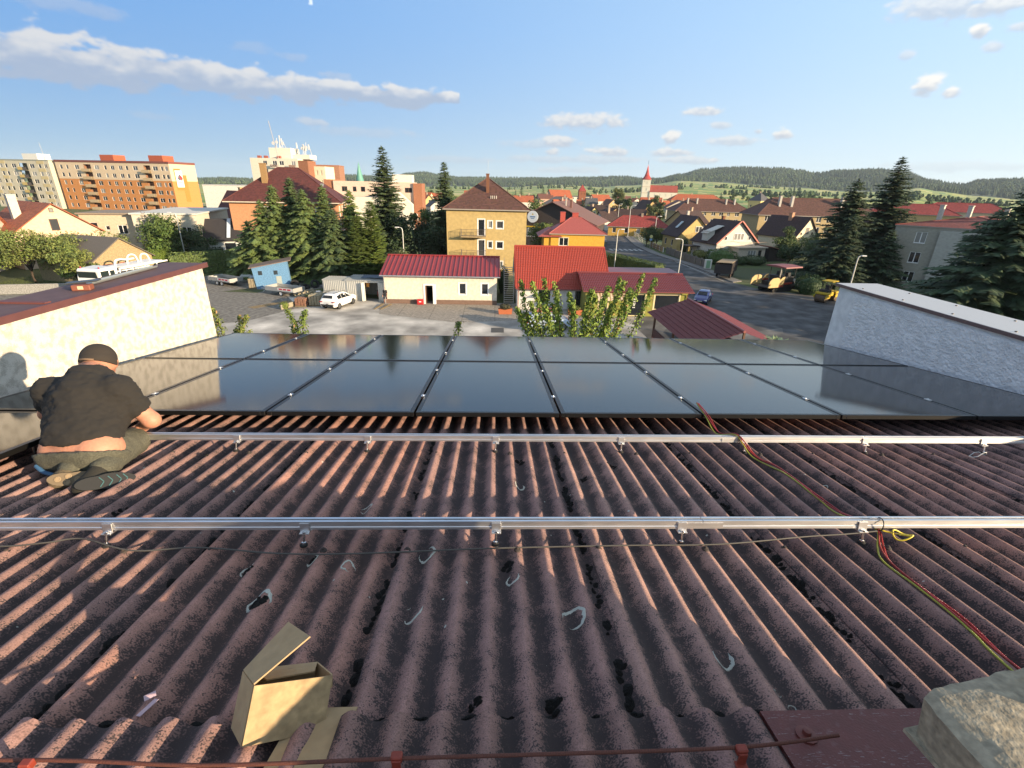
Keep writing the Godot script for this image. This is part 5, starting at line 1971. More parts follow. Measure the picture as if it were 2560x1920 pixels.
func modern_complex() -> void:
	var white := plaster(0.72, 0.68, 0.58)
	var pink := plaster(0.60, 0.47, 0.38)
	var brick := mat(lin(0.45, 0.19, 0.10), 0.9, T.mottle, 0.3)
	var o := thing("office_complex", "white and brick stepped office building behind the tall spruces", "building", Vector3(-35.5, 0, -152.0), deg_to_rad(3.0))
	var m := MB.new()
	var holes := [[2.2, 10.2, 1.5, 1.3, "2"], [5.2, 10.2, 1.0, 1.3, "1"], [7.4, 10.2, 1.2, 1.3, "1"], [11.0, 10.2, 2.2, 1.3, "2"], [15.0, 10.2, 2.0, 1.3, "2"], [19.6, 10.2, 2.0, 1.3, "2"]]
	face(m, Vector3(-10, 0, 5), Vector3.RIGHT, 22.0, 12.9, holes)
	m.bx(Vector3(-10, 0, -6), Vector3(12, 12.9, 4.8))
	part("wall", m, pink, o)
	for q in holes:
		window(o, Vector3(-10, 0, 5), Vector3.RIGHT, q, q[4], W_BROWN)
	m = MB.new()
	m.bx(Vector3(-10.5, 0, 5.2), Vector3(9.5, 8.9, 11.0))
	part("low_wing", m, white, o)
	m = MB.new()
	m.bx(Vector3(12.0, 0, -5.5), Vector3(14.4, 12.7, 5.6))
	part("brick_tower", m, brick, o)
	m = MB.new()
	m.extrude(PackedVector2Array([Vector2(3.5, 0), Vector2(12.0, 0), Vector2(12.0, 7.2), Vector2(8.5, 10.3), Vector2(3.5, 10.3)]), 4.0, Transform3D(Basis(), Vector3(0, 0, 8.4)))
	part("gable_wing", m, white, o)
	m = MB.new()
	m.bx(Vector3(6.0, 12.9, -3), Vector3(11.5, 14.9, 3))
	part("roof_house", m, white, o)
	m = MB.new()
	m.bx(Vector3(-12.6, 0, -4), Vector3(-10.0, 13.2, 4.6))
	part("brick_wing", m, brick, o)
	var c := house({"name": "brick_building", "label": "cube shaped salmon brick building with four small windows near the tower block", "cat": "building", "at": Vector3(-73.5, 0, -231.0), "turn": 5.0, "w": 12.8, "d": 11.0, "h": 18.9, "roof": "flat", "over": 0.1, "wall": mat(lin(0.46, 0.235, 0.145), 0.9, T.mottle, 0.2), "roofm": mat(lin(0.30, 0.13, 0.08), 0.9), "front": row(4, 2.3, 2.5, 15.5, 0.8, 1.3), "style": "1", "frame": W_BROWN})
	m = MB.new()
	m.lathe([Vector2(2.1, 0), Vector2(2.1, 12.2), Vector2(2.2, 12.2), Vector2(0.0, 22.0)], 8)
	solo("green_spire", m, mat(lin(0.12, 0.33, 0.27), 0.6, T.soft, 0.3), "slender pale green copper spire beyond the office building", "spire", Vector3(-67.5, 0, -262.0))
	house({"name": "white_hall", "label": "long plain white hall behind the maroon hip roof at left", "cat": "building", "at": Vector3(-65.0, 0, -146.0), "turn": -2.0, "w": 24.0, "d": 14.0, "h": 11.0, "roof": "flat", "over": 0.05, "wall": plaster(0.70, 0.68, 0.62), "roofm": plaster(0.5, 0.5, 0.48)})

func left_houses(orange_tile: Material, maroon: Material, dark_tile: Material, pale_ch: Material) -> void:
	var cream := plaster(0.66, 0.50, 0.36)
	var o := house({"name": "gabled_house", "label": "cream gabled house with orange brown roof at the left edge", "cat": "house", "at": Vector3(-69.2, 0, -79.0), "turn": 58.0, "w": 10.0, "d": 12.0, "h": 5.0, "rise": 3.7, "over": 0.5, "roof": "gable_z", "wall": cream, "roofm": orange_tile, "front": [[3.6, 1.0, 1.0, 1.5, "1"], [6.6, 1.0, 1.0, 1.5, "1"]], "attic": [[-0.7, 5.1, 1.0, 1.6, "1"], [-0.35, 7.6, 0.5, 0.6, "1"]], "frame": W_BROWN, "left": [[3.0, 1.6, 1.2, 1.6, "2"], [8.0, 1.6, 1.2, 1.6, "2"]], "right": row(2, 3, 5, 1.5, 1.2, 1.5), "chimneys": [[-2.6, 1.0, 6.0, 9.8, 1.0, 0.9, pale_ch]]})
	house({"name": "cross_wing", "label": "pinkish wing with a brown shuttered window left of the cream gable", "cat": "house", "at": Vector3(-74.5, 0, -69.5), "turn": 25.0, "w": 11.0, "d": 9.0, "h": 5.6, "rise": 3.0, "over": 0.4, "roof": "gable_x", "wall": plaster(0.66, 0.55, 0.47), "roofm": orange_tile, "front": [[3.2, 2.2, 1.4, 1.7, "2"], [8.4, 2.2, 1.4, 1.7, "2"]], "frame": W_BROWN})
	house({"name": "flat_house", "label": "grey beige flat roofed house with a low carport beside the cream gable", "cat": "house", "at": Vector3(-62.8, 0, -87.0), "turn": 12.0, "w": 7.2, "d": 9.0, "h": 7.0, "roof": "flat", "over": 0.3, "wall": plaster(0.52, 0.46, 0.34), "roofm": plaster(0.27, 0.22, 0.17), "front": [[1.2, 3.6, 1.0, 2.2, "1"], [3.2, 4.6, 0.6, 0.7, "1"], [4.9, 4.0, 1.3, 1.4, "2"]], "frame": W_WHITE})
	var f := house({"name": "flat_house", "label": "long pale flat roofed house with a terrace railing and outside ladder", "cat": "house", "at": Vector3(-55.6, 0, -93.0), "turn": 14.0, "w": 9.0, "d": 20.0, "h": 7.1, "roof": "flat", "over": 0.25, "wall": plaster(0.60, 0.55, 0.45), "roofm": plaster(0.62, 0.61, 0.56), "front": [[4.6, 3.2, 1.0, 2.2, "1"], [6.6, 3.8, 1.4, 1.4, "2"], [1.6, 0.9, 1.5, 1.3, "2"]], "right": [[2.0, 3.8, 1.4, 1.4, "2"], [7.0, 3.8, 1.4, 1.4, "2"], [13.0, 3.8, 1.4, 1.4, "2"]]})
	balcony(f, -4.2, 1.6, 2.9, 10.0, 1.5, plaster(0.5, 0.46, 0.38), metal(lin(0.2, 0.18, 0.15), 0.6, 0.3))
	var m := MB.new()
	for s in [0.0, 0.45]:
		m.cyl(Vector3(-2.6 + s, 2.9, 10.35), Vector3(-3.0 + s, 7.6, 10.2), 0.03, 5)
	for i in 12:
		m.cyl(Vector3(-2.6 - 0.033 * i, 3.2 + 0.37 * i, 10.33), Vector3(-2.15 - 0.033 * i, 3.2 + 0.37 * i, 10.33), 0.02, 4)
	part("ladder", m, W_BROWN, f)
	house({"name": "gabled_house", "label": "small white gabled house with dark maroon roof beside the orange house", "cat": "house", "at": Vector3(-54.0, 0, -112.5), "turn": 55.0, "w": 7.5, "d": 12.0, "h": 5.2, "rise": 5.0, "over": 0.4, "roof": "gable_z", "wall": plaster(0.70, 0.66, 0.54), "roofm": maroon, "front": [[2.6, 2.6, 1.1, 1.4, "2"]], "attic": [[-0.3, 6.6, 0.6, 0.9, "1"]], "chimneys": [[-1.5, 2.0, 7.5, 11.0, 0.8, 0.8, plaster(0.46, 0.33, 0.17)]]})
	var bl := mat(lin(0.028, 0.026, 0.03), 0.85, T.soft, 0.5)
	var bh := house({"name": "black_roof_barn", "label": "low white barn with black roof in front of the orange house", "cat": "barn", "at": Vector3(-49.3, 0, -88.8), "turn": 18.0, "w": 10.5, "d": 7.0, "h": 3.2, "rise": 2.9, "over": 0.4, "roof": "gable_x", "wall": plaster(0.60, 0.62, 0.62), "roofm": bl, "front": [[7.5, 0.4, 1.8, 2.2, "1"]]})
	m = MB.new()
	m.box(Vector3(3.1, 4.85, 1.95), Vector3(0.55, 0.05, 4.5), Basis(Vector3.RIGHT, 0.69))
	part("light_strip", m, mat(lin(0.45, 0.52, 0.6), 0.3), bh)
	house({"name": "gabled_garage", "label": "grey roofed garage with beige gable behind the white truck", "cat": "garage", "at": Vector3(-52.6, 0, -66.6), "turn": 72.0, "w": 7.8, "d": 9.5, "h": 2.8, "rise": 2.5, "over": 0.3, "roof": "gable_z", "wall": plaster(0.46, 0.36, 0.20, T.mottle), "roofm": mat(lin(0.13, 0.115, 0.10), 0.9, T.soft, 0.6), "front": [[1.2, 0.05, 3.6, 2.3, "1d"]], "frame": mat(lin(0.32, 0.05, 0.025), 0.6)})

func right_houses(dark_tile: Material, brown_tile: Material, red_tile: Material, pale_ch: Material, brickm: Material) -> void:
	var ya := plaster(0.56, 0.42, 0.17)
	var a := house({"name": "gabled_house", "label": "yellow gabled house with dark roof and long skylight on the road's far side", "cat": "house", "at": Vector3(43.9, 0, -113.3), "turn": 6.0, "w": 7.9, "d": 7.8, "h": 3.4, "rise": 3.9, "over": 0.45, "roof": "gable_z", "wall": ya, "roofm": dark_tile, "left": [[1.3, 1.0, 0.9, 1.3, "1"], [4.6, 1.0, 0.9, 1.3, "1"]], "front": [[1.4, 0.9, 1.1, 1.2, "2"], [3.4, 0.1, 1.0, 2.1, "1"]], "attic": [[-0.2, 4.1, 1.5, 1.2, "2"], [1.4, 3.7, 0.8, 1.9, "1"]], "chimneys": [[0.3, -1.6, 6.6, 8.2, 0.5, 0.5, pale_ch]]})
	balcony(a, 0.1, 3.9, 3.1, 3.9, 2.0, plaster(0.5, 0.40, 0.22), metal(lin(0.2, 0.17, 0.14), 0.6, 0.3))
	var m := MB.new()
	m.bx(Vector3(1.6, 0, 4.0), Vector3(3.8, 2.9, 5.8))
	part("porch", m, plaster(0.66, 0.60, 0.48), a)
	m = MB.new()
	m.box(Vector3(-2.3, 5.45, 0.3), Vector3(1.9, 0.1, 1.0), Basis(Vector3.BACK, 0.78))
	part("skylight", m, mat(lin(0.42, 0.47, 0.46), 0.2), a)
	var wb := plaster(0.62, 0.60, 0.54)
	var redge := mat(lin(0.42, 0.13, 0.10), 0.6)
	var b := house({"name": "gabled_house", "label": "white gabled house with red trimmed brown roof and front terrace by the road", "cat": "house", "at": Vector3(46.7, 0, -100.4), "turn": 14.0, "w": 9.0, "d": 7.6, "h": 3.3, "rise": 3.9, "over": 0.5, "roof": "gable_z", "wall": wb, "roofm": dark_tile, "left": [[1.4, 0.7, 1.0, 1.5, "2"], [5.0, 0.7, 1.0, 1.3, "2"]], "front": [[1.0, 1.4, 0.7, 0.7, "1"], [1.0, 0.1, 0.8, 1.2, "1"], [3.0, 1.0, 1.1, 1.1, "2"]], "attic": [[-0.9, 3.75, 2.3, 1.3, "3"], [-3.0, 3.75, 0.6, 0.7, "1"], [2.5, 3.75, 0.6, 0.7, "1"]], "chimneys": [[1.0, -2.6, 6.2, 7.8, 0.5, 0.6, brickm]]})
	m = MB.new()
	for s in [-1.0, 1.0]:
		m.box(Vector3(s * 2.55, 5.22, 4.32), Vector3(6.5, 0.22, 0.1), Basis(Vector3.BACK, -s * 0.714))
	part("verge_board", m, redge, b)
	m = MB.new()
	m.bx(Vector3(-4.9, 3.4, -0.6), Vector3(-3.2, 5.3, 0.9))
	m.box(Vector3(-3.3, 5.5, 0.15), Vector3(4.0, 0.12, 2.0), Basis(Vector3.BACK, 0.36))
	var dm := part("dormer", m, wb, b)
	m = MB.new()
	face(m, Vector3(-1.5, 0, 6.6), Vector3.RIGHT, 6.2, 2.55, [[2.2, 0.9, 1.9, 1.2], [4.6, 0.7, 0.8, 1.4]])
	face(m, Vector3(-1.5, 0, 3.8), Vector3.BACK, 2.8, 2.55, [])
	face(m, Vector3(4.7, 0, 6.6), Vector3.FORWARD, 2.8, 2.55, [])
	m.bx(Vector3(-1.8, 2.55, 3.85), Vector3(4.95, 2.72, 6.95))
	var ter := part("terrace_room", m, plaster(0.60, 0.52, 0.42), b)
	window(b, Vector3(-1.5, 0, 6.6), Vector3.RIGHT, [2.2, 0.9, 1.9, 1.2], "3", W_WHITE)
	window(b, Vector3(-1.5, 0, 6.6), Vector3.RIGHT, [4.6, 0.7, 0.8, 1.4], "1", W_BROWN)
	m = MB.new()
	for i in 30:
		m.cyl(Vector3(-1.7 + i * 0.226, 2.72, 6.88), Vector3(-1.7 + i * 0.226, 3.6, 6.88), 0.018, 4)
	m.cyl(Vector3(-1.75, 3.6, 6.88), Vector3(4.9, 3.6, 6.88), 0.03, 5)
	m.cyl(Vector3(-1.7, 3.6, 3.9), Vector3(-1.7, 3.6, 6.88), 0.03, 5)
	m.cyl(Vector3(4.88, 3.6, 3.9), Vector3(4.88, 3.6, 6.88), 0.03, 5)
	part("railing", m, mat(lin(0.34, 0.26, 0.18), 0.7), b)
	house({"name": "gabled_house", "label": "cream gabled house with dark roof behind the orchard trees", "cat": "house", "at": Vector3(69.6, 0, -117.3), "turn": 24.0, "w": 7.6, "d": 9.5, "h": 3.5, "rise": 4.0, "over": 0.45, "roof": "gable_z", "wall": plaster(0.70, 0.62, 0.45), "roofm": dark_tile, "front": row(4, 1.0, 1.6, 0.9, 0.8, 1.2), "style": "1", "attic": [[-0.55, 3.9, 1.1, 1.4, "2"], [1.6, 3.7, 0.5, 0.6, "1"], [-2.2, 3.7, 0.5, 0.6, "1"]], "frame": W_BROWN, "trim": plaster(0.74, 0.66, 0.5), "chimneys": [[-0.6, 0.5, 6.6, 8.3, 0.8, 0.8, mat(lin(0.4, 0.22, 0.14), 0.9)]]})
	house({"name": "gabled_house", "label": "cream house with dark roof mostly hidden by the tall right spruces", "cat": "house", "at": Vector3(84.0, 0, -108.0), "turn": 24.0, "w": 8.0, "d": 9.0, "h": 3.6, "rise": 4.2, "over": 0.45, "roof": "gable_z", "wall": plaster(0.70, 0.60, 0.46), "roofm": dark_tile, "front": row(3, 1.0, 2.0, 0.9, 0.9, 1.2), "style": "1"})
	var ey := plaster(0.44, 0.345, 0.185)
	var fw := []
	for fl in 3:
		for i in 11:
			fw.append([1.5 + i * 2.55, 0.9 + 2.5 * fl, 1.25, 1.35, "2"])
	house({"name": "apartment_block", "label": "long ochre block with brown hip roof and pale chimneys behind the cream gable", "cat": "building", "at": Vector3(81.5, 0, -129.6), "turn": -4.0, "w": 30.0, "d": 10.5, "h": 7.4, "rise": 3.6, "over": 0.6, "roof": "hip", "wall": ey, "roofm": brown_tile, "front": fw, "chimneys": [[-9.4, 2.6, 8.6, 11.8, 0.5, 0.9, pale_ch], [-6.4, 2.6, 8.6, 11.8, 0.5, 0.9, pale_ch], [6.0, 2.6, 8.6, 11.8, 0.5, 0.9, pale_ch], [9.0, 2.6, 8.6, 11.8, 0.5, 0.9, pale_ch]]})
	fw = []
	for fl in 3:
		for i in 9:
			fw.append([1.2 + i * 2.6, 0.6 + 2.2 * fl, 1.3 if i % 3 else 0.9, 1.2, "2"])
	house({"name": "apartment_block", "label": "ochre block with brown hip roof and four pale chimneys in mid distance", "cat": "building", "at": Vector3(72.6, 0, -172.0), "turn": -3.0, "w": 24.6, "d": 11.0, "h": 6.3, "rise": 3.4, "over": 0.6, "roof": "hip", "wall": ey, "roofm": brown_tile, "front": fw, "chimneys": [[-8.0, 2.2, 7.2, 10.2, 0.4, 0.8, pale_ch], [-4.9, 2.2, 7.2, 10.2, 0.4, 0.8, pale_ch], [4.8, 2.2, 7.2, 10.2, 0.4, 0.8, pale_ch], [7.6, 2.2, 7.2, 10.2, 0.4, 0.8, pale_ch]]})
	var gm := plaster(0.36, 0.345, 0.29)
	var g := house({"name": "apartment_house", "label": "grey rendered flats in shade with red roofs at the right edge", "cat": "building", "at": Vector3(71.0, 0, -72.0), "turn": -52.0, "w": 15.0, "d": 20.0, "h": 8.7, "rise": 1.3, "over": 0.15, "roof": "hip", "wall": gm, "roofm": red_tile, "front": [[2.6, 0.9, 1.3, 1.5, "2"], [2.6, 3.65, 1.3, 1.5, "2"], [2.6, 6.4, 1.3, 1.5, "2"]], "sill": W_WHITE, "left": row(3, 3.0, 6.0, 1.0, 1.3, 1.5) + row(3, 3.0, 6.0, 3.75, 1.3, 1.5) + row(3, 3.0, 6.0, 6.5, 1.3, 1.5), "chimneys": [[-4.0, 4.0, 9.0, 11.4, 0.5, 0.9, pale_ch], [-1.0, 3.0, 9.0, 11.4, 0.5, 0.9, pale_ch], [3.0, 4.5, 9.0, 11.2, 0.5, 0.9, pale_ch], [5.0, 2.0, 9.0, 11.2, 0.6, 0.9, pale_ch]]})
	m = MB.new()
	m.bx(Vector3(-2.2, 0, 10.0), Vector3(2.6, 8.2, 10.5))
	part("bay", m, plaster(0.42, 0.42, 0.385), g)
	m = MB.new()
	m.bx(Vector3(4.6, 0, 10.0), Vector3(7.5, 8.2, 10.3))
	part("bay", m, plaster(0.40, 0.395, 0.35), g)

func middle_houses(red_tile: Material, brown_tile: Material, pale_ch: Material) -> void:
	var am := plaster(0.62, 0.36, 0.05)
	var rr := mat(lin(0.34, 0.085, 0.075), 0.6, T.soft, 0.4)
	var s := house({"name": "amber_house", "label": "amber house with salmon red hip roof and two red chimneys", "cat": "house", "at": Vector3(14.9, 0, -92.6), "turn": -2.0, "w": 9.6, "d": 7.6, "h": 5.0, "rise": 2.3, "over": 0.4, "roof": "hip", "wall": am, "roofm": rr, "front": [[1.5, 2.9, 1.6, 1.4, "2"]], "trim": plaster(0.7, 0.6, 0.35), "chimneys": [[-2.6, 0.5, 6.0, 8.4, 0.9, 0.9, mat(lin(0.36, 0.06, 0.045), 0.6)], [0.0, -2.2, 6.0, 8.2, 1.1, 0.9, mat(lin(0.36, 0.06, 0.045), 0.6)]]})
	var m := MB.new()
	m.bx(Vector3(-6.0, 0, -3.6), Vector3(-4.3, 4.4, 3.6))
	part("side_wing", m, am, s)
	m = roof_shape("hip", 4.0, 8.0, 4.4, 1.2, 0.2)
	part("wing_roof", m, rr, s, Vector3(-4.9, 0, 0))
	var pub := house({"name": "pub", "label": "dark gabled pub with brown sheet roof and round white sign", "cat": "pub", "at": Vector3(15.6, 0, -121.0), "turn": -20.0, "w": 19.0, "d": 17.0, "h": 5.3, "rise": 4.2, "over": 0.9, "roof": "gable_z", "wall": mat(lin(0.055, 0.042, 0.038), 0.8, T.soft, 0.4), "roofm": mat(lin(0.17, 0.085, 0.065), 0.7, T.soft, 0.3), "front": [[2.2, 2.0, 5.4, 2.0, "3"]], "chimneys": [[2.0, 4.0, 7.6, 10.4, 0.3, 0.3, pale_ch], [3.0, 3.0, 7.6, 10.0, 0.5, 0.5, mat(lin(0.2, 0.1, 0.08), 0.8)]]})
	m = MB.new()
	m.bx(Vector3(-7.6, 4.05, 8.5), Vector3(-1.6, 4.35, 8.62))
	part("yellow_fascia", m, mat(lin(0.62, 0.40, 0.02), 0.6), pub)
	m = MB.new()
	m.lathe([Vector2(0, -0.08), Vector2(1.25, -0.08), Vector2(1.25, 0.08), Vector2(0, 0.08)], 28, Transform3D(Basis(Vector3.RIGHT, PI / 2), Vector3(-4.1, 6.4, 9.9)))
	m.bx(Vector3(-4.15, 6.3, 8.4), Vector3(-4.05, 6.5, 9.85))
	var sg := part("round_sign", m, mat(lin(0.66, 0.70, 0.74), 0.5), pub)
	m = MB.new()
	m.bx(Vector3(-4.7, 6.25, 9.985), Vector3(-3.5, 6.5, 10.0))
	m.bx(Vector3(-4.5, 5.95, 9.985), Vector3(-3.7, 6.1, 10.0))
	part("lettering", m, mat(lin(0.10, 0.22, 0.42), 0.5), sg)
	m = MB.new()
	m.tri(Vector3(-4.35, 6.75, 9.99), Vector3(-3.85, 6.75, 9.99), Vector3(-4.1, 7.2, 9.99))
	part("crest", m, mat(lin(0.55, 0.42, 0.12), 0.5), sg)

var LEAF: StandardMaterial3D
var NEEDLE: StandardMaterial3D
var BARK: StandardMaterial3D

func shade_of(c: Color, rng: RandomNumberGenerator, v := 0.3) -> Color:
	var k := rng.randf_range(1.0 - v, 1.0 + v)
	return Color(c.r * k * rng.randf_range(0.92, 1.1), c.g * k, c.b * k * rng.randf_range(0.85, 1.15))

func spray(m: MB, p: Vector3, dir: Vector3, side: Vector3, l: float, w: float) -> void:
	var tip := p + dir * l
	var mid := p + dir * l * 0.4
	var drop := Vector3(0, -w * 0.25, 0)
	m.tri(p, mid + side * w + drop, tip)
	m.tri(p, tip, mid - side * w + drop)

func spruce_meshes(h: float, r: float, seed_: int, c: Color, droop := 0.25, gap := 0.34, bare := 0.06, fine := 1.0) -> Array:
	var rng := RandomNumberGenerator.new()
	rng.seed = seed_
	var tm := MB.new()
	tm.tube([Vector3(0, -0.2, 0), Vector3(0, h * 0.5, 0), Vector3(0, h, 0)], h * 0.016 + 0.05, 0.015, 7)
	var m := colored_mb()
	var y := h * bare + 0.2
	while y < h - 0.1:
		var f := y / h
		var R := r * 1.3 * pow(1.0 - f, 0.75) * rng.randf_range(0.82, 1.1) + 0.12
		var n := int(6 + 4 * (1.0 - f)) + rng.randi() % 3
		var a0 := rng.randf() * TAU
		for i in n:
			var a := a0 + TAU * (i + rng.randf_range(-0.3, 0.3)) / n
			var L := R * rng.randf_range(0.6, 1.12)
			var out := Vector3(cos(a), 0, sin(a))
			var side := Vector3(-sin(a), 0, cos(a))
			var yy := y + rn(rng, gap * 0.5)
			var dr := droop * rng.randf_range(0.6, 1.4)
			var step := 0.20 / fine * (1.0 + 0.4 * r / 3.0)
			var k := maxi(2, int(L / step))
			for s in k:
				var t := (s + 0.6) / k
				var p := Vector3(0, yy, 0) + out * L * t + Vector3(0, L * (0.10 * t - dr * t * t + 0.12 * dr * t * t * t), 0)
				m.col = shade_of(c, rng)
				var sl := (0.40 + 0.30 * L * (1.0 - t * 0.7)) * rng.randf_range(0.75, 1.2)
				var w := sl * 0.34
				var dn := Vector3(0, -0.25 - dr + rn(rng, 0.2), 0)
				for e in [-1.0, 1.0]:
					var d: Vector3 = (out * 0.75 + side * e * rng.randf_range(0.55, 1.0) + dn).normalized()
					spray(m, p, d, d.cross(Vector3.UP).normalized(), sl, w)
			m.col = shade_of(c, rng)
			var tipp := Vector3(0, yy, 0) + out * L * 0.92 + Vector3(0, L * (0.1 - dr * 0.9), 0)
			spray(m, tipp, (out + Vector3(0, 0.05, 0)).normalized(), side, 0.35 + 0.12 * L, 0.10 + 0.03 * L)
		y += gap * rng.randf_range(0.7, 1.2) * (0.65 + 0.5 * (1.0 - f))
	for i in 6:
		m.col = shade_of(c, rng)
		spray(m, Vector3(0, h - 0.45, 0), Vector3(rn(rng, 0.3), 1, rn(rng, 0.3)).normalized(), Vector3(cos(i), 0, sin(i)), 0.6, 0.06)
	return [tm.mesh(), m.mesh()]

func leaf_quad(m: MB, p: Vector3, n: Vector3, s: float, rng: RandomNumberGenerator) -> void:
	var u := n.cross(Vector3(rn(rng, 1), rn(rng, 1), rn(rng, 1))).normalized()
	var v := n.cross(u)
	var bend := n * s * 0.18
	m.tri(p - u * s, p + v * s * 0.55 + bend, p + u * s)
	m.tri(p - u * s, p + u * s, p - v * s * 0.55 + bend)

func broadleaf_meshes(h: float, r: float, seed_: int, c: Color, leaves := 2600, size := 0.17, trunk := 0.28, clumps := 26, squash := 0.8) -> Array:
	var rng := RandomNumberGenerator.new()
	rng.seed = seed_
	var tm := MB.new()
	var top := h * (trunk + 0.25)
	tm.tube([Vector3(0, -0.2, 0), Vector3(rn(rng, 0.1), h * trunk * 0.6, rn(rng, 0.1)), Vector3(rn(rng, 0.15), top, rn(rng, 0.15))], 0.05 + h * 0.018, 0.05, 7)
	var m := colored_mb()
	var cy := h * (trunk + (1.0 - trunk) * 0.5)
	var ry := h * (1.0 - trunk) * 0.5
	var cs := []
	for i in clumps:
		var d := Vector3(rn(rng, 1), rn(rng, 1), rn(rng, 1)).normalized() * pow(rng.randf(), 0.45)
		var p := Vector3(d.x * r * 0.8, cy + d.y * ry * 0.82, d.z * r * 0.8)
		var cr := r * rng.randf_range(0.26, 0.46)
		cs.append([p, cr, shade_of(c, rng, 0.22)])
		if i % 2 == 0:
			tm.tube([Vector3(0, h * trunk * rng.randf_range(0.7, 1.3), 0), Vector3(p.x * 0.4, lerpf(h * trunk, p.y, 0.55), p.z * 0.4), p], 0.02 + h * 0.006, 0.012, 5, false)
	for i in leaves:
		var q: Array = cs[i % clumps]
		var d := Vector3(rn(rng, 1), rn(rng, 1), rn(rng, 1))
		d = d.normalized() * pow(rng.randf(), 0.4)
		var p: Vector3 = q[0] + Vector3(d.x, d.y * squash, d.z) * q[1]
		m.col = shade_of(q[2], rng, 0.22)
		leaf_quad(m, p, (d * 0.6 + Vector3(rn(rng, 0.6), 0.35 + rn(rng, 0.6), rn(rng, 0.6))).normalized(), size * rng.randf_range(0.7, 1.3), rng)
	return [tm.mesh(), m.mesh()]

func tree(called: String, label: String, cat: String, ms: Array, at: Vector3, turn := 0.0, sc := 1.0, group := "", needle := false) -> Node3D:
	var o := thing(called, label, cat, at, turn, group)
	var t := part("trunk", ms[0], BARK, o)
	var k := part("crown", ms[1], NEEDLE if needle else LEAF, o)
	if sc != 1.0:
		t.scale = Vector3.ONE * sc
		k.scale = Vector3.ONE * sc
	return o

func hedge_mesh(pts: Array, w: float, h: float, c: Color, seed_: int, dens := 90.0, size := 0.09) -> MB:
	var rng := RandomNumberGenerator.new()
	rng.seed = seed_
	var m := colored_mb()
	for i in pts.size() - 1:
		var a: Vector3 = pts[i]
		var b: Vector3 = pts[i + 1]
		var d := (b - a).normalized()
		var s := d.cross(Vector3.UP)
		var L := a.distance_to(b)
		m.col = c
		m.box((a + b) * 0.5 + Vector3(0, h * 0.46, 0), Vector3(w * 0.84, h * 0.92, L + w * 0.6), Basis(s, Vector3.UP, -d))
		var n := int((2.0 * h + w) * L * dens)
		for k in n:
			var t := rng.randf() * (2.0 * h + w)
			var p := a + d * rng.randf_range(-w * 0.4, L + w * 0.4)
			var nn: Vector3
			if t < h:
				p += s * (w * 0.5) + Vector3(0, t, 0)
				nn = s
			elif t < h + w:
				p += s * (t - h - w * 0.5) + Vector3(0, h, 0)
				nn = Vector3.UP
			else:
				p += -s * (w * 0.5) + Vector3(0, t - h - w, 0)
				nn = -s
			p += Vector3(rn(rng, 0.06), rn(rng, 0.06), rn(rng, 0.06))
			m.col = shade_of(c, rng, 0.35)
			leaf_quad(m, p, (nn + Vector3(rn(rng, 0.8), rn(rng, 0.8), rn(rng, 0.8))).normalized(), size * rng.randf_range(0.7, 1.4), rng)
		for e in [[a, -d], [b, d]]:
			for k in int(w * h * dens):
				var p: Vector3 = e[0] + e[1] * w * 0.42 + s * rn(rng, w * 0.5) + Vector3(0, rng.randf() * h, 0)
				m.col = shade_of(c, rng, 0.35)
				leaf_quad(m, p, (e[1] + Vector3(rn(rng, 0.8), rn(rng, 0.8), rn(rng, 0.8))).normalized(), size, rng)
	return m

func bush_mesh(r: float, h: float, c: Color, seed_: int, n := 2200, size := 0.08) -> MB:
	var rng := RandomNumberGenerator.new()
	rng.seed = seed_
	var m := colored_mb()
	m.col = c
	m.lathe([Vector2(r * 0.6, 0), Vector2(r * 0.86, h * 0.35), Vector2(r * 0.7, h * 0.7), Vector2(0, h * 0.92)], 14)
	for i in n:
		var d := Vector3(rn(rng, 1), rng.randf_range(-0.85, 1), rn(rng, 1)).normalized()
		var lump := 1.0 + 0.07 * sin(d.x * 9.0 + seed_) * sin(d.z * 7.0) + rn(rng, 0.06)
		var p := Vector3(d.x * r, h * 0.5 + d.y * h * 0.5, d.z * r) * lump
		p.y = maxf(p.y, 0.02)
		m.col = shade_of(c, rng, 0.35)
		leaf_quad(m, p, (d + Vector3(rn(rng, 0.7), rn(rng, 0.7), rn(rng, 0.7))).normalized(), size * rng.randf_range(0.7, 1.4), rng)
	return m

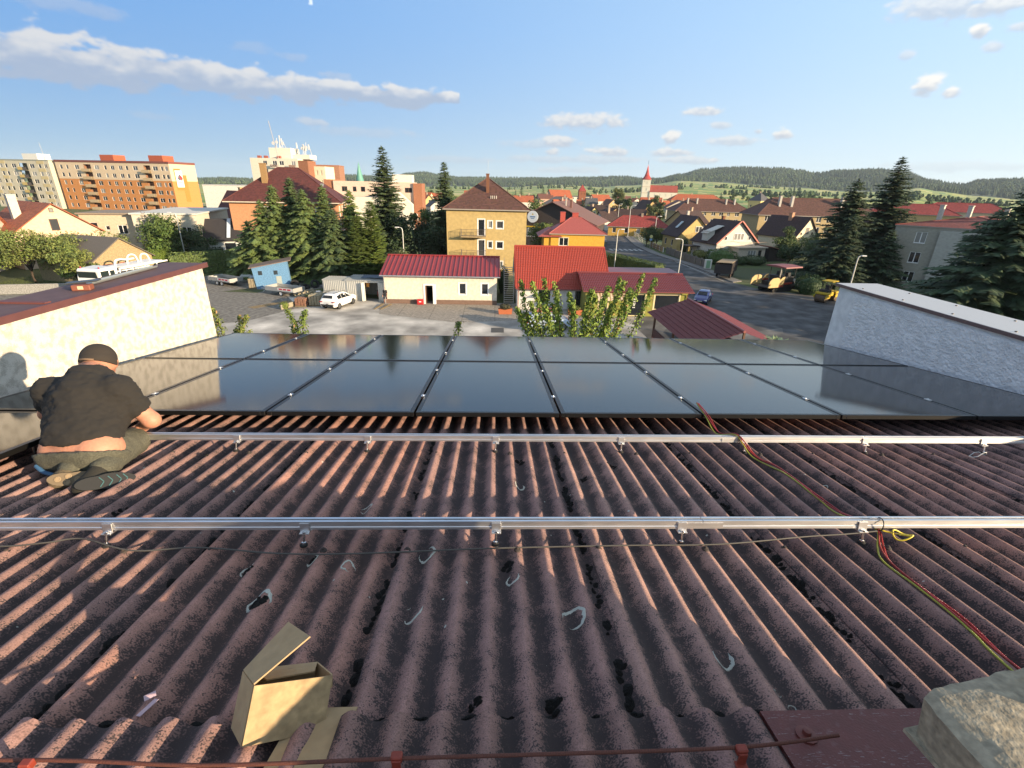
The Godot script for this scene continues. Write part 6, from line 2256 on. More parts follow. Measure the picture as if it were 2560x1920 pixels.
func shoots_meshes(n: int, spread: float, h0: float, h1: float, seed_: int, c: Color, leaf := 0.05, lean := 0.35) -> Array:
	var rng := RandomNumberGenerator.new()
	rng.seed = seed_
	var tm := MB.new()
	tm.tube([Vector3(0, -0.1, 0), Vector3(0.1, h0 * 0.5, 0), Vector3(0, h0, 0)], 0.13, 0.07, 7)
	var m := colored_mb()
	for i in n:
		var x := spread * ((i + 0.5) / n * 2.0 - 1.0) + rn(rng, 0.08)
		var z := rn(rng, spread * 0.45)
		var top := h1 - rng.randf() * (h1 - h0) * 0.5 - absf(x) * 0.12
		var a := Vector3(x * 0.35, h0 * rng.randf_range(0.8, 1.0), z * 0.4)
		var b := Vector3(x * 0.8 + rn(rng, 0.08), lerpf(h0, top, 0.45), z)
		var e := Vector3(x + signf(x) * lean * 0.3 + rn(rng, 0.1), top, z + rn(rng, 0.1))
		var path := smooth_path([a, b, e], 6)
		tm.tube(path, 0.022, 0.004, 5, false)
		var L := 0.0
		for k in path.size() - 1:
			L += path[k].distance_to(path[k + 1])
		var cnt := int(L / 0.0065)
		for k in cnt:
			var t := pow(float(k) / cnt, 0.8)
			var q := t * (path.size() - 1)
			var j := mini(int(q), path.size() - 2)
			var p: Vector3 = path[j].lerp(path[j + 1], q - j)
			var d := Vector3(rn(rng, 1), rn(rng, 0.6), rn(rng, 1)).normalized()
			m.col = shade_of(c if rng.randf() > 0.05 * t else Color(0.26, 0.17, 0.06), rng, 0.3)
			leaf_quad(m, p + d * rng.randf_range(0.02, 0.21) * (1.15 - 0.8 * t), (d + Vector3(0, 0.5, 0) + Vector3(rn(rng, 0.6), rn(rng, 0.6), rn(rng, 0.6))).normalized(), leaf * rng.randf_range(0.7, 1.25), rng)
	return [tm.mesh(), m.mesh()]

func build_trees() -> void:
	var dk := Color(0.058, 0.090, 0.030)
	var md := Color(0.088, 0.130, 0.036)
	var yl := Color(0.125, 0.170, 0.036)
	var grp := "spruces behind the blue shed"
	tree("spruce_tree", "leftmost low spruce leaning over the blue shed's rear", "tree", spruce_meshes(7.5, 3.3, 1, md, 0.34), Vector3(-33.4, 0, -69), 0.0, 1.0, grp, true)
	tree("spruce_tree", "second spruce from the left behind the blue shed", "tree", spruce_meshes(10.2, 3.5, 2, md, 0.32), Vector3(-31.0, 0, -68.5), 0.4, 1.0, grp, true)
	tree("spruce_tree", "tall thin topped spruce in front of the orange house balcony", "tree", spruce_meshes(12.0, 3.3, 3, md, 0.35), Vector3(-29.4, 0, -69), 1.1, 1.0, grp, true)
	tree("spruce_tree", "tallest of the spruces directly behind the blue shed", "tree", spruce_meshes(13.0, 3.5, 4, dk, 0.35), Vector3(-27.6, 0, -70.5), 2.0, 1.0, grp, true)
	tree("spruce_tree", "spruce with drooping sprays above the tyres and trailers", "tree", spruce_meshes(11.6, 3.6, 5, md, 0.36), Vector3(-25.2, 0, -68), 0.2, 1.0, grp, true)
	tree("spruce_tree", "spruce in front of the orange house's white corner", "tree", spruce_meshes(12.2, 2.9, 6, md, 0.3), Vector3(-23.4, 0, -70.5), 0.8, 1.0, grp, true)
	tree("spruce_tree", "low bushy spruce behind the pavers and the steel container", "tree", spruce_meshes(9.4, 3.4, 7, dk, 0.33), Vector3(-21.3, 0, -66.5), 1.9, 1.0, grp, true)
	tree("spruce_tree", "spruce left of the bright cypress behind the containers", "tree", spruce_meshes(11.6, 2.9, 8, yl, 0.3), Vector3(-19.4, 0, -69), 0.1, 1.0, grp, true)
	tree("cypress_tree", "bright green cypress right of the spruces behind the garage", "tree", spruce_meshes(10.4, 1.9, 9, Color(0.115, 0.170, 0.028), -0.25, 0.25, 0.03, 1.3), Vector3(-16.2, 0, -66.5), 0.5, 1.0, "", true)
	tree("cypress_tree", "smaller bright cypress shoulder to shoulder with the taller one", "tree", spruce_meshes(8.6, 1.7, 10, Color(0.10, 0.150, 0.028), -0.2, 0.25, 0.03, 1.3), Vector3(-18.0, 0, -66.0), 0.9, 1.0, "", true)
	tree("spruce_tree", "tallest spruce standing above the white offices", "tree", spruce_meshes(17.8, 3.9, 11, Color(0.055, 0.085, 0.03), 0.10, 0.42, 0.05), Vector3(-17.4, 0, -82), 0.0, 1.0, "", true)
	tree("spruce_tree", "dark tall spruce touching the left side of the ochre flats", "tree", spruce_meshes(16.0, 3.2, 12, dk, 0.18, 0.38, 0.04), Vector3(-8.6, 0, -88), 0.7, 1.0, "", true)
	tree("spruce_tree", "tallest spruce in the group left of the grey flats", "tree", spruce_meshes(18.0, 5.0, 13, Color(0.040, 0.066, 0.03), 0.12, 0.42, 0.03), Vector3(61.4, 0, -78), 0.2, 1.0, "spruces left of the grey flats", true)
	tree("spruce_tree", "second tallest spruce left of the grey flats", "tree", spruce_meshes(14.8, 5.2, 14, Color(0.038, 0.062, 0.026), 0.16, 0.4, 0.03), Vector3(53.4, 0, -75), 1.2, 1.0, "spruces left of the grey flats", true)
	tree("spruce_tree", "low dark spruce behind the yellow roller", "tree", spruce_meshes(9.6, 3.4, 15, Color(0.030, 0.052, 0.022), 0.2, 0.38, 0.02), Vector3(50.5, 0, -70), 2.2, 1.0, "spruces left of the grey flats", true)
	tree("spruce_tree", "short dark spruce right of the lamp post at the grey flats", "tree", spruce_meshes(8.2, 3.0, 16, Color(0.030, 0.052, 0.022), 0.2, 0.38, 0.02), Vector3(56.8, 0, -70), 0.6, 1.0, "spruces left of the grey flats", true)
	tree("conifer_tree", "big dark conifer filling the right edge of the view", "tree", spruce_meshes(14.0, 6.2, 17, Color(0.040, 0.070, 0.032), 0.18, 0.42, 0.02), Vector3(44.8, 0, -41.5), 0.3, 1.0, "", true)
	tree("conifer_tree", "dark conifer standing behind the right white parapet", "tree", spruce_meshes(11.5, 4.6, 18, Color(0.036, 0.064, 0.03), 0.2, 0.4, 0.02), Vector3(49.6, 0, -48.5), 1.3, 1.0, "", true)
	tree("broadleaf_tree", "dense rounded tree in front of the pale flat roofed house", "tree", broadleaf_meshes(7.4, 4.0, 21, Color(0.070, 0.115, 0.022), 5200, 0.20, 0.12, 34), Vector3(-52.0, 0, -80.5))
	tree("broadleaf_tree", "darker tree at the corner of the black roofed barn", "tree", broadleaf_meshes(5.6, 2.8, 22, Color(0.040, 0.070, 0.022), 2800, 0.18, 0.12, 22), Vector3(-48.8, 0, -83.2))
	tree("broadleaf_tree", "deep green tree between the bright cypress and the ochre flats", "tree", broadleaf_meshes(9.0, 3.6, 23, Color(0.028, 0.055, 0.018), 4200, 0.2, 0.1, 28), Vector3(-14.2, 0, -79))
	tree("broadleaf_tree", "mid green round tree by the lamp left of the ochre flats", "tree", broadleaf_meshes(9.6, 3.0, 24, Color(0.075, 0.125, 0.022), 3600, 0.2, 0.1, 26), Vector3(-13.0, 0, -90))
	tree("broadleaf_tree", "small grey green tree at the garage's rear left corner", "tree", broadleaf_meshes(5.0, 1.8, 25, Color(0.12, 0.145, 0.055), 1700, 0.13, 0.2, 18), Vector3(-12.6, 0, -66.8))
	tree("broadleaf_tree", "dark tree in the shade left of the ochre flats", "tree", broadleaf_meshes(7.8, 3.4, 26, Color(0.030, 0.055, 0.020), 3000, 0.2, 0.1, 22), Vector3(-10.6, 0, -80))
	tree("broadleaf_tree", "light green tree in front of the pub wall", "tree", broadleaf_meshes(7.0, 2.7, 27, Color(0.105, 0.150, 0.032), 3000, 0.17, 0.1, 26), Vector3(9.0, 0, -100))
	tree("broadleaf_tree", "tree rising behind the pub roof's left end", "tree", broadleaf_meshes(10.2, 4.6, 28, Color(0.080, 0.125, 0.03), 2800, 0.28, 0.1, 26), Vector3(13.4, 0, -150))
	tree("spruce_tree", "blue green spruce behind the amber house chimneys", "tree", spruce_meshes(9.0, 2.4, 29, Color(0.055, 0.085, 0.06), 0.15), Vector3(27.4, 0, -160), 0.0, 1.0, "", true)
	tree("broadleaf_tree", "green tree beside the blue spruce over the amber house", "tree", broadleaf_meshes(6.8, 2.2, 30, Color(0.075, 0.12, 0.03), 1500, 0.24, 0.1, 18), Vector3(30.4, 0, -158))
	tree("poplar_tree", "tall sunlit poplar, left of the pair left of the church", "tree", broadleaf_meshes(14.5, 4.0, 31, Color(0.105, 0.135, 0.040), 2600, 0.38, 0.05, 24), Vector3(62.6, 0, -262))
	tree("poplar_tree", "lower poplar, right of the pair left of the church", "tree", broadleaf_meshes(10.5, 3.4, 32, Color(0.090, 0.125, 0.036), 2000, 0.36, 0.05, 20), Vector3(66.0, 0, -256))
	tree("broadleaf_tree", "upright sunlit tree right of the church nave", "tree", broadleaf_meshes(12.0, 2.6, 33, Color(0.085, 0.115, 0.045), 2200, 0.3, 0.05, 20), Vector3(61.6, 0, -198))
	tree("broadleaf_tree", "second upright tree right of the church nave", "tree", broadleaf_meshes(10.4, 2.6, 34, Color(0.075, 0.11, 0.04), 2000, 0.3, 0.05, 20), Vector3(65.6, 0, -200))
	tree("broadleaf_tree", "leafy garden tree at the street corner before the red roof", "tree", broadleaf_meshes(4.8, 2.6, 35, Color(0.060, 0.095, 0.024), 2600, 0.17, 0.12, 22), Vector3(36.2, 0, -118))
	tree("broadleaf_tree", "yellower garden tree right of the street corner tree", "tree", broadleaf_meshes(4.6, 2.4, 36, Color(0.115, 0.145, 0.035), 2300, 0.17, 0.12, 20), Vector3(39.6, 0, -121))
	var og := "old fruit trees in the garden at the left edge"
	var ol := ["fruit tree nearest the left picture edge", "second fruit tree from the left edge", "fruit tree in front of the cream gable", "fruit tree left of the garage gable", "young fruit tree nearest the white truck's cab", "fruit tree behind the front row at far left"]
	var op := [[-60.5, -59.5], [-57.6, -62.5], [-55.0, -64.4], [-54.4, -70.8], [-50.4, -60.2], [-65.5, -66.0]]
	for i in 6:
		tree("fruit_tree", ol[i], "tree", broadleaf_meshes([6.2, 6.6, 6.6, 5.8, 4.8, 6.6][i], [3.9, 4.0, 4.0, 3.4, 2.4, 3.8][i], 41 + i, Color(0.125, 0.160, 0.040), 4600, 0.14, 0.24, 26, 0.7), Vector3(op[i][0], 0, op[i][1]), 0.0, 1.0, og)
	var rl := ["round orchard tree right of the white terrace house", "palm like sumac tree in front of the cream gable", "orchard tree before the cream gable's windows", "low orchard tree by the sunlit lawn strip", "dark orchard tree next to the low right spruce", "shaded orchard tree behind the asphalt paver's roof"]
	var rp := [[57.2, -96.5], [62.6, -105.0], [64.5, -99.0], [58.8, -89.5], [65.5, -90.0], [53.6, -88.0]]
	for i in 6:
		tree("orchard_tree", rl[i], "tree", broadleaf_meshes([5.0, 6.4, 5.2, 4.4, 5.0, 4.2][i], [3.2, 2.3, 3.2, 2.6, 3.2, 2.6][i], 51 + i, [Color(0.07, 0.105, 0.026), Color(0.06, 0.10, 0.03), Color(0.08, 0.115, 0.03), Color(0.055, 0.09, 0.022), Color(0.03, 0.055, 0.02), Color(0.04, 0.07, 0.022)][i], 2600, 0.17, 0.24, 22, 0.7), Vector3(rp[i][0], 0, rp[i][1]), 0.0, 1.0, "orchard trees across the road")
	tree("young_pear_tree", "leafy upright shoots rising above the far panel row at centre right", "tree", shoots_meshes(30, 1.5, 8.4, 10.95, 61, Color(0.155, 0.225, 0.035), 0.042), Vector3(2.05, 0, -11.6))
	tree("sparse_shrub", "sparse shrub tips left above the far panel row", "shrub", shoots_meshes(11, 0.75, 8.3, 9.75, 62, Color(0.13, 0.165, 0.035), 0.04), Vector3(-6.9, 0, -12.0))
	tree("shrub_tip", "single leafy tip peeping over the second panel gap", "shrub", shoots_meshes(3, 0.16, 8.4, 9.62, 63, Color(0.11, 0.16, 0.03), 0.045), Vector3(-5.05, 0, -12.2))
	tree("shrub_tip", "tiny leafy tip peeping over the third panel gap", "shrub", shoots_meshes(2, 0.06, 8.6, 9.60, 64, Color(0.12, 0.17, 0.03), 0.03), Vector3(-1.05, 0, -12.3))
	tree("pale_spruce", "pale blue green young spruce right of the gazebo roof", "tree", spruce_meshes(6.2, 1.3, 65, Color(0.17, 0.23, 0.13), -0.5, 0.22, 0.3, 1.5), Vector3(13.4, 0, -21.6), 0.0, 1.0, "", true)
	tree("pale_spruce", "lower pale young spruce beside the gazebo corner", "tree", spruce_meshes(5.6, 1.0, 66, Color(0.15, 0.20, 0.09), -0.4, 0.22, 0.3, 1.5), Vector3(12.4, 0, -21.8), 0.0, 1.0, "", true)
	solo("clipped_hedge", hedge_mesh([Vector3(-51.2, 0, -74.6), Vector3(-52.8, 0, -87.0)], 1.7, 2.4, Color(0.105, 0.160, 0.022), 71, 70.0), LEAF, "bright clipped hedge behind the white truck", "hedge")
	solo("laurel_hedge", hedge_mesh([Vector3(-44.6, 0, -70.0), Vector3(-40.0, 0, -72.6), Vector3(-35.2, 0, -74.2)], 1.6, 2.9, Color(0.085, 0.125, 0.032), 72, 46.0, 0.16), LEAF, "leafy laurel hedge along the rear of the yard", "hedge")
	solo("clipped_hedge", hedge_mesh([Vector3(-47.2, 0, -79.0), Vector3(-43.6, 0, -79.8)], 1.0, 2.6, Color(0.020, 0.042, 0.014), 73, 70.0), LEAF, "dark clipped hedge block by the black roofed barn", "hedge")
	solo("roadside_hedge", hedge_mesh([Vector3(20.4, 0, -84.0), Vector3(24.6, 0, -73.5)], 2.0, 2.2, Color(0.060, 0.095, 0.020), 74, 60.0), LEAF, "dark hedge along the road behind the red roofed houses", "hedge")
	solo("round_bush", bush_mesh(2.7, 2.8, Color(0.062, 0.115, 0.020), 75, 3400), LEAF, "large round clipped bush in front of the white terrace house", "bush", Vector3(42.2, 0, -90.4))
	solo("round_bush", bush_mesh(1.75, 2.5, Color(0.024, 0.060, 0.016), 76, 2600), LEAF, "dark ball shaped bush between paver and roller", "bush", Vector3(42.4, 0, -63.4))
	solo("front_bush", bush_mesh(2.1, 1.6, Color(0.050, 0.080, 0.024), 77, 1700, 0.1), LEAF, "low bush under the terrace house's window", "bush", Vector3(48.6, 0, -90.6))
	solo("front_bush", bush_mesh(1.5, 1.5, Color(0.045, 0.075, 0.022), 78, 1200, 0.1), LEAF, "small bush by the terrace house's front door", "bush", Vector3(45.4, 0, -90.0))
	solo("thuja_bush", bush_mesh(0.8, 3.2, Color(0.030, 0.060, 0.018), 79, 1500), LEAF, "dark pointed thuja beside the yellow gabled house", "bush", Vector3(40.6, 0, -105.4))
	solo("flowering_shrub", bush_mesh(1.6, 1.5, Color(0.16, 0.17, 0.045), 80, 1300, 0.1), LEAF, "yellowish flowering shrub in the yellow house's front garden", "bush", Vector3(41.6, 0, -98.6))
	solo("yard_bush", bush_mesh(1.5, 2.6, Color(0.075, 0.11, 0.035), 81, 1500, 0.1), LEAF, "leafy bush left of the blue shed", "bush", Vector3(-32.0, 0, -67.0))
	solo("wall_weed", bush_mesh(0.45, 0.7, Color(0.13, 0.17, 0.03), 82, 420, 0.06), LEAF, "bright weed clump at the end of the low yard wall", "weed", Vector3(-22.3, 0, -51.0))
	solo("wall_weed", bush_mesh(0.7, 0.8, Color(0.11, 0.14, 0.035), 83, 600, 0.07), LEAF, "weed clump beside the heap of stones in the yard", "weed", Vector3(-20.8, 0, -54.8))
	solo("gap_shrub", bush_mesh(0.7, 3.3, Color(0.060, 0.095, 0.04), 84, 900, 0.09), LEAF, "narrow conifer shrub between garage and stair", "shrub", Vector3(1.1, 0, -61.0))

const SKYLINE := [[-90.0, 0.0], [-46.7, 0.0], [-35.0, 0.04], [-29.4, 0.0], [-27.0, 0.13], [-25.0, 0.11], [-18.3, 0.82], [-15.6, 0.7], [-13.0, 0.66], [-11.1, 0.63], [-9.4, 1.03], [-7.7, 1.19], [-6.2, 0.99], [-3.9, 0.77], [0.9, 0.88], [4.9, 0.89], [9.2, 1.06], [13.9, 1.23], [16.0, 1.04], [17.6, 1.07], [19.6, 1.52], [21.8, 2.08], [25.2, 2.26], [28.8, 2.21], [30.5, 2.05], [31.9, 1.81], [33.8, 2.06], [36.8, 2.17], [38.5, 1.98], [40.6, 1.29], [42.0, 1.09], [42.8, 1.01], [43.7, 1.33], [46.2, 1.49], [51.1, 1.52], [90.0, 1.2]]
const FIELDTOP := [[-90.0, -0.5], [-29.5, -0.5], [-25.1, -0.45], [-15.7, 0.01], [-9.5, -0.32], [-3.9, -0.16], [0.5, -0.14], [7.1, 0.25], [11.4, 0.11], [14.0, 0.32], [16.9, 0.54], [19.7, 0.91], [23.6, 0.83], [27.3, 0.6], [30.9, 0.46], [34.2, 0.25], [37.3, 0.26], [40.0, 0.65], [41.2, 0.42], [43.8, 0.11], [46.7, -0.1], [90.0, 0.0]]

func along(tab: Array, x: float) -> float:
	for i in tab.size() - 1:
		if x <= tab[i + 1][0]:
			var t: float = clampf((x - tab[i][0]) / (tab[i + 1][0] - tab[i][0]), 0.0, 1.0)
			return lerpf(tab[i][1], tab[i + 1][1], t * t * (3.0 - 2.0 * t))
	return tab[tab.size() - 1][1]

func land(x: float, z: float) -> float:
	var r := sqrt(x * x + z * z)
	if r < 300.0:
		return 0.0
	var az := rad_to_deg(atan2(x, -z))
	if absf(az) > 90.0:
		return 0.0
	var hf := 12.6 + tan(deg_to_rad(along(FIELDTOP, az))) * 1900.0
	var hr := 12.6 + tan(deg_to_rad(along(SKYLINE, az) - 0.30)) * 2800.0
	var k := 1.0 - smoothstep(60.0, 90.0, absf(az))
	var y: float
	if r < 1900.0:
		y = hf * pow((r - 300.0) / 1600.0, 1.35)
	elif r < 2800.0:
		y = lerpf(hf, hr, smoothstep(0.0, 1.0, (r - 1900.0) / 900.0))
	else:
		y = hr - (r - 2800.0) * 0.02
	return y * k

func sheet(m: MB, pts: Array, y: float) -> void:
	var poly2 := PackedVector2Array()
	for p in pts:
		poly2.append(Vector2(p[0], p[1]))
	var ix := Geometry2D.triangulate_polygon(poly2)
	for i in range(0, ix.size(), 3):
		var a := poly2[ix[i]]
		var b := poly2[ix[i + 1]]
		var c := poly2[ix[i + 2]]
		if (b - a).cross(c - a) > 0:
			var t := b
			b = c
			c = t
		m.tri(Vector3(a.x, y, a.y), Vector3(b.x, y, b.y), Vector3(c.x, y, c.y))

func build_ground() -> void:
	var m := colored_mb()
	var palette := [Color(0.13, 0.24, 0.05), Color(0.44, 0.42, 0.10), Color(0.22, 0.32, 0.07), Color(0.50, 0.45, 0.19), Color(0.19, 0.29, 0.085), Color(0.36, 0.39, 0.09)]
	var cn := FastNoiseLite.new()
	cn.seed = 19
	cn.noise_type = FastNoiseLite.TYPE_CELLULAR
	cn.cellular_return_type = FastNoiseLite.RETURN_CELL_VALUE
	cn.frequency = 0.0024
	cn.cellular_jitter = 0.9
	var jn := FastNoiseLite.new()
	jn.seed = 3
	jn.frequency = 0.004
	var rs := [0.0, 120.0, 300.0, 340.0, 380.0, 420.0, 460.0, 500.0]
	var r := 500.0
	while r < 1950.0:
		r += 26.0 + r * 0.006
		rs.append(r)
	for q in [2100.0, 2300.0, 2500.0, 2700.0, 2900.0, 3300.0, 4200.0]:
		rs.append(q)
	var azs := []
	var a := -180.0
	while a <= 180.01:
		azs.append(a)
		a += 0.45 if absf(a + 0.2) < 54.0 else 3.0
	azs[azs.size() - 1] = 180.0
	for i in azs.size() - 1:
		for j in rs.size() - 1:
			var P := func(az: float, rr: float) -> Vector3:
				var x := sin(deg_to_rad(az)) * rr
				var z := -cos(deg_to_rad(az)) * rr
				return Vector3(x, land(x, z) - 0.02, z)
			var p0: Vector3 = P.call(azs[i], rs[j])
			var p1: Vector3 = P.call(azs[i + 1], rs[j])
			var p2: Vector3 = P.call(azs[i + 1], rs[j + 1])
			var p3: Vector3 = P.call(azs[i], rs[j + 1])
			var c := (p0 + p2) * 0.5
			if rs[j] < 300.0:
				m.col = Color(0.085, 0.115, 0.035)
			elif rs[j] > 1900.0:
				m.col = Color(0.035, 0.055, 0.02)
			else:
				var v := cn.get_noise_2d(c.x * 0.55 + jn.get_noise_2d(c.x, c.z) * 60.0, c.z * 1.3)
				m.col = palette[int(absf(v) * 977.0) % palette.size()]
			if j == 0:
				m.tri(p0, p2, p3)
			else:
				m.quad(p0, p1, p2, p3)
	var gm := vmat(0.95)
	gm.albedo_texture = T.soft
	gm.uv1_triplanar = true
	gm.uv1_world_triplanar = true
	gm.uv1_scale = Vector3.ONE * 0.06
	struct("ground", m, gm)
	var asph := mat(lin(0.125, 0.128, 0.134), 0.9, T.blotch, 0.09, 0.1)
	asph.detail_enabled = true
	var worn := mat(lin(0.21, 0.205, 0.195), 0.92, T.blotch, 0.07)
	m = MB.new()
	sheet(m, [[14.0, -30.0], [60.0, -30.0], [62.0, -50.0], [47.0, -57.6], [41.6, -62.8], [36.9, -66.6], [35.6, -71.0], [35.4, -85.0], [33.2, -104.0], [33.6, -118.0], [38.2, -150.0], [42.5, -172.0], [37.5, -173.0], [32.6, -150.0], [28.2, -124.0], [25.4, -117.0], [6.0, -116.0], [6.0, -109.0], [24.0, -108.0], [25.4, -90.0], [25.6, -74.0], [22.6, -64.0], [14.0, -47.0]], 0.004)
	struct("road", m, asph)
	m = MB.new()
	sheet(m, [[47.0, -57.8], [41.6, -63.0], [36.9, -66.8], [35.7, -71.0], [35.4, -85.0], [34.0, -85.0], [34.0, -70.0], [36.0, -64.0], [44.5, -55.0]], 0.008)
	sheet(m, [[14.0, -40.0], [21.0, -52.5], [25.0, -63.0], [26.4, -75.0], [25.7, -75.0], [22.6, -64.0], [14.0, -47.0]], 0.008)
	sheet(m, [[20.0, -38.0], [28.0, -44.0], [29.0, -46.0], [21.0, -42.5]], 0.008)
	struct("worn_asphalt", m, worn)
	var paint := mat(lin(0.62, 0.62, 0.60), 0.8, T.mottle, 0.8)
	m = MB.new()
	for k in 7:
		sheet(m, [[25.6 + k * 1.1, -111.3], [26.2 + k * 1.1, -111.3], [26.2 + k * 1.1, -108.2], [25.6 + k * 1.1, -108.2]], 0.012)
	sheet(m, [[34.6, -72.0], [34.75, -72.0], [34.5, -100.0], [34.35, -100.0]], 0.012)
	struct("road_marking", m, paint)
	var slab := mat(lin(0.27, 0.26, 0.245), 0.9, T.mottle, 0.3)
	m = MB.new()
	for pts in [[[35.6, -71.0], [35.4, -85.0], [33.2, -104.0], [33.6, -118.0], [35.4, -118.0], [35.0, -104.0], [37.0, -86.0], [37.4, -72.0]], [[28.2, -124.0], [32.6, -150.0], [37.5, -173.0], [35.4, -173.0], [30.2, -150.0], [25.6, -125.0]], [[33.6, -118.0], [38.2, -150.0], [42.5, -172.0], [44.5, -171.0], [40.4, -149.0], [36.2, -118.0]]]:
		sheet(m, pts, 0.13)
		for i in pts.size():
			var p: Array = pts[i]
			var q: Array = pts[(i + 1) % pts.size()]
			m.quad(Vector3(p[0], 0, p[1]), Vector3(q[0], 0, q[1]), Vector3(q[0], 0.13, q[1]), Vector3(p[0], 0.13, p[1]))
	struct("pavement", m, slab)
	m = MB.new()
	sheet(m, [[37.4, -72.0], [37.0, -86.0], [39.5, -87.0], [70.0, -80.0], [70.0, -66.0], [45.5, -61.5], [43.0, -66.0]], 0.006)
	var lawn := mat(lin(0.085, 0.110, 0.035), 0.95, T.mottle, 0.3, 0.3)
	struct("lawn", m, lawn)
	m = MB.new()
	sheet(m, [[44.0, -76.5], [75.0, -70.5], [75.0, -74.5], [44.5, -80.2]], 0.010)
	struct("side_road", m, asph)
	var conc := mat(lin(0.70, 0.665, 0.60), 0.92, T.blotch, 0.05, 0.05)
	m = MB.new()
	sheet(m, [[-60.0, -28.0], [14.0, -28.0], [14.0, -47.0], [21.0, -50.0], [21.0, -54.0], [-13.0, -56.0], [-22.0, -60.0], [-60.0, -58.0]], 0.004)
	struct("yard", m, conc)
	m = MB.new()
	sheet(m, [[-60.0, -40.0], [-34.0, -42.5], [-24.0, -45.5], [-21.0, -51.5], [-25.0, -58.0], [-19.0, -66.0], [-38.0, -70.5], [-46.0, -66.0], [-60.0, -60.0]], 0.008)
	struct("gravel_yard", m, mat(lin(0.27, 0.255, 0.225), 0.95, T.mottle, 0.12, 0.15))
	m = MB.new()
	sheet(m, [[-13.0, -54.4], [2.4, -54.4], [3.4, -47.6], [-4.0, -46.4], [-12.0, -49.4]], 0.0085)
	struct("paved_apron", m, paver_mat())
	m = MB.new()
	sheet(m, [[-0.3, -44.6], [0.9, -44.6], [0.9, -43.0], [-0.3, -43.0]], 0.0125)
	struct("drain_cover", m, mat(lin(0.10, 0.10, 0.095), 0.8, T.grain, 2.0))
	m = MB.new()
	sheet(m, [[-26.4, -51.4], [-23.6, -54.8], [-22.6, -54.2], [-25.4, -50.8]], 0.012)
	struct("sand_strip", m, mat(lin(0.36, 0.26, 0.13), 0.95, T.mottle, 0.6))
	m = MB.new()
	sheet(m, [[-33.0, -59.0], [-28.6, -58.6], [-28.2, -60.4], [-31.0, -61.0]], 0.012)
	var gr := struct("grass_patch", m, lawn)
	m = MB.new()
	sheet(m, [[-80.0, -50.0], [-46.0, -57.5], [-46.4, -66.0], [-56.0, -72.0], [-90.0, -72.0]], 0.012)
	struct("orchard_lawn", m, mat(lin(0.095, 0.125, 0.035), 0.95, T.mottle, 0.25, 0.3))
	m = MB.new()
	sheet(m, [[50.0, -86.0], [72.0, -84.0], [76.0, -100.0], [54.0, -104.0]], 0.012)
	struct("orchard_lawn", m, mat(lin(0.11, 0.15, 0.04), 0.95, T.mottle, 0.25, 0.3))
	var rng := RandomNumberGenerator.new()
	rng.seed = 44
	var g := colored_mb()
	for i in 9000:
		var x := rng.randf_range(-62, -47)
		var z := rng.randf_range(-71, -56)
		g.col = shade_of(Color(0.11, 0.145, 0.035), rng, 0.4)
		var h := rng.randf_range(0.08, 0.22)
		var d := Vector3(rn(rng, 0.08), 0, rn(rng, 0.08))
		g.tri(Vector3(x, 0.01, z), Vector3(x + 0.03, 0.01, z), Vector3(x, h, z) + d)
	var go := solo("meadow_grass", g, LEAF, "uneven grass under the fruit trees at the left edge", "grass")
	go.set_meta("kind", "stuff")

func paver_mat() -> StandardMaterial3D:
	var W := 512
	var im := Image.create(W, W, false, Image.FORMAT_RGB8)
	var rng := RandomNumberGenerator.new()
	rng.seed = 8
	im.fill(Color(0.55, 0.54, 0.52))
	for j in 32:
		for i in 16:
			var v := rng.randf_range(0.78, 1.0)
			im.fill_rect(Rect2i(posmod(i * 32 + (16 if j & 1 else 0), W), j * 16, 31, 15), Color(v, v * 0.98, v * 0.95))
	var m := StandardMaterial3D.new()
	m.albedo_texture = ImageTexture.create_from_image(im)
	m.albedo_color = lin(0.36, 0.34, 0.31)
	m.roughness = 0.9
	m.uv1_triplanar = true
	m.uv1_world_triplanar = true
	m.uv1_scale = Vector3.ONE * 0.3
	return m

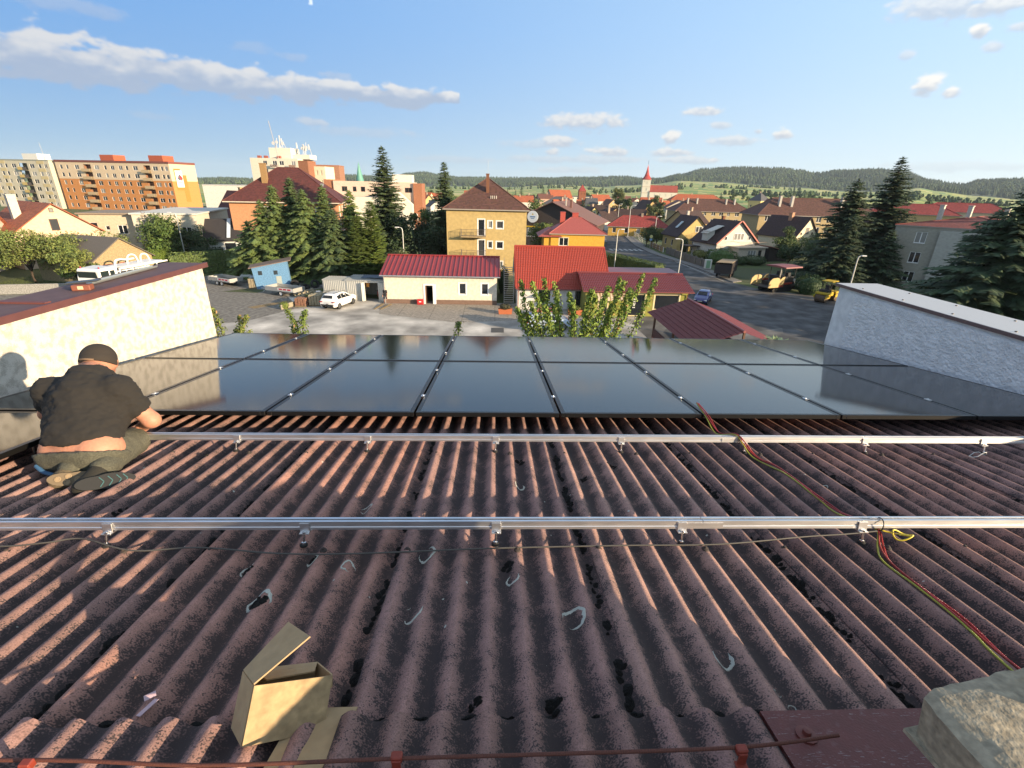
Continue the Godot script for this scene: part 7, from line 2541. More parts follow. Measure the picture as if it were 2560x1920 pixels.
func build_near_houses() -> void:
	var white := plaster(0.72, 0.66, 0.55)
	var o := thing("white_garage", "long white garage with ribbed dark red sheet roof, door and two windows", "garage", Vector3(-6.05, 0, -59.0))
	var w := 12.6
	var d := 9.6
	var h := 3.25
	var m := MB.new()
	var holes := [[4.55, 0.0, 0.85, 2.1, "1d"], [8.35, 1.15, 0.75, 1.25, "1"], [10.85, 1.15, 0.75, 1.25, "1"]]
	var fo := Vector3(-w / 2, 0, d / 2)
	face(m, fo, Vector3.RIGHT, w, h, holes, 0.3)
	face(m, Vector3(w / 2, 0, d / 2), Vector3.FORWARD, d, h, [])
	face(m, Vector3(w / 2, 0, -d / 2), Vector3.LEFT, w, h, [])
	face(m, Vector3(-w / 2, 0, -d / 2), Vector3.BACK, d, h, [])
	m.tri(Vector3(w / 2, h, d / 2), Vector3(w / 2, h, -d / 2), Vector3(w / 2, h + 1.35, 0))
	m.tri(Vector3(-w / 2, h, -d / 2), Vector3(-w / 2, h, d / 2), Vector3(-w / 2, h + 1.35, 0))
	part("wall", m, white, o)
	m = MB.new()
	m.bx(Vector3(-w / 2 - 0.02, -0.1, d / 2 - 0.4), Vector3(-w / 2 + 4.5, 0.5, d / 2 + 0.025))
	m.bx(Vector3(-w / 2 + 5.5, -0.1, d / 2 - 0.4), Vector3(w / 2 + 0.02, 0.5, d / 2 + 0.025))
	part("plinth", m, plaster(0.19, 0.12, 0.09), o)
	m = MB.new()
	m.bx(fo + Vector3(4.35, 0, 0.0), fo + Vector3(4.55, 2.25, 0.05))
	m.bx(fo + Vector3(5.4, 0, 0.0), fo + Vector3(5.75, 2.25, 0.05))
	m.bx(fo + Vector3(4.55, 2.1, 0.0), fo + Vector3(5.4, 2.25, 0.05))
	var dr := part("door", m, W_WHITE, o)
	m = MB.new()
	m.box(fo + Vector3(4.62, 1.02, -0.45), Vector3(0.06, 2.0, 0.8))
	part("door_leaf", m, W_BROWN, dr)
	window(o, fo, Vector3.RIGHT, holes[1], "1k", W_WHITE, W_WHITE, W_WHITE)
	window(o, fo, Vector3.RIGHT, holes[2], "1k", W_WHITE, W_WHITE, W_WHITE)
	var redm := metal(lin(0.27, 0.035, 0.035), 0.38, 0.25)
	var strip := MB.new()
	var sw := (w + 0.7) / 26.0
	var reach := d / 2 + 0.45
	var slope := 1.35 / (d / 2)
	for q in [[0.0, sw - 0.15, 0.0, 0.0], [sw - 0.15, sw - 0.10, 0.0, 0.08], [sw - 0.10, sw - 0.05, 0.08, 0.08], [sw - 0.05, sw, 0.08, 0.0]]:
		strip.quad(Vector3(q[0], q[2] - slope * reach, reach), Vector3(q[1], q[3] - slope * reach, reach), Vector3(q[1], q[3], 0), Vector3(q[0], q[2], 0))
	strip.quad(Vector3(0, -slope * reach - 0.06, reach), Vector3(sw, -slope * reach - 0.06, reach), Vector3(sw, -slope * reach, reach), Vector3(0, -slope * reach, reach))
	var sm := strip.mesh()
	for i in 26:
		part("roof_strip", sm, redm, o, Vector3(-w / 2 - 0.35 + sw * i, h + 1.35 + 0.12, 0))
		part("roof_strip", sm, redm, o, Vector3(-w / 2 - 0.35 + sw * (i + 1), h + 1.35 + 0.12, 0), PI)
	m = MB.new()
	m.tube([Vector3(-w / 2 - 0.35, h + 1.5, 0), Vector3(w / 2 + 0.35, h + 1.5, 0)], 0.1, 0.1, 8)
	part("ridge_cap", m, redm, o)
	m = MB.new()
	m.tube([Vector3(-w / 2 - 0.35, h - 0.08, d / 2 + 0.46), Vector3(w / 2 + 0.35, h - 0.08, d / 2 + 0.46)], 0.07, 0.07, 8)
	m.tube([Vector3(-w / 2 + 0.05, h - 0.1, d / 2 + 0.44), Vector3(-w / 2 + 0.05, h - 0.5, d / 2 + 0.1), Vector3(-w / 2 + 0.05, 0.0, d / 2 + 0.08)], 0.05, 0.05, 8)
	part("gutter", m, metal(lin(0.5, 0.5, 0.5), 0.4, 0.8), o)
	m = MB.new()
	m.cbox(Vector3(0, 0.3, 0), Vector3(0.75, 0.6, 0.4), 0.05)
	var rb := solo("red_crate", m, mat(lin(0.42, 0.02, 0.02), 0.5), "small red plastic crate beside the garage door", "crate", Vector3(-8.35, 0.012, -53.85))
	m = MB.new()
	m.bx(Vector3(-0.12, 0.30, 0.202), Vector3(0.12, 0.40, 0.206))
	part("emblem", m, W_WHITE, rb)

	var rh := thing("red_roof_house", "white house with steep bright red metal tile roof in the yard", "house", Vector3(7.5, 0, -57.4))
	w = 10.0
	d = 9.6
	h = 2.55
	var rise := 3.55
	m = MB.new()
	fo = Vector3(-w / 2, 0, d / 2)
	holes = [[2.35, 0.95, 1.3, 1.15, "3"], [6.4, 0.02, 1.3, 2.05, "1"]]
	face(m, fo, Vector3.RIGHT, w, h, holes)
	face(m, Vector3(w / 2, 0, d / 2), Vector3.FORWARD, d, h, [])
	face(m, Vector3(-w / 2, 0, -d / 2), Vector3.BACK, d, h, [])
	face(m, Vector3(w / 2, 0, -d / 2), Vector3.LEFT, w, h, [])
	m.tri(Vector3(w / 2, h, d / 2), Vector3(w / 2, h, -d / 2), Vector3(w / 2, h + rise, 0))
	m.tri(Vector3(-w / 2, h, -d / 2), Vector3(-w / 2, h, d / 2), Vector3(-w / 2, h + rise, 0))
	part("wall", m, plaster(0.66, 0.65, 0.62), rh)
	window(rh, fo, Vector3.RIGHT, holes[0], "3k", mat(lin(0.03, 0.03, 0.03), 0.4))
	window(rh, fo, Vector3.RIGHT, holes[1], "1k", mat(lin(0.02, 0.02, 0.02), 0.4), null, null, "door")
	var tile_red := mat(lin(0.36, 0.060, 0.040), 0.55, T.soft, 0.6)
	tile_red.metallic_specular = 0.4
	for s in [1.0, -1.0]:
		part("roof", metal_tile_mesh(w + 0.5, sqrt(pow(d / 2 + 0.45, 2) + pow(rise * (1 + 0.9 / d), 2)), 0.19, 0.36), tile_red, rh).transform = Transform3D(Basis(Vector3.UP, 0.0 if s > 0 else PI) * Basis(Vector3.RIGHT, atan2(rise, d / 2)), Vector3(0, h + rise + 0.1, 0))
	m = MB.new()
	m.tube([Vector3(-w / 2 - 0.25, h + rise + 0.12, 0), Vector3(w / 2 + 0.25, h + rise + 0.12, 0)], 0.12, 0.12, 8)
	for x in [-w / 2 - 0.25, w / 2 + 0.25]:
		m.box(Vector3(x, h + rise / 2 - 0.02, d / 4 + 0.1), Vector3(0.08, 0.16, 6.3), Basis(Vector3.RIGHT, atan2(rise, d / 2)))
	part("ridge_cap", m, tile_red, rh)
	m = MB.new()
	m.tube([Vector3(-w / 2 - 0.2, h - 0.28, d / 2 + 0.5), Vector3(w / 2 + 0.2, h - 0.28, d / 2 + 0.5)], 0.065, 0.065, 8)
	m.tube([Vector3(-w / 2 + 0.1, h - 0.3, d / 2 + 0.48), Vector3(-w / 2 + 0.1, h - 0.6, d / 2 + 0.1), Vector3(-w / 2 + 0.1, 0, d / 2 + 0.1)], 0.045, 0.045, 8)
	part("gutter", m, mat(lin(0.17, 0.045, 0.04), 0.5), rh)
	var st := thing("steel_stair", "open grey steel stair between garage and red roofed house", "stair", Vector3(1.65, 0.013, -54.9))
	var galv := metal(lin(0.50, 0.50, 0.48), 0.5, 0.6)
	for s in [-0.55, 0.55]:
		m = MB.new()
		m.box(Vector3(s, 1.9, -1.7), Vector3(0.06, 0.22, 5.15), Basis(Vector3.RIGHT, 0.83))
		part("stringer", m, galv, st)
		m = MB.new()
		m.tube([Vector3(s, 0.95, 0.2), Vector3(s, 4.7, -3.3)], 0.022, 0.022, 6)
		m.cyl(Vector3(s, 0.1, 0.1), Vector3(s, 1.0, 0.15), 0.022, 6)
		m.cyl(Vector3(s, 3.6, -3.3), Vector3(s, 4.7, -3.3), 0.022, 6)
		part("handrail", m, galv, st)
	for i in 17:
		m = MB.new()
		m.bx(Vector3(-0.55, 0.18 + 0.215 * i, -0.14 - 0.2 * i), Vector3(0.55, 0.22 + 0.215 * i, 0.13 - 0.2 * i))
		part("tread", m, galv, st)
	var gs := thing("green_shop", "low olive green shop with maroon sheet roof, striped awning and dark openings", "shop", Vector3(15.0, 0, -53.6))
	w = 10.9
	d = 7.4
	h = 2.85
	m = MB.new()
	fo = Vector3(-w / 2, 0, d / 2)
	holes = [[1.5, 0.1, 0.9, 2.05, "1k"], [4.6, 0.02, 1.75, 2.35, "1k"], [7.4, 0.75, 2.6, 1.6, "1k"]]
	face(m, fo, Vector3.RIGHT, w, h, holes)
	face(m, Vector3(w / 2, 0, d / 2), Vector3.FORWARD, d, h, [])
	face(m, Vector3(-w / 2, 0, -d / 2), Vector3.BACK, d, h, [])
	face(m, Vector3(w / 2, 0, -d / 2), Vector3.LEFT, w, h, [])
	part("wall", m, plaster(0.27, 0.265, 0.055), gs)
	var creamf := mat(lin(0.66, 0.56, 0.34), 0.6)
	for q in holes:
		window(gs, fo, Vector3.RIGHT, q, q[4], creamf, null, creamf)
	var mar := metal(lin(0.19, 0.04, 0.04), 0.4, 0.2)
	part("roof", metal_tile_mesh(w + 0.8, 4.2, 0.19, 0.36), mar, gs).transform = Transform3D(Basis(Vector3.RIGHT, 0.30), Vector3(0, h + 1.15, d / 2 - 3.4))
	m = MB.new()
	m.bx(Vector3(-w / 2 - 0.4, h + 0.95, -d / 2 - 0.6), Vector3(w / 2 + 0.4, h + 1.08, d / 2 - 3.35))
	m.tube([Vector3(-w / 2 - 0.4, h + 1.15, d / 2 - 3.4), Vector3(w / 2 + 0.4, h + 1.15, d / 2 - 3.4)], 0.1, 0.1, 8)
	part("flat_roof", m, mar, gs)
	m = MB.new()
	m.extrude(PackedVector2Array([Vector2(0, 0), Vector2(0.62, 0), Vector2(0.62, 0.95), Vector2(-3.4, 0.95), Vector2(-3.4, 0)]), w, Transform3D(Basis(Vector3.BACK, Vector3.UP, Vector3.LEFT), Vector3(0, h, d / 2 - 0.7)))
	var gt := MB.new()
	gt.tube([Vector3(-w / 2 - 0.4, h - 0.14, d / 2 + 0.68), Vector3(w / 2 + 0.4, h - 0.14, d / 2 + 0.68)], 0.06, 0.06, 8)
	gt.tube([Vector3(w / 2 - 0.1, h - 0.16, d / 2 + 0.66), Vector3(w / 2 - 0.1, h - 0.5, d / 2 + 0.1), Vector3(w / 2 - 0.1, 0, d / 2 + 0.1)], 0.045, 0.045, 8)
	part("gutter", gt, mat(lin(0.17, 0.045, 0.04), 0.5), gs)
	m = MB.new()
	face(m, Vector3(-w / 2, h, -d / 2), Vector3.BACK, d - 3.4, 1.0, [])
	face(m, Vector3(w / 2, h, d / 2 - 3.4), Vector3.FORWARD, d - 3.4, 1.0, [])
	m.tri(Vector3(w / 2, h, d / 2), Vector3(w / 2, h, d / 2 - 3.4), Vector3(w / 2, h + 1.05, d / 2 - 3.4))
	m.tri(Vector3(-w / 2, h, d / 2 - 3.4), Vector3(-w / 2, h, d / 2), Vector3(-w / 2, h + 1.05, d / 2 - 3.4))
	part("gable", m, plaster(0.30, 0.28, 0.06), gs)
	var aw := Node3D.new()
	m = MB.new()
	for i in 22:
		if i % 2 == 0:
			m.box(Vector3(-w / 2 + 0.9 + i * 0.17, 2.33, d / 2 + 0.55), Vector3(0.17, 0.03, 1.2), Basis(Vector3.RIGHT, 0.5))
			m.bx(Vector3(-w / 2 + 0.815 + i * 0.17, 1.86, d / 2 + 1.06), Vector3(-w / 2 + 0.985 + i * 0.17, 2.06, d / 2 + 1.08))
	part("awning", m, mat(lin(0.62, 0.52, 0.38), 0.8), gs)
	m = MB.new()
	for i in 22:
		if i % 2:
			m.box(Vector3(-w / 2 + 0.9 + i * 0.17, 2.33, d / 2 + 0.55), Vector3(0.17, 0.03, 1.2), Basis(Vector3.RIGHT, 0.5))
			m.bx(Vector3(-w / 2 + 0.815 + i * 0.17, 1.86, d / 2 + 1.06), Vector3(-w / 2 + 0.985 + i * 0.17, 2.06, d / 2 + 1.08))
	part("awning", m, mat(lin(0.30, 0.20, 0.11), 0.8), gs)
	m = MB.new()
	for q in [[0.0, 0.14, 0.5], [-0.22, 0.1, 0.3], [-0.4, 0.1, 0.35], [-0.6, 0.18, 0.22], [-0.85, 0.1, 0.28]]:
		m.bx(fo + Vector3(5.25 - q[2] / 2, 1.75 + q[0], 0.0), fo + Vector3(5.25 + q[2] / 2, 1.75 + q[0] + q[1], 0.005))
	part("lettering", m, mat(lin(0.6, 0.6, 0.6), 0.6), gs)
	m = MB.new()
	m.tube(smooth_path([fo + Vector3(6.75, 2.0, 0.01), fo + Vector3(6.95, 2.2, 0.1), fo + Vector3(7.1, 2.05, 0.25), fo + Vector3(6.95, 1.9, 0.25)], 4), 0.02, 0.02, 5)
	part("wall_lamp", m, mat(lin(0.02, 0.02, 0.02), 0.5), gs)
	var gz := thing("gazebo", "open timber gazebo with maroon sheet roof in the foreground below", "gazebo", Vector3(17.3, 0.012, -36.8))
	for s in [0.0, PI]:
		part("roof", metal_tile_mesh(10.6, 3.75, 0.2, 0.4), mat(lin(0.155, 0.032, 0.034), 0.5, T.soft, 0.8), gz).transform = Transform3D(Basis(Vector3.UP, -PI / 2 + s) * Basis(Vector3.RIGHT, 0.335), Vector3(0, 3.6, 0))
	m = MB.new()
	m.tube([Vector3(0, 3.64, -5.3), Vector3(0, 3.64, 5.3)], 0.1, 0.1, 8)
	part("ridge_cap", m, mat(lin(0.24, 0.075, 0.07), 0.45), gz)
	for x in [-2.9, 2.9]:
		for z in [-4.8, 0.0, 4.8]:
			m = MB.new()
			m.bx(Vector3(x - 0.08, 0, z - 0.08), Vector3(x + 0.08, 2.55, z + 0.08))
			part("post", m, W_BROWN, gz)
		m = MB.new()
		m.bx(Vector3(x - 0.06, 0.2, -4.7), Vector3(x + 0.06, 1.0, 4.7))
		m.bx(Vector3(x - 0.08, 2.4, -5.2), Vector3(x + 0.08, 2.54, 5.2))
		part("side_board", m, mat(lin(0.10, 0.035, 0.03), 0.7, T.grain, 1.0), gz)
	var pl_l := ["terracotta planter with dark plants nearest the stair", "terracotta planter with orange flowers below the small window", "terracotta planter half hidden by the leafy shoots"]
	for i in 3:
		var po := thing("flower_planter", pl_l[i], "planter", Vector3([1.15, 5.0, 8.6][i], 0.012, -50.2), 0.0, "planters along the red roofed house")
		m = MB.new()
		m.extrude(PackedVector2Array([Vector2(-0.68, 0), Vector2(0.68, 0), Vector2(0.75, 0.55), Vector2(-0.75, 0.55)]), 0.6)
		part("trough", m, mat(lin(0.45, 0.13, 0.05), 0.8, T.soft, 2.0), po)
		var fb := bush_mesh(0.6, 0.5, [Color(0.05, 0.05, 0.02), Color(0.30, 0.20, 0.02), Color(0.08, 0.10, 0.02)][i], 90 + i, 260, 0.07)
		part("plants", fb, LEAF, po, Vector3(0, 0.5, 0))

func metal_tile_mesh(w: float, l: float, pitch: float, step: float) -> ArrayMesh:
	var m := MB.new()
	var nx := int(w / pitch) * 6
	var ns := int(l / step)
	var xs := []
	for i in nx + 1:
		xs.append(lerpf(-w / 2, w / 2, float(i) / nx))
	for s in ns:
		var z0 := l * s / ns
		var z1 := l * (s + 1) / ns
		for i in nx:
			var p := []
			var nn := []
			var t := []
			for q in [[i, 1], [i + 1, 1], [i + 1, 0], [i, 0]]:
				var x: float = xs[q[0]]
				var a := TAU * x / pitch
				var y := 0.022 * cos(a)
				p.append(Vector3(x, y + (0.03 if q[1] else 0.0), z1 if q[1] else z0))
				nn.append(Vector3(0.022 * sin(a) * TAU / pitch, 1, -0.08).normalized())
				t.append(Vector2(x, p[p.size() - 1].z))
			m.quads(p, nn, t)
			m.quad(p[0] - Vector3(0, 0.03, 0), p[1] - Vector3(0, 0.03, 0), p[1], p[0])
	return m.mesh()

func wheel(par: Node3D, at: Vector3, r: float, w: float, tyre_m: Material, rim_m: Material) -> void:
	var m := MB.new()
	var bs := Basis(Vector3.BACK, PI / 2)
	m.lathe([Vector2(r * 0.62, -w / 2), Vector2(r * 0.94, -w / 2), Vector2(r, -w * 0.3), Vector2(r, w * 0.3), Vector2(r * 0.94, w / 2), Vector2(r * 0.62, w / 2)], 22, Transform3D(bs, Vector3.ZERO))
	var wh := part("wheel", m, tyre_m, par, at)
	m = MB.new()
	m.lathe([Vector2(0, -w * 0.42), Vector2(r * 0.63, -w * 0.45), Vector2(r * 0.63, w * 0.45), Vector2(r * 0.5, w * 0.36), Vector2(0, w * 0.40)], 22, Transform3D(bs, Vector3.ZERO))
	part("rim", m, rim_m, wh)

func car(o: Node3D, L: float, W: float, prof: Array, paint: Material, rear_w: Array, front_w: Array, side_w: Array, wr: float, axles: Array) -> void:
	var n := prof.size()
	var ring := func(s: Array) -> Array:
		var z: float = L / 2 - s[0]
		var a := [Vector2(s[4] * 0.86, s[1]), Vector2(s[4] * 0.985, s[1] + 0.10), Vector2(s[4], lerpf(s[1], s[2], 0.55)), Vector2(s[4] * 0.975, s[2]), Vector2(s[5] + 0.02, lerpf(s[2], s[3], 0.88)), Vector2(s[5] * 0.8, s[3] - 0.012), Vector2(s[5] * 0.3, s[3])]
		var out := []
		for p in a:
			out.append(Vector3(p.x, p.y, z))
		for i in range(a.size() - 1, -1, -1):
			out.append(Vector3(-a[i].x, a[i].y, z))
		return out
	var rings := []
	for s in prof:
		rings.append(ring.call(s))
	var k: int = rings[0].size()
	var nrm := []
	for i in n:
		var row := []
		for j in k:
			var du: Vector3 = rings[i][mini(j + 1, k - 1)] - rings[i][maxi(j - 1, 0)]
			var dv: Vector3 = rings[mini(i + 1, n - 1)][j] - rings[maxi(i - 1, 0)][j]
			row.append(du.cross(dv).normalized() * -1.0)
		nrm.append(row)
	var flip: bool = nrm[n / 2][k / 2].y < 0
	var m := MB.new()
	for i in n - 1:
		for j in k - 1:
			var s := -1.0 if flip else 1.0
			var p := [rings[i][j], rings[i + 1][j], rings[i + 1][j + 1], rings[i][j + 1]]
			var q := [nrm[i][j] * s, nrm[i + 1][j] * s, nrm[i + 1][j + 1] * s, nrm[i][j + 1] * s]
			var t := [Vector2.ZERO, Vector2.ZERO, Vector2.ZERO, Vector2.ZERO]
			if (p[1] - p[0]).cross(p[3] - p[0]).dot(q[0]) < 0:
				p.reverse()
				q.reverse()
			m.quads(p, q, t)
	for e in [0, n - 1]:
		var c := Vector3(0, lerpf(prof[e][1], prof[e][3], 0.5), L / 2 - prof[e][0])
		for j in k - 1:
			if e == 0:
				m.tri(c, rings[e][j], rings[e][j + 1])
			else:
				m.tri(c, rings[e][j + 1], rings[e][j])
	var body := part("body", m, paint, o)
	var glass := mat(lin(0.012, 0.015, 0.018), 0.05)
	var trim := mat(lin(0.02, 0.02, 0.02), 0.6)
	for s in [1.0, -1.0]:
		for w in side_w:
			m = MB.new()
			var pts := []
			for q in [[w[0], 0.12], [w[1], 0.12], [w[1], w[2]], [w[0], w[3]]]:
				var z0: float = q[0]
				var i := 0
				while i < n - 2 and prof[i + 1][0] < z0:
					i += 1
				var f: float = clampf((z0 - prof[i][0]) / (prof[i + 1][0] - prof[i][0]), 0, 1)
				var belt: float = lerpf(prof[i][2], prof[i + 1][2], f)
				var top: float = lerpf(prof[i][3], prof[i + 1][3], f)
				var wb: float = lerpf(prof[i][4], prof[i + 1][4], f) * 0.975
				var wt: float = lerpf(prof[i][5], prof[i + 1][5], f) + 0.02
				var yy: float = lerpf(belt, lerpf(belt, top, 0.88), q[1])
				pts.append(Vector3(s * (lerpf(wb, wt, q[1]) + 0.008), yy, L / 2 - z0))
			if s > 0:
				m.quad(pts[0], pts[1], pts[2], pts[3])
			else:
				m.quad(pts[1], pts[0], pts[3], pts[2])
			part("side_window", m, glass, o)
		m = MB.new()
		m.cbox(Vector3(s * (W / 2 + 0.09), prof[n / 2][2] + 0.07, L / 2 - side_w[side_w.size() - 1][1] - 0.02), Vector3(0.16, 0.12, 0.09), 0.02)
		part("mirror", m, paint, o)
	for g in [rear_w, front_w]:
		m = MB.new()
		var a: Array = prof[g[0]]
		var b: Array = prof[g[1]]
		var lo: float = g[2]
		var hi: float = g[3]
		var A := func(f: float, x: float) -> Vector3:
			var y := lerpf(a[3], b[3], f)
			var z := L / 2 - lerpf(a[0], b[0], f)
			return Vector3(x * lerpf(a[5], b[5], f), y + 0.01, z)
		var sgn := 1.0 if g[0] < n / 2 else -1.0
		var off := Vector3(0, 0.006, 0.012 * sgn)
		var q := [A.call(lo, -0.9) + off, A.call(lo, 0.9) + off, A.call(hi, 0.84) + off, A.call(hi, -0.84) + off]
		if sgn < 0:
			q.reverse()
		m.quad(q[0], q[1], q[2], q[3])
		part("rear_window" if sgn > 0 else "windscreen", m, glass, o)
	var tyre := mat(lin(0.015, 0.015, 0.015), 0.85)
	var rim := metal(lin(0.35, 0.35, 0.36), 0.35)
	for z in axles:
		for s in [-1.0, 1.0]:
			wheel(o, Vector3(s * (W / 2 - 0.09), wr, L / 2 - z), wr, 0.21, tyre, rim)
	for s in [-1.0, 1.0]:
		m = MB.new()
		m.cbox(Vector3(s * (W / 2 - 0.20), prof[1][2] - 0.08, L / 2 - 0.05), Vector3(0.36, 0.13, 0.16), 0.03)
		part("tail_light", m, mat(lin(0.28, 0.012, 0.012), 0.25), o)
		m = MB.new()
		m.cbox(Vector3(s * (W / 2 - 0.26), prof[n - 2][3] - 0.16, -L / 2 + 0.16), Vector3(0.36, 0.16, 0.26), 0.05)
		part("headlight", m, mat(lin(0.62, 0.63, 0.65), 0.15), o)
	m = MB.new()
	m.cbox(Vector3(0, prof[0][1] + 0.12, L / 2 - 0.02), Vector3(W * 0.84, 0.18, 0.10), 0.03)
	part("rear_bumper", m, trim, o)
	m = MB.new()
	m.cbox(Vector3(0, prof[n - 1][1] + 0.10, -L / 2 + 0.05), Vector3(W * 0.62, 0.14, 0.12), 0.03)
	part("grille", m, trim, o)
	m = MB.new()
	m.bx(Vector3(-0.26, prof[0][1] + 0.30, L / 2 + 0.028), Vector3(0.26, prof[0][1] + 0.42, L / 2 + 0.036))
	part("number_plate", m, mat(lin(0.6, 0.6, 0.6), 0.5), o)
	m = MB.new()
	m.bx(Vector3(-0.26, prof[n - 1][1] + 0.05, -L / 2 - 0.022), Vector3(0.26, prof[n - 1][1] + 0.16, -L / 2 - 0.014))
	part("number_plate", m, mat(lin(0.6, 0.6, 0.6), 0.5), o)

const SUV := [[0.0, 0.42, 0.86, 0.98, 0.80, 0.72], [0.06, 0.34, 0.96, 1.12, 0.88, 0.70], [0.42, 0.30, 1.02, 1.56, 0.91, 0.62], [0.62, 0.28, 1.02, 1.63, 0.92, 0.63], [1.3, 0.26, 1.0, 1.67, 0.925, 0.65], [2.2, 0.26, 0.98, 1.65, 0.925, 0.65], [2.75, 0.26, 0.98, 1.50, 0.92, 0.62], [3.35, 0.27, 1.0, 1.10, 0.91, 0.74], [3.95, 0.28, 0.96, 1.04, 0.89, 0.70], [4.3, 0.32, 0.84, 0.90, 0.82, 0.62], [4.42, 0.42, 0.66, 0.70, 0.70, 0.5]]
const HATCH := [[0.0, 0.40, 0.80, 0.90, 0.70, 0.62], [0.06, 0.32, 0.88, 1.02, 0.78, 0.62], [0.38, 0.26, 0.92, 1.34, 0.81, 0.54], [0.7, 0.24, 0.92, 1.42, 0.825, 0.56], [1.4, 0.23, 0.90, 1.43, 0.83, 0.57], [2.0, 0.23, 0.88, 1.36, 0.83, 0.55], [2.75, 0.24, 0.90, 0.98, 0.82, 0.64], [3.3, 0.26, 0.82, 0.88, 0.79, 0.58], [3.65, 0.30, 0.70, 0.74, 0.70, 0.50], [3.8, 0.38, 0.56, 0.58, 0.58, 0.42]]

func car_paint(c: Color) -> StandardMaterial3D:
	var m := mat(c, 0.35)
	m.clearcoat_enabled = true
	m.clearcoat = 1.0
	m.clearcoat_roughness = 0.06
	return m

func build_vehicles() -> void:
	var o := thing("parked_car", "white estate car parked tail on before the steel container", "car", Vector3(-17.0, 0.014, -52.6), deg_to_rad(-16.0))
	car(o, 4.42, 1.84, SUV, car_paint(lin(0.78, 0.78, 0.77)), [1, 2, 0.25, 0.85], [6, 7, 0.1, 0.9], [[0.75, 1.45, 0.9, 0.7], [1.5, 2.3, 0.92, 0.92], [2.36, 3.05, 0.35, 0.92]], 0.35, [0.85, 3.52])
	var m := MB.new()
	for s in [-0.62, 0.62]:
		m.tube([Vector3(s, 1.66, 1.6), Vector3(s, 1.72, 1.4), Vector3(s, 1.72, -0.1), Vector3(s, 1.64, -0.35)], 0.02, 0.02, 5)
	part("roof_rail", m, mat(lin(0.03, 0.03, 0.03), 0.4), o)
	o = thing("parked_car", "dark blue small hatchback parked on the asphalt by the shop", "car", Vector3(25.3, 0.010, -57.2), deg_to_rad(148.0))
	car(o, 3.8, 1.66, HATCH, car_paint(lin(0.008, 0.020, 0.17)), [1, 2, 0.3, 0.9], [5, 6, 0.08, 0.9], [[0.5, 1.0, 0.85, 0.55], [1.05, 2.35, 0.5, 0.92]], 0.29, [0.7, 3.05])
	o = thing("parked_car", "pale blue grey car with red roof box behind the leafy shoots", "car", Vector3(5.1, 0.008, -44.6), deg_to_rad(-82.0))
	car(o, 4.42, 1.84, SUV, car_paint(lin(0.36, 0.44, 0.56)), [1, 2, 0.25, 0.85], [6, 7, 0.1, 0.9], [[0.75, 1.45, 0.9, 0.7], [1.5, 2.3, 0.92, 0.92], [2.36, 3.05, 0.35, 0.92]], 0.35, [0.85, 3.52])
	m = MB.new()
	m.cbox(Vector3(0, 1.82, 0.3), Vector3(0.9, 0.2, 1.9), 0.06)
	part("roof_box", m, mat(lin(0.35, 0.10, 0.08), 0.5), o)
	var zinc := metal(lin(0.42, 0.43, 0.42), 0.5, 0.45)
	var tyre := mat(lin(0.015, 0.015, 0.015), 0.85)
	var rim := mat(lin(0.6, 0.6, 0.6), 0.5)
	for q in [[Vector3(-34.6, 0.012, -63.4), 62.0, "flatbed trailer with red lettering near the laurel hedge", true], [Vector3(-24.9, 0.012, -57.9), 68.0, "flatbed trailer with red lettering in front of the blue shed", false]]:
		var t := thing("car_trailer", q[2], "trailer", q[0], deg_to_rad(q[1]), "flatbed trailers in the yard")
		m = MB.new()
		m.bx(Vector3(-0.95, 0.55, -2.1), Vector3(0.95, 0.63, 2.1))
		m.bx(Vector3(-0.5, 0.45, -2.6), Vector3(-0.42, 0.55, 2.0))
		m.bx(Vector3(0.42, 0.45, -2.6), Vector3(0.5, 0.55, 2.0))
		part("chassis", m, zinc, t)
		m = MB.new()
		m.bx(Vector3(-0.9, 0.632, -2.05), Vector3(0.9, 0.65, 2.05))
		part("floor", m, mat(lin(0.25, 0.22, 0.16), 0.9, T.mottle, 1.0), t)
		for s in [[Vector3(-0.95, 0.63, -2.1), Vector3(-0.91, 1.02, 2.1)], [Vector3(0.91, 0.63, -2.1), Vector3(0.95, 1.02, 2.1)], [Vector3(-0.91, 0.63, -2.1), Vector3(0.91, 1.02, -2.06)], [Vector3(-0.91, 0.63, 2.06), Vector3(0.91, 1.02, 2.1)]]:
			m = MB.new()
			m.bx(s[0], s[1])
			part("drop_side", m, zinc, t)
		m = MB.new()
		m.tube([Vector3(-0.46, 0.5, -2.5), Vector3(0, 0.48, -3.7)], 0.045, 0.045, 6)
		m.tube([Vector3(0.46, 0.5, -2.5), Vector3(0, 0.48, -3.7)], 0.045, 0.045, 6)
		m.cyl(Vector3(0.12, 0.0, -3.4), Vector3(0.12, 0.8, -3.4), 0.03, 6)
		m.cyl(Vector3(0.12, 0.08, -3.45), Vector3(0.12, 0.08, -3.35), 0.1, 10)
		part("drawbar", m, zinc, t)
		for z in ([-0.45, 0.45] if q[3] else [0.2]):
			for s in [-1.0, 1.0]:
				wheel(t, Vector3(s * 0.86, 0.31, z), 0.31, 0.18, tyre, rim)
		m = MB.new()
		m.bx(Vector3(-0.964, 0.68, -0.2), Vector3(-0.952, 0.98, 2.0))
		var bd := part("name_board", m, mat(lin(0.72, 0.70, 0.66), 0.6), t)
		m = MB.new()
		for i in 3:
			m.bx(Vector3(-0.969, 0.74, 0.0 + i * 0.62), Vector3(-0.9645, 0.92, 0.5 + i * 0.62))
		part("lettering", m, mat(lin(0.50, 0.03, 0.05), 0.6), bd)
	o = thing("flatbed_truck", "white truck with crane frame and racks behind the left wall", "truck", Vector3(-43.2, 0.012, -58.6), deg_to_rad(172.0))
	var wm := mat(lin(0.74, 0.74, 0.72), 0.4)
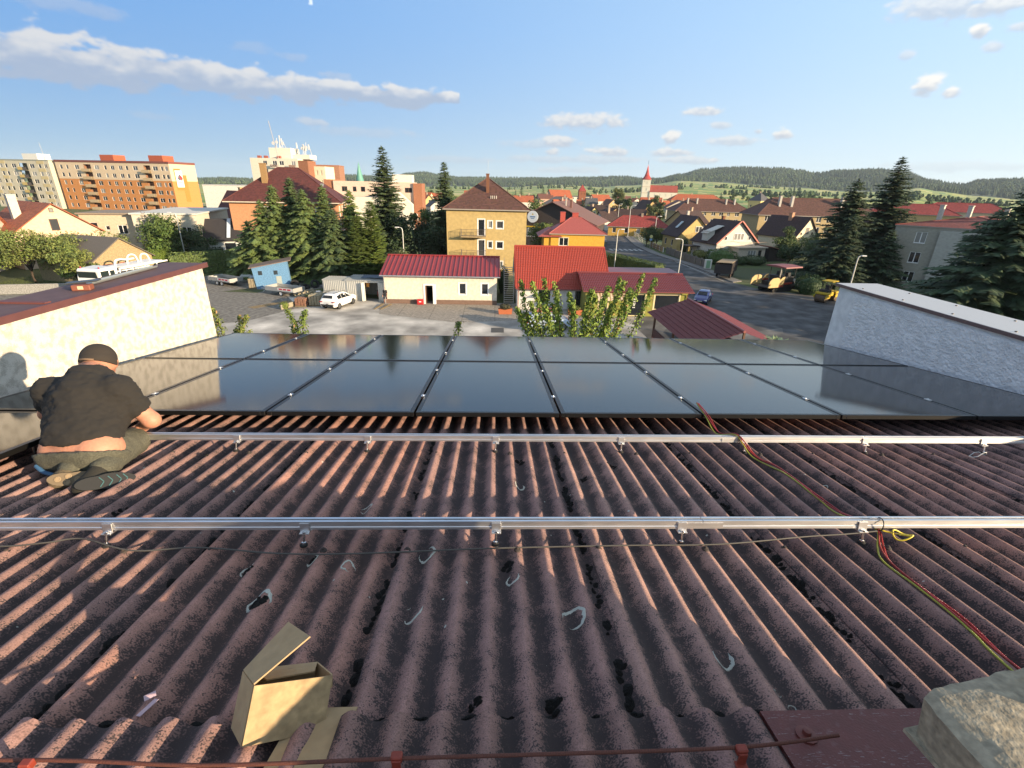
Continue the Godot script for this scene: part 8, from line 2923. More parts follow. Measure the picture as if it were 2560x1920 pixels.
	var glass := mat(lin(0.02, 0.03, 0.028), 0.06)
	m = MB.new()
	m.extrude(PackedVector2Array([Vector2(-4.4, 0.7), Vector2(-4.35, 1.75), Vector2(-4.2, 2.75), Vector2(-4.05, 2.9), Vector2(-2.35, 2.95), Vector2(-2.2, 2.8), Vector2(-2.2, 0.7)]), 2.2, Transform3D(Basis(Vector3.BACK, Vector3.UP, Vector3.LEFT), Vector3.ZERO))
	part("cab", m, wm, o)
	m = MB.new()
	m.box(Vector3(0, 2.2, -4.305), Vector3(1.95, 0.95, 0.03), Basis(Vector3.RIGHT, -0.15))
	part("windscreen", m, glass, o)
	for s in [-1.0, 1.0]:
		m = MB.new()
		m.bx(Vector3(s * 1.101, 1.85, -4.0), Vector3(s * 1.112, 2.65, -3.15))
		m.bx(Vector3(s * 1.101, 1.9, -3.0), Vector3(s * 1.112, 2.6, -2.5))
		part("side_window", m, glass, o)
		m = MB.new()
		m.lathe([Vector2(0.06, 0), Vector2(0.07, 0.1), Vector2(0.05, 0.16), Vector2(0, 0.18)], 8, Transform3D(Basis(), Vector3(s * 0.95, 2.9, -3.9)))
		part("beacon", m, mat(lin(0.35, 0.04, 0.06), 0.4), o)
	m = MB.new()
	m.bx(Vector3(-1.15, 0.85, -2.1), Vector3(1.15, 1.05, 4.2))
	m.bx(Vector3(-0.45, 0.5, -4.0), Vector3(0.45, 0.84, 4.1))
	part("flatbed", m, wm, o)
	for s in [-1.0, 1.0]:
		m = MB.new()
		for i in 4:
			m.bx(Vector3(s * 1.13, 1.1, -2.0 + i * 1.55), Vector3(s * 1.17, 2.6, -1.9 + i * 1.55))
		for y in [1.3, 1.9, 2.55]:
			m.bx(Vector3(s * 1.12, y, -2.0), Vector3(s * 1.18, y + 0.14, 4.2))
		part("rack", m, wm, o)
	m = MB.new()
	m.tube(smooth_path([Vector3(-0.5, 1.2, -1.7), Vector3(-0.5, 3.1, -1.6), Vector3(-0.3, 3.35, -0.8), Vector3(0.0, 3.2, 0.2), Vector3(0.2, 3.15, 1.4)], 5), 0.11, 0.09, 8)
	m.tube(smooth_path([Vector3(0.3, 2.6, 0.6), Vector3(0.3, 3.45, 0.9), Vector3(0.3, 3.45, 1.7), Vector3(0.3, 2.7, 2.0)], 5), 0.08, 0.08, 8)
	m.tube(smooth_path([Vector3(0.3, 2.6, 2.3), Vector3(0.3, 3.35, 2.5), Vector3(0.3, 3.35, 3.2), Vector3(0.3, 2.7, 3.5)], 5), 0.08, 0.08, 8)
	m.bx(Vector3(-0.9, 2.6, -1.2), Vector3(0.9, 2.72, 3.8))
	part("crane", m, wm, o)
	for z in [-3.2, 2.0, 3.2]:
		for s in [-1.0, 1.0]:
			wheel(o, Vector3(s * 0.95, 0.5, z), 0.5, 0.3, tyre, rim)
	o.scale = Vector3.ONE * 1.14
	paver()
	roller()

func paver() -> void:
	var o := thing("asphalt_paver", "asphalt paver with beige hopper and maroon canopy beside the road", "paver", Vector3(38.9, 0.011, -65.6), deg_to_rad(112.0))
	var black := mat(lin(0.018, 0.018, 0.02), 0.7, T.soft, 1.0)
	var beige := mat(lin(0.50, 0.36, 0.15), 0.6, T.soft, 1.0)
	var red := mat(lin(0.28, 0.035, 0.02), 0.6)
	var m := MB.new()
	m.bx(Vector3(-1.15, 0.5, -1.4), Vector3(1.15, 1.3, 2.2))
	part("chassis", m, black, o)
	for s in [-1.0, 1.0]:
		m = MB.new()
		m.extrude(PackedVector2Array([Vector2(-3.2, 0.75), Vector2(-1.3, 0.75), Vector2(-1.25, 1.9), Vector2(-1.7, 2.05), Vector2(-2.6, 2.0), Vector2(-3.1, 1.6)]), 0.12, Transform3D(Basis(Vector3.BACK, Vector3.UP, Vector3.LEFT), Vector3(s * 1.45, 0, 0)))
		part("hopper_wing", m, beige, o)
		m = MB.new()
		m.extrude(PackedVector2Array([Vector2(-1.2, 1.0), Vector2(-0.2, 1.0), Vector2(-0.15, 2.1), Vector2(-0.6, 2.0), Vector2(-1.15, 1.5)]), 0.1, Transform3D(Basis(Vector3.BACK, Vector3.UP, Vector3.LEFT), Vector3(s * 1.3, 0, 0)))
		part("side_panel", m, beige, o)
		m = MB.new()
		m.bx(Vector3(s * 1.22 - 0.06, 0.7, -1.2), Vector3(s * 1.22 + 0.06, 1.5, -0.1))
		m.bx(Vector3(s * 1.22 - 0.05, 1.0, 0.0), Vector3(s * 1.22 + 0.05, 1.25, 1.6))
		part("red_panel", m, red, o)
		m = MB.new()
		m.extrude(PackedVector2Array([Vector2(-1.6, 0.05), Vector2(1.7, 0.05), Vector2(2.0, 0.35), Vector2(1.7, 0.65), Vector2(-1.6, 0.65), Vector2(-1.9, 0.35)]), 0.32, Transform3D(Basis(Vector3.BACK, Vector3.UP, Vector3.LEFT), Vector3(s * 1.0, -0.05, 0)))
		part("track", m, mat(lin(0.02, 0.02, 0.02), 0.9, T.grain, 2.0), o)
	m = MB.new()
	m.bx(Vector3(-1.3, 0.7, -3.15), Vector3(1.3, 0.82, -1.3))
	part("hopper_floor", m, black, o)
	m = MB.new()
	m.bx(Vector3(-1.1, 1.3, -0.1), Vector3(1.1, 2.0, 1.9))
	m.bx(Vector3(-0.9, 2.0, 0.9), Vector3(-0.4, 2.5, 1.4))
	m.bx(Vector3(0.4, 2.0, 0.9), Vector3(0.9, 2.5, 1.4))
	part("operator_deck", m, black, o)
	for q in [[-1.1, -0.1], [1.1, -0.1], [-1.1, 2.0], [1.1, 2.0]]:
		m = MB.new()
		m.cyl(Vector3(q[0], 1.9, q[1]), Vector3(q[0], 3.25, q[1]), 0.045, 6)
		part("canopy_post", m, black, o)
	m = MB.new()
	m.extrude(PackedVector2Array([Vector2(-1.6, 3.2), Vector2(1.6, 3.2), Vector2(1.55, 3.34), Vector2(0, 3.46), Vector2(-1.55, 3.34)]), 3.2, Transform3D(Basis(), Vector3(0, 0, 0.95)))
	part("canopy", m, mat(lin(0.25, 0.075, 0.075), 0.6, T.soft, 0.7), o)
	m = MB.new()
	m.cyl(Vector3(-0.7, 1.9, -0.4), Vector3(-0.7, 3.4, -0.4), 0.08, 8)
	part("exhaust", m, metal(lin(0.5, 0.48, 0.45), 0.4), o)
	m = MB.new()
	m.bx(Vector3(-1.6, 0.18, 2.6), Vector3(1.6, 0.62, 3.5))
	m.bx(Vector3(-1.6, 0.7, 3.2), Vector3(1.6, 0.76, 3.7))
	for s in [-1.4, 1.4]:
		m.box(Vector3(s * 0.9, 0.8, 2.2), Vector3(0.16, 0.2, 2.2), Basis(Vector3.RIGHT, 0.15))
		m.cyl(Vector3(s, 0.6, 3.4), Vector3(s, 1.7, 3.4), 0.03, 6)
	part("screed", m, mat(lin(0.06, 0.055, 0.05), 0.7, T.grain, 1.0), o)
	for q in [Vector3(-0.2, 1.95, 2.02), Vector3(0.6, 1.4, 2.3), Vector3(-0.95, 1.35, 2.3)]:
		m = MB.new()
		m.cbox(q, Vector3(0.26, 0.55, 0.12), 0.02)
		part("control_box", m, mat(lin(0.6, 0.6, 0.58), 0.6), o)
	var t := thing("tipper_trailer", "dark open tipper trailer with a beige tarpaulin behind the paver", "trailer", Vector3(36.4, 0.135, -75.8), deg_to_rad(-34.0))
	m = MB.new()
	m.bx(Vector3(-1.2, 0.7, -2.6), Vector3(-1.12, 2.3, 2.6))
	m.bx(Vector3(1.12, 0.7, -2.6), Vector3(1.2, 2.3, 2.6))
	m.bx(Vector3(-1.12, 0.7, -2.6), Vector3(1.12, 2.3, -2.5))
	m.bx(Vector3(-1.12, 0.7, 2.5), Vector3(1.12, 2.1, 2.6))
	m.bx(Vector3(-1.12, 0.7, -2.5), Vector3(1.12, 0.8, 2.5))
	part("body", m, mat(lin(0.035, 0.028, 0.028), 0.8, T.soft, 0.7), t)
	for s in [-1.0, 1.0]:
		for i in 5:
			m = MB.new()
			m.bx(Vector3(s * 1.2, 0.75, -2.4 + i * 1.2 - 0.05), Vector3(s * 1.26, 2.25, -2.4 + i * 1.2 + 0.05))
			part("rib", m, mat(lin(0.025, 0.02, 0.02), 0.8), t)
	m = MB.new()
	m.box(Vector3(0, 2.36, -0.1), Vector3(2.3, 0.06, 5.1), Basis(Vector3.BACK, 0.03))
	part("tarpaulin", m, mat(lin(0.36, 0.27, 0.16), 0.9, T.soft, 0.6, 0.6), t)
	for z in [-1.2, 1.2]:
		for s in [-1.0, 1.0]:
			wheel(t, Vector3(s * 0.95, 0.42, z), 0.42, 0.25, mat(lin(0.015, 0.015, 0.015), 0.85), mat(lin(0.1, 0.05, 0.04), 0.7))

func roller() -> void:
	var o := thing("road_roller", "yellow tandem road roller with canopy parked by the ball bush", "roller", Vector3(41.9, 0.011, -59.0), deg_to_rad(-58.0))
	var yel := mat(lin(0.52, 0.36, 0.015), 0.55, T.soft, 1.0)
	var black := mat(lin(0.018, 0.018, 0.02), 0.7)
	var m: MB
	for z in [-1.25, 1.25]:
		m = MB.new()
		m.lathe([Vector2(0, -0.62), Vector2(0.5, -0.62), Vector2(0.52, -0.6), Vector2(0.52, 0.6), Vector2(0.5, 0.62), Vector2(0, 0.62)], 24, Transform3D(Basis(Vector3.BACK, PI / 2), Vector3(0, 0.52, z)))
		part("drum", m, mat(lin(0.14, 0.09, 0.05), 0.6, T.mottle, 2.0), o)
		m = MB.new()
		for s in [-1.0, 1.0]:
			m.cbox(Vector3(s * 0.70, 0.72, z), Vector3(0.10, 0.36, 1.15), 0.03)
		m.cbox(Vector3(0, 1.12, z - 0.12 * signf(z)), Vector3(1.5, 0.26, 1.0), 0.05)
		part("yoke", m, yel, o)
	m = MB.new()
	m.cbox(Vector3(0, 0.95, 0), Vector3(1.0, 0.5, 1.3), 0.06)
	part("frame", m, yel, o)
	m = MB.new()
	m.cbox(Vector3(0, 1.35, 0.7), Vector3(1.1, 0.4, 0.9), 0.05)
	m.cbox(Vector3(0, 1.5, 0.1), Vector3(0.55, 0.16, 0.5), 0.04)
	m.cbox(Vector3(0, 1.8, 0.36), Vector3(0.5, 0.5, 0.12), 0.04)
	m.cyl(Vector3(0, 1.2, -0.5), Vector3(0, 1.75, -0.28), 0.05, 6)
	part("seat", m, black, o)
	for q in [[-0.55, -0.55], [0.55, -0.55], [-0.55, 0.6], [0.55, 0.6]]:
		m = MB.new()
		m.cyl(Vector3(q[0], 1.2, q[1]), Vector3(q[0], 2.5, q[1]), 0.035, 6)
		part("canopy_post", m, black, o)
	m = MB.new()
	m.cbox(Vector3(0, 2.55, 0), Vector3(1.35, 0.1, 1.6), 0.04)
	part("canopy", m, yel, o)

func build_yard_things() -> void:
	var zinc := metal(lin(0.46, 0.47, 0.45), 0.5, 0.35)
	var ribbed := func(a: Vector3, b: Vector3, h: float, m: MB) -> void:
		var L := a.distance_to(b)
		var d := (b - a).normalized()
		var nn := d.cross(Vector3.UP)
		var n := int(L / 0.2)
		for i in n:
			for q in [[0.0, 0.4, 0.0, 0.0], [0.4, 0.5, 0.0, 0.035], [0.5, 0.9, 0.035, 0.035], [0.9, 1.0, 0.035, 0.0]]:
				var p: Vector3 = a + d * L * (i + q[0]) / n + nn * q[2]
				var r: Vector3 = a + d * L * (i + q[1]) / n + nn * q[3]
				m.quad(p, r, r + Vector3(0, h, 0), p + Vector3(0, h, 0))
	var o := thing("steel_container", "ribbed grey steel container behind the white car", "container", Vector3(-18.1, 0.012, -56.7), deg_to_rad(-3.0))
	var m := MB.new()
	ribbed.call(Vector3(-1.45, 0, 1.1), Vector3(1.45, 0, 1.1), 2.25, m)
	ribbed.call(Vector3(1.45, 0, 1.1), Vector3(1.45, 0, -1.2), 2.25, m)
	ribbed.call(Vector3(-1.45, 0, -1.2), Vector3(-1.45, 0, 1.1), 2.25, m)
	ribbed.call(Vector3(1.45, 0, -1.2), Vector3(-1.45, 0, -1.2), 2.25, m)
	part("wall", m, zinc, o)
	m = MB.new()
	for i in 15:
		m.bx(Vector3(-1.5 + i * 0.2, 2.26, -1.25), Vector3(-1.42 + i * 0.2, 2.31, 1.15))
	m.bx(Vector3(-1.5, 2.2, -1.25), Vector3(1.5, 2.26, 1.15))
	part("roof", m, zinc, o)
	o = thing("sheet_metal_shed", "grey sheet metal shed with one dark open doorway beside the garage", "shed", Vector3(-14.6, 0.012, -57.0), deg_to_rad(-2.0))
	m = MB.new()
	ribbed.call(Vector3(-2.3, 0, 1.6), Vector3(-0.2, 0, 1.6), 2.25, m)
	ribbed.call(Vector3(-2.3, 0, -1.8), Vector3(-2.3, 0, 1.6), 2.25, m)
	ribbed.call(Vector3(2.2, 0, -1.8), Vector3(-2.3, 0, -1.8), 2.25, m)
	ribbed.call(Vector3(2.2, 0, 1.6), Vector3(2.2, 0, -1.8), 2.25, m)
	part("wall", m, zinc, o)
	m = MB.new()
	ribbed.call(Vector3(1.35, 0, 1.66), Vector3(2.15, 0, 1.95), 2.1, m)
	part("door", m, zinc, o)
	m = MB.new()
	ribbed.call(Vector3(-0.45, 0, 2.0), Vector3(-0.15, 0, 1.66), 2.1, m)
	part("door", m, zinc, o)
	m = MB.new()
	m.bx(Vector3(-2.4, 2.26, -1.9), Vector3(2.3, 2.31, 1.75))
	for i in 23:
		m.bx(Vector3(-2.4 + i * 0.2, 2.311, -1.9), Vector3(-2.34 + i * 0.2, 2.36, 1.75))
	m.bx(Vector3(-0.2, 2.05, 1.55), Vector3(2.2, 2.25, 1.65))
	part("roof", m, zinc, o)
	m = MB.new()
	m.box(Vector3(0.4, 2.42, -0.4), Vector3(2.6, 0.03, 1.9), Basis(Vector3.UP, 0.1))
	m.box(Vector3(1.0, 2.47, 0.0), Vector3(2.0, 0.03, 1.5), Basis(Vector3.UP, -0.15))
	part("loose_sheet", m, mat(lin(0.10, 0.13, 0.18), 0.5), o)
	m = MB.new()
	m.bx(Vector3(-0.1, 1.5, 1.0), Vector3(0.25, 2.1, 1.3))
	solo("orange_cabinet", m, mat(lin(0.55, 0.22, 0.02), 0.6), "orange box hanging inside the open metal shed", "box", Vector3(-14.6, 0.012, -57.0), deg_to_rad(-2.0))
	var mb := thing("motorbike", "red and black motorbike standing inside the open metal shed", "motorbike", Vector3(-13.55, 0.012, -56.3), deg_to_rad(15.0))
	var tyre := mat(lin(0.015, 0.015, 0.015), 0.85)
	for z in [-0.65, 0.65]:
		m = MB.new()
		m.lathe([Vector2(0.2, -0.05), Vector2(0.31, -0.05), Vector2(0.33, 0), Vector2(0.31, 0.05), Vector2(0.2, 0.05)], 18, Transform3D(Basis(Vector3.BACK, PI / 2), Vector3(0, 0.33, z)))
		part("wheel", m, tyre, mb)
	m = MB.new()
	m.cbox(Vector3(0, 0.8, 0.05), Vector3(0.26, 0.22, 0.5), 0.05)
	m.cbox(Vector3(0, 0.5, 0), Vector3(0.24, 0.36, 0.5), 0.04)
	part("tank", m, mat(lin(0.32, 0.03, 0.03), 0.3), mb)
	m = MB.new()
	m.tube([Vector3(0, 0.33, 0.65), Vector3(0, 0.95, 0.4), Vector3(0, 1.05, 0.35)], 0.035, 0.035, 6)
	m.tube([Vector3(-0.35, 1.08, 0.3), Vector3(0.35, 1.08, 0.3)], 0.02, 0.02, 6)
	m.cbox(Vector3(0, 0.82, -0.4), Vector3(0.22, 0.08, 0.5), 0.03)
	part("fork", m, tyre, mb)
	for i in 2:
		m = MB.new()
		m.box(Vector3(0, 0.07, 0), Vector3(0.22, 0.04, 2.2), Basis(Vector3.RIGHT, 0.05))
		solo("loading_ramp", m, mat(lin(0.30, 0.22, 0.11), 0.8, T.grain, 1.0), ["wooden ramp plank left of the standing person's feet", "wooden ramp plank leading towards the garage corner"][i], "plank", Vector3(-12.7 + i * 0.8, 0.014, -52.3), deg_to_rad(-12.0 - 8.0 * i), "planks lying on the paved apron")
	o = thing("blue_hut", "leaning sky blue wooden hut with two small windows", "shed", Vector3(-28.1, 0.012, -62.6), deg_to_rad(20.0))
	var blue := mat(lin(0.16, 0.36, 0.62), 0.8, T.mottle, 0.6)
	m = MB.new()
	var pf := PackedVector2Array([Vector2(-2.0, 0), Vector2(1.95, 0), Vector2(1.8, 3.25), Vector2(-2.25, 2.55)])
	m.extrude(pf, 2.4)
	part("wall", m, blue, o)
	for i in 14:
		m = MB.new()
		var x := -1.95 + i * 0.28
		m.box(Vector3(x - 0.06, 1.3 + 0.02 * i, 1.205), Vector3(0.025, 2.4 + 0.04 * i, 0.02), Basis(Vector3.BACK, 0.06))
		part("batten", m, blue, o)
	m = MB.new()
	m.box(Vector3(-0.15, 3.02, 0.1), Vector3(4.9, 0.08, 3.1), Basis(Vector3.BACK, 0.17))
	part("roof", m, mat(lin(0.30, 0.22, 0.18), 0.9, T.mottle, 0.6), o)
	for x in [-1.6, 0.15]:
		m = MB.new()
		m.bx(Vector3(x, 1.7, 1.2), Vector3(x + 0.45, 2.2, 1.23))
		part("window", m, mat(lin(0.03, 0.04, 0.05), 0.2), o)
	m = MB.new()
	m.bx(Vector3(0.35, 0.5, 1.2), Vector3(0.95, 1.5, 1.225))
	part("pale_patch", m, mat(lin(0.45, 0.52, 0.5), 0.8, T.mottle, 1.5), o)
	var stone_ms := [mat(lin(0.33, 0.17, 0.11), 0.9, T.mottle, 2.0), mat(lin(0.50, 0.43, 0.29), 0.9, T.mottle, 2.0), mat(lin(0.40, 0.40, 0.37), 0.9, T.mottle, 2.0)]
	var stone := MB.new()
	stone.cbox(Vector3.ZERO, Vector3(0.27, 0.15, 0.19), 0.03)
	var sm := stone.mesh()
	var rng := RandomNumberGenerator.new()
	rng.seed = 17
	var wood := mat(lin(0.30, 0.22, 0.13), 0.9, T.grain, 1.0)
	var pd := [[-20.9, -52.3, 0, 5, "reddish paving stone stack left of the cream stack"], [-19.55, -52.7, 1, 7, "cream paving stone stack beside the white car"], [-18.6, -54.6, 2, 7, "grey paving stone stack behind the cream stack"], [-19.8, -54.9, 1, 5, "low mixed stone stack behind the cream stack"], [-30.0, -61.4, 1, 7, "wrapped cream stone pallet beside the blue hut"]]
	for q in pd:
		var p := thing("stone_pallet", q[4], "pallet", Vector3(q[0], 0.014, q[1]), deg_to_rad(rng.randf_range(-6, 6)), "pallets of paving stones")
		m = MB.new()
		for i in 3:
			m.bx(Vector3(-0.6, 0.0, -0.5 + i * 0.45), Vector3(0.6, 0.1, -0.4 + i * 0.45))
		m.bx(Vector3(-0.62, 0.1, -0.55), Vector3(0.62, 0.13, 0.55))
		part("pallet", m, wood, p)
		for l in q[3]:
			for i in 4:
				for j in 5:
					if i > 0 and i < 3 and j > 0 and j < 4 and l < q[3] - 1:
						continue
					part("stone", sm, stone_ms[q[2]], p, Vector3(-0.45 + i * 0.30 + rn(rng, 0.02), 0.21 + l * 0.155, -0.42 + j * 0.21 + rn(rng, 0.015)), rn(rng, 0.12))
	for q in [[-33.0, -65.6, 1.5, 0.95, "round grey wrapped bundle by the laurel hedge", lin(0.45, 0.48, 0.45)], [-30.8, -63.4, 1.2, 1.25, "bluish wrapped bundle left of the blue hut", lin(0.40, 0.47, 0.52)]]:
		m = MB.new()
		m.cbox(Vector3(0, q[3] / 2, 0), Vector3(q[2], q[3], q[2] * 0.8), 0.16)
		solo("wrapped_bundle", m, mat(q[5], 0.35, T.soft, 2.0, 0.8), q[4], "bundle", Vector3(q[0], 0.014, q[1]), 0.3)
	m = MB.new()
	for i in 260:
		var a := rng.randf() * TAU
		var d := sqrt(rng.randf()) * 1.7
		var y := 0.75 * (1.0 - d / 1.8) * rng.randf_range(0.6, 1.1)
		m.box(Vector3(cos(a) * d * 1.2, y, sin(a) * d * 0.8), Vector3(0.2, 0.13, 0.16) * rng.randf_range(0.6, 1.3), Basis(Vector3(rn(rng, 1), rn(rng, 1), rn(rng, 1)).normalized(), rng.randf() * 3.0))
	var hp := solo("rubble_heap", m, stone_ms[1], "heap of broken pale stone beside the trailer by the hut", "rubble", Vector3(-21.6, 0.05, -57.4))
	hp.set_meta("kind", "stuff")
	m = MB.new()
	m.cbox(Vector3.ZERO, Vector3(0.16, 0.5, 4.6), 0.02)
	solo("low_wall", m, mat(lin(0.42, 0.38, 0.28), 0.95, T.mottle, 1.0), "low concrete kerb wall running back from the weed clump", "wall", Vector3(-21.6, 0.26, -52.6), deg_to_rad(-22.0))
	var tl := ["upright black tyre leaning at the blue hut's right corner", "second black tyre lying right of the leaning one", "third tyre further right of the blue hut"]
	for i in 3:
		m = MB.new()
		m.lathe([Vector2(0.3, -0.13), Vector2(0.5, -0.15), Vector2(0.55, -0.08), Vector2(0.55, 0.08), Vector2(0.5, 0.15), Vector2(0.3, 0.13)], 22, Transform3D(Basis(Vector3.RIGHT, [1.35, 0.25, 1.2][i]), Vector3(0, [0.54, 0.25, 0.5][i], 0)))
		solo("old_tyre", m, tyre, tl[i], "tyre", Vector3([-25.2, -23.9, -22.9][i], 0.014, [-61.6, -61.5, -62.2][i]), 0.4 * i, "tyres beside the blue hut")
	m = MB.new()
	for i in 9:
		m.tube([Vector3(-1.3 + i * 0.33, 0.1, -0.8), Vector3(-1.3 + i * 0.33, 0.7, 0.0), Vector3(-1.3 + i * 0.33, 0.35, 0.9)], 0.025, 0.025, 4)
	for i in 6:
		m.tube([Vector3(-1.35, 0.15 + 0.1 * i, -0.75 + i * 0.3), Vector3(1.4, 0.2 + 0.1 * i, -0.75 + i * 0.3)], 0.025, 0.025, 4)
	solo("mesh_bundle", m, metal(lin(0.3, 0.3, 0.31), 0.5), "tangle of grey steel mesh right of the tyres", "scrap", Vector3(-20.4, 0.03, -61.2))
	var rm := thing("red_mixer", "red concrete mixer left of the steel container", "mixer", Vector3(-19.95, 0.014, -59.2))
	m = MB.new()
	m.lathe([Vector2(0.1, 0), Vector2(0.36, 0.12), Vector2(0.42, 0.45), Vector2(0.25, 0.85), Vector2(0.2, 0.9)], 16, Transform3D(Basis(Vector3.BACK, 0.5), Vector3(0.1, 0.9, 0)))
	part("drum", m, mat(lin(0.30, 0.025, 0.03), 0.5), rm)
	m = MB.new()
	for q in [[-0.45, -0.3], [0.45, -0.3], [-0.45, 0.3], [0.45, 0.3]]:
		m.cyl(Vector3(q[0], 0, q[1]), Vector3(q[0] * 0.3, 1.1, 0), 0.03, 5)
	part("stand", m, mat(lin(0.10, 0.02, 0.02), 0.6), rm)
	m = MB.new()
	m.cbox(Vector3(0, 0.55, 0), Vector3(0.8, 1.1, 0.8), 0.06)
	m.cbox(Vector3(0, 1.13, 0), Vector3(0.86, 0.08, 0.86), 0.03)
	solo("waste_bin", m, mat(lin(0.16, 0.16, 0.14), 0.7), "dull grey bin between stones and steel container", "bin", Vector3(-19.3, 0.014, -57.0))
	m = MB.new()
	m.lathe([Vector2(0.28, 0), Vector2(0.3, 0.8), Vector2(0.26, 0.85), Vector2(0, 0.85)], 14)
	solo("white_barrel", m, mat(lin(0.6, 0.6, 0.6), 0.5), "white barrel on its spot behind the stone stacks", "barrel", Vector3(-20.4, 0.014, -56.2))
	var pole_m := metal(lin(0.52, 0.53, 0.52), 0.5, 0.4)
	var lamps := [[-49.6, -80.6, 7.6, 0.7, "street lamp rising from the laurel hedge at left"], [-13.2, -72.0, 6.8, 0.5, "street lamp behind the garage left of the ochre flats"], [19.6, -79.6, 6.6, -0.5, "street lamp behind the red roofed house's right end"], [26.7, -70.0, 6.2, 0.6, "street lamp at the road edge behind the green shop"], [40.2, -165.0, 8.0, -0.5, "street lamp at the road bend, farthest of the three"], [37.4, -140.0, 8.4, -0.9, "tall curved street lamp by the red roofed amber house"], [39.2, -122.0, 6.6, -0.7, "street lamp above the street corner garden tree"], [43.5, -57.6, 5.8, -0.4, "leaning pole lamp behind the yellow roller"], [-14.6, -96.0, 7.4, 0.3, "thin street lamp against the mid green round tree"]]
	for q in lamps:
		var l := thing("street_lamp", q[4], "street lamp", Vector3(q[0], 0.0, q[1]), 0.0, "street lamps around the yard and road")
		m = MB.new()
		m.tube(smooth_path([Vector3.ZERO, Vector3(0, q[2] * 0.6, 0), Vector3(0, q[2] * 0.92, 0), Vector3(-q[3] * 0.35, q[2] - 0.05, 0), Vector3(-q[3], q[2], 0)], 4), 0.085, 0.045, 8)
		part("pole", m, pole_m, l)
		m = MB.new()
		m.cbox(Vector3(-q[3] - 0.25 * signf(q[3]), q[2] + 0.02, 0), Vector3(0.62, 0.13, 0.28), 0.05)
		part("lamp_head", m, mat(lin(0.66, 0.67, 0.68), 0.4), l)
	var fw := thing("garden_wall", "grey rendered garden wall with posts along the road", "wall", Vector3.ZERO)
	for i in 8:
		var a := Vector3(37.0 - 0.05 * i, 0.13, -84.0 - i * 2.6)
		m = MB.new()
		m.bx(a + Vector3(-0.1, -0.1, -2.45), a + Vector3(0.1, 1.2, -0.15))
		part("panel", m, mat(lin(0.22, 0.20, 0.17), 0.95, T.mottle, 0.6), fw)
		m = MB.new()
		m.bx(a + Vector3(-0.18, -0.1, -0.15), a + Vector3(0.18, 1.4, 0.15))
		part("post", m, mat(lin(0.28, 0.25, 0.2), 0.95, T.mottle, 0.6), fw)
	var wf := thing("picket_fence", "brown picket fence at the street corner", "fence", Vector3.ZERO)
	for i in 34:
		m = MB.new()
		var a := Vector3(36.4 + 0.02 * i, 0.0, -106.0 - i * 0.34)
		m.bx(a + Vector3(-0.04, 0.05, -0.1), a + Vector3(0.04, 1.15, 0.1))
		part("picket", m, mat(lin(0.36, 0.24, 0.12), 0.8) if i % 9 else W_WHITE, wf)
	m = MB.new()
	m.bx(Vector3(36.46, 0.4, -117.6), Vector3(36.52, 0.5, -105.8))
	m.bx(Vector3(36.46, 0.85, -117.6), Vector3(36.52, 0.95, -105.8))
	part("rail", m, W_BROWN, wf)
	var ff := thing("wire_fence", "pale mesh fence with posts along the street towards town", "fence", Vector3.ZERO)
	for i in 18:
		m = MB.new()
		m.cyl(Vector3(36.6 + i * 0.36, 0.13, -120.0 - i * 2.6), Vector3(36.6 + i * 0.36, 1.5, -120.0 - i * 2.6), 0.05, 5)
		part("post", m, pole_m, ff)
	m = MB.new()
	for y in [0.4, 0.8, 1.2, 1.45]:
		m.tube([Vector3(36.6, y, -120.0), Vector3(42.7, y, -164.2)], 0.03, 0.03, 4)
	part("wire", m, pole_m, ff)
	m = MB.new()
	m.cbox(Vector3(0, 0.85, 0), Vector3(1.15, 1.5, 0.5), 0.03)
	var cb := solo("cable_cabinet", m, mat(lin(0.62, 0.60, 0.54), 0.7), "cream and green switch cabinet at the pavement edge", "cabinet", Vector3(36.6, 0.13, -83.0), deg_to_rad(-16.0))
	m = MB.new()
	m.bx(Vector3(-0.3, 0.2, 0.252), Vector3(0.35, 1.5, 0.262))
	part("door", m, mat(lin(0.20, 0.33, 0.20), 0.7), cb)
	m = MB.new()
	m.lathe([Vector2(0.18, 0.35), Vector2(0.22, 0.4), Vector2(0.24, 1.0), Vector2(0.2, 1.02), Vector2(0, 1.02)], 12)
	m.cyl(Vector3(0, 0, 0), Vector3(0, 0.4, 0), 0.04, 6)
	solo("litter_bin", m, mat(lin(0.02, 0.03, 0.05), 0.6), "dark litter bin on a post on the grass strip", "bin", Vector3(38.5, 0.01, -77.6))
	m = MB.new()
	m.cbox(Vector3(0, 0.5, 0), Vector3(0.75, 1.0, 0.75), 0.06)
	m.cbox(Vector3(0, 1.04, 0), Vector3(0.8, 0.08, 0.8), 0.03)
	solo("wheelie_bin", m, mat(lin(0.02, 0.022, 0.03), 0.6), "black wheelie bin by the roadside hedge", "bin", Vector3(19.9, 0.006, -73.4))
	var sg := thing("road_sign", "round yellowish road sign on a pole at the street corner", "sign", Vector3(35.6, 0.13, -113.0))
	m = MB.new()
	m.cyl(Vector3.ZERO, Vector3(0, 2.8, 0), 0.035, 6)
	part("pole", m, pole_m, sg)
	m = MB.new()
	m.lathe([Vector2(0, -0.02), Vector2(0.36, -0.02), Vector2(0.36, 0.02), Vector2(0, 0.02)], 18, Transform3D(Basis(Vector3.RIGHT, PI / 2), Vector3(0, 2.55, 0.05)))
	part("disc", m, mat(lin(0.55, 0.52, 0.22), 0.5), sg)
	m = MB.new()
	m.bx(Vector3(-0.3, 1.7, 0.04), Vector3(0.3, 2.1, 0.07))
	part("plate", m, mat(lin(0.18, 0.32, 0.5), 0.5), sg)
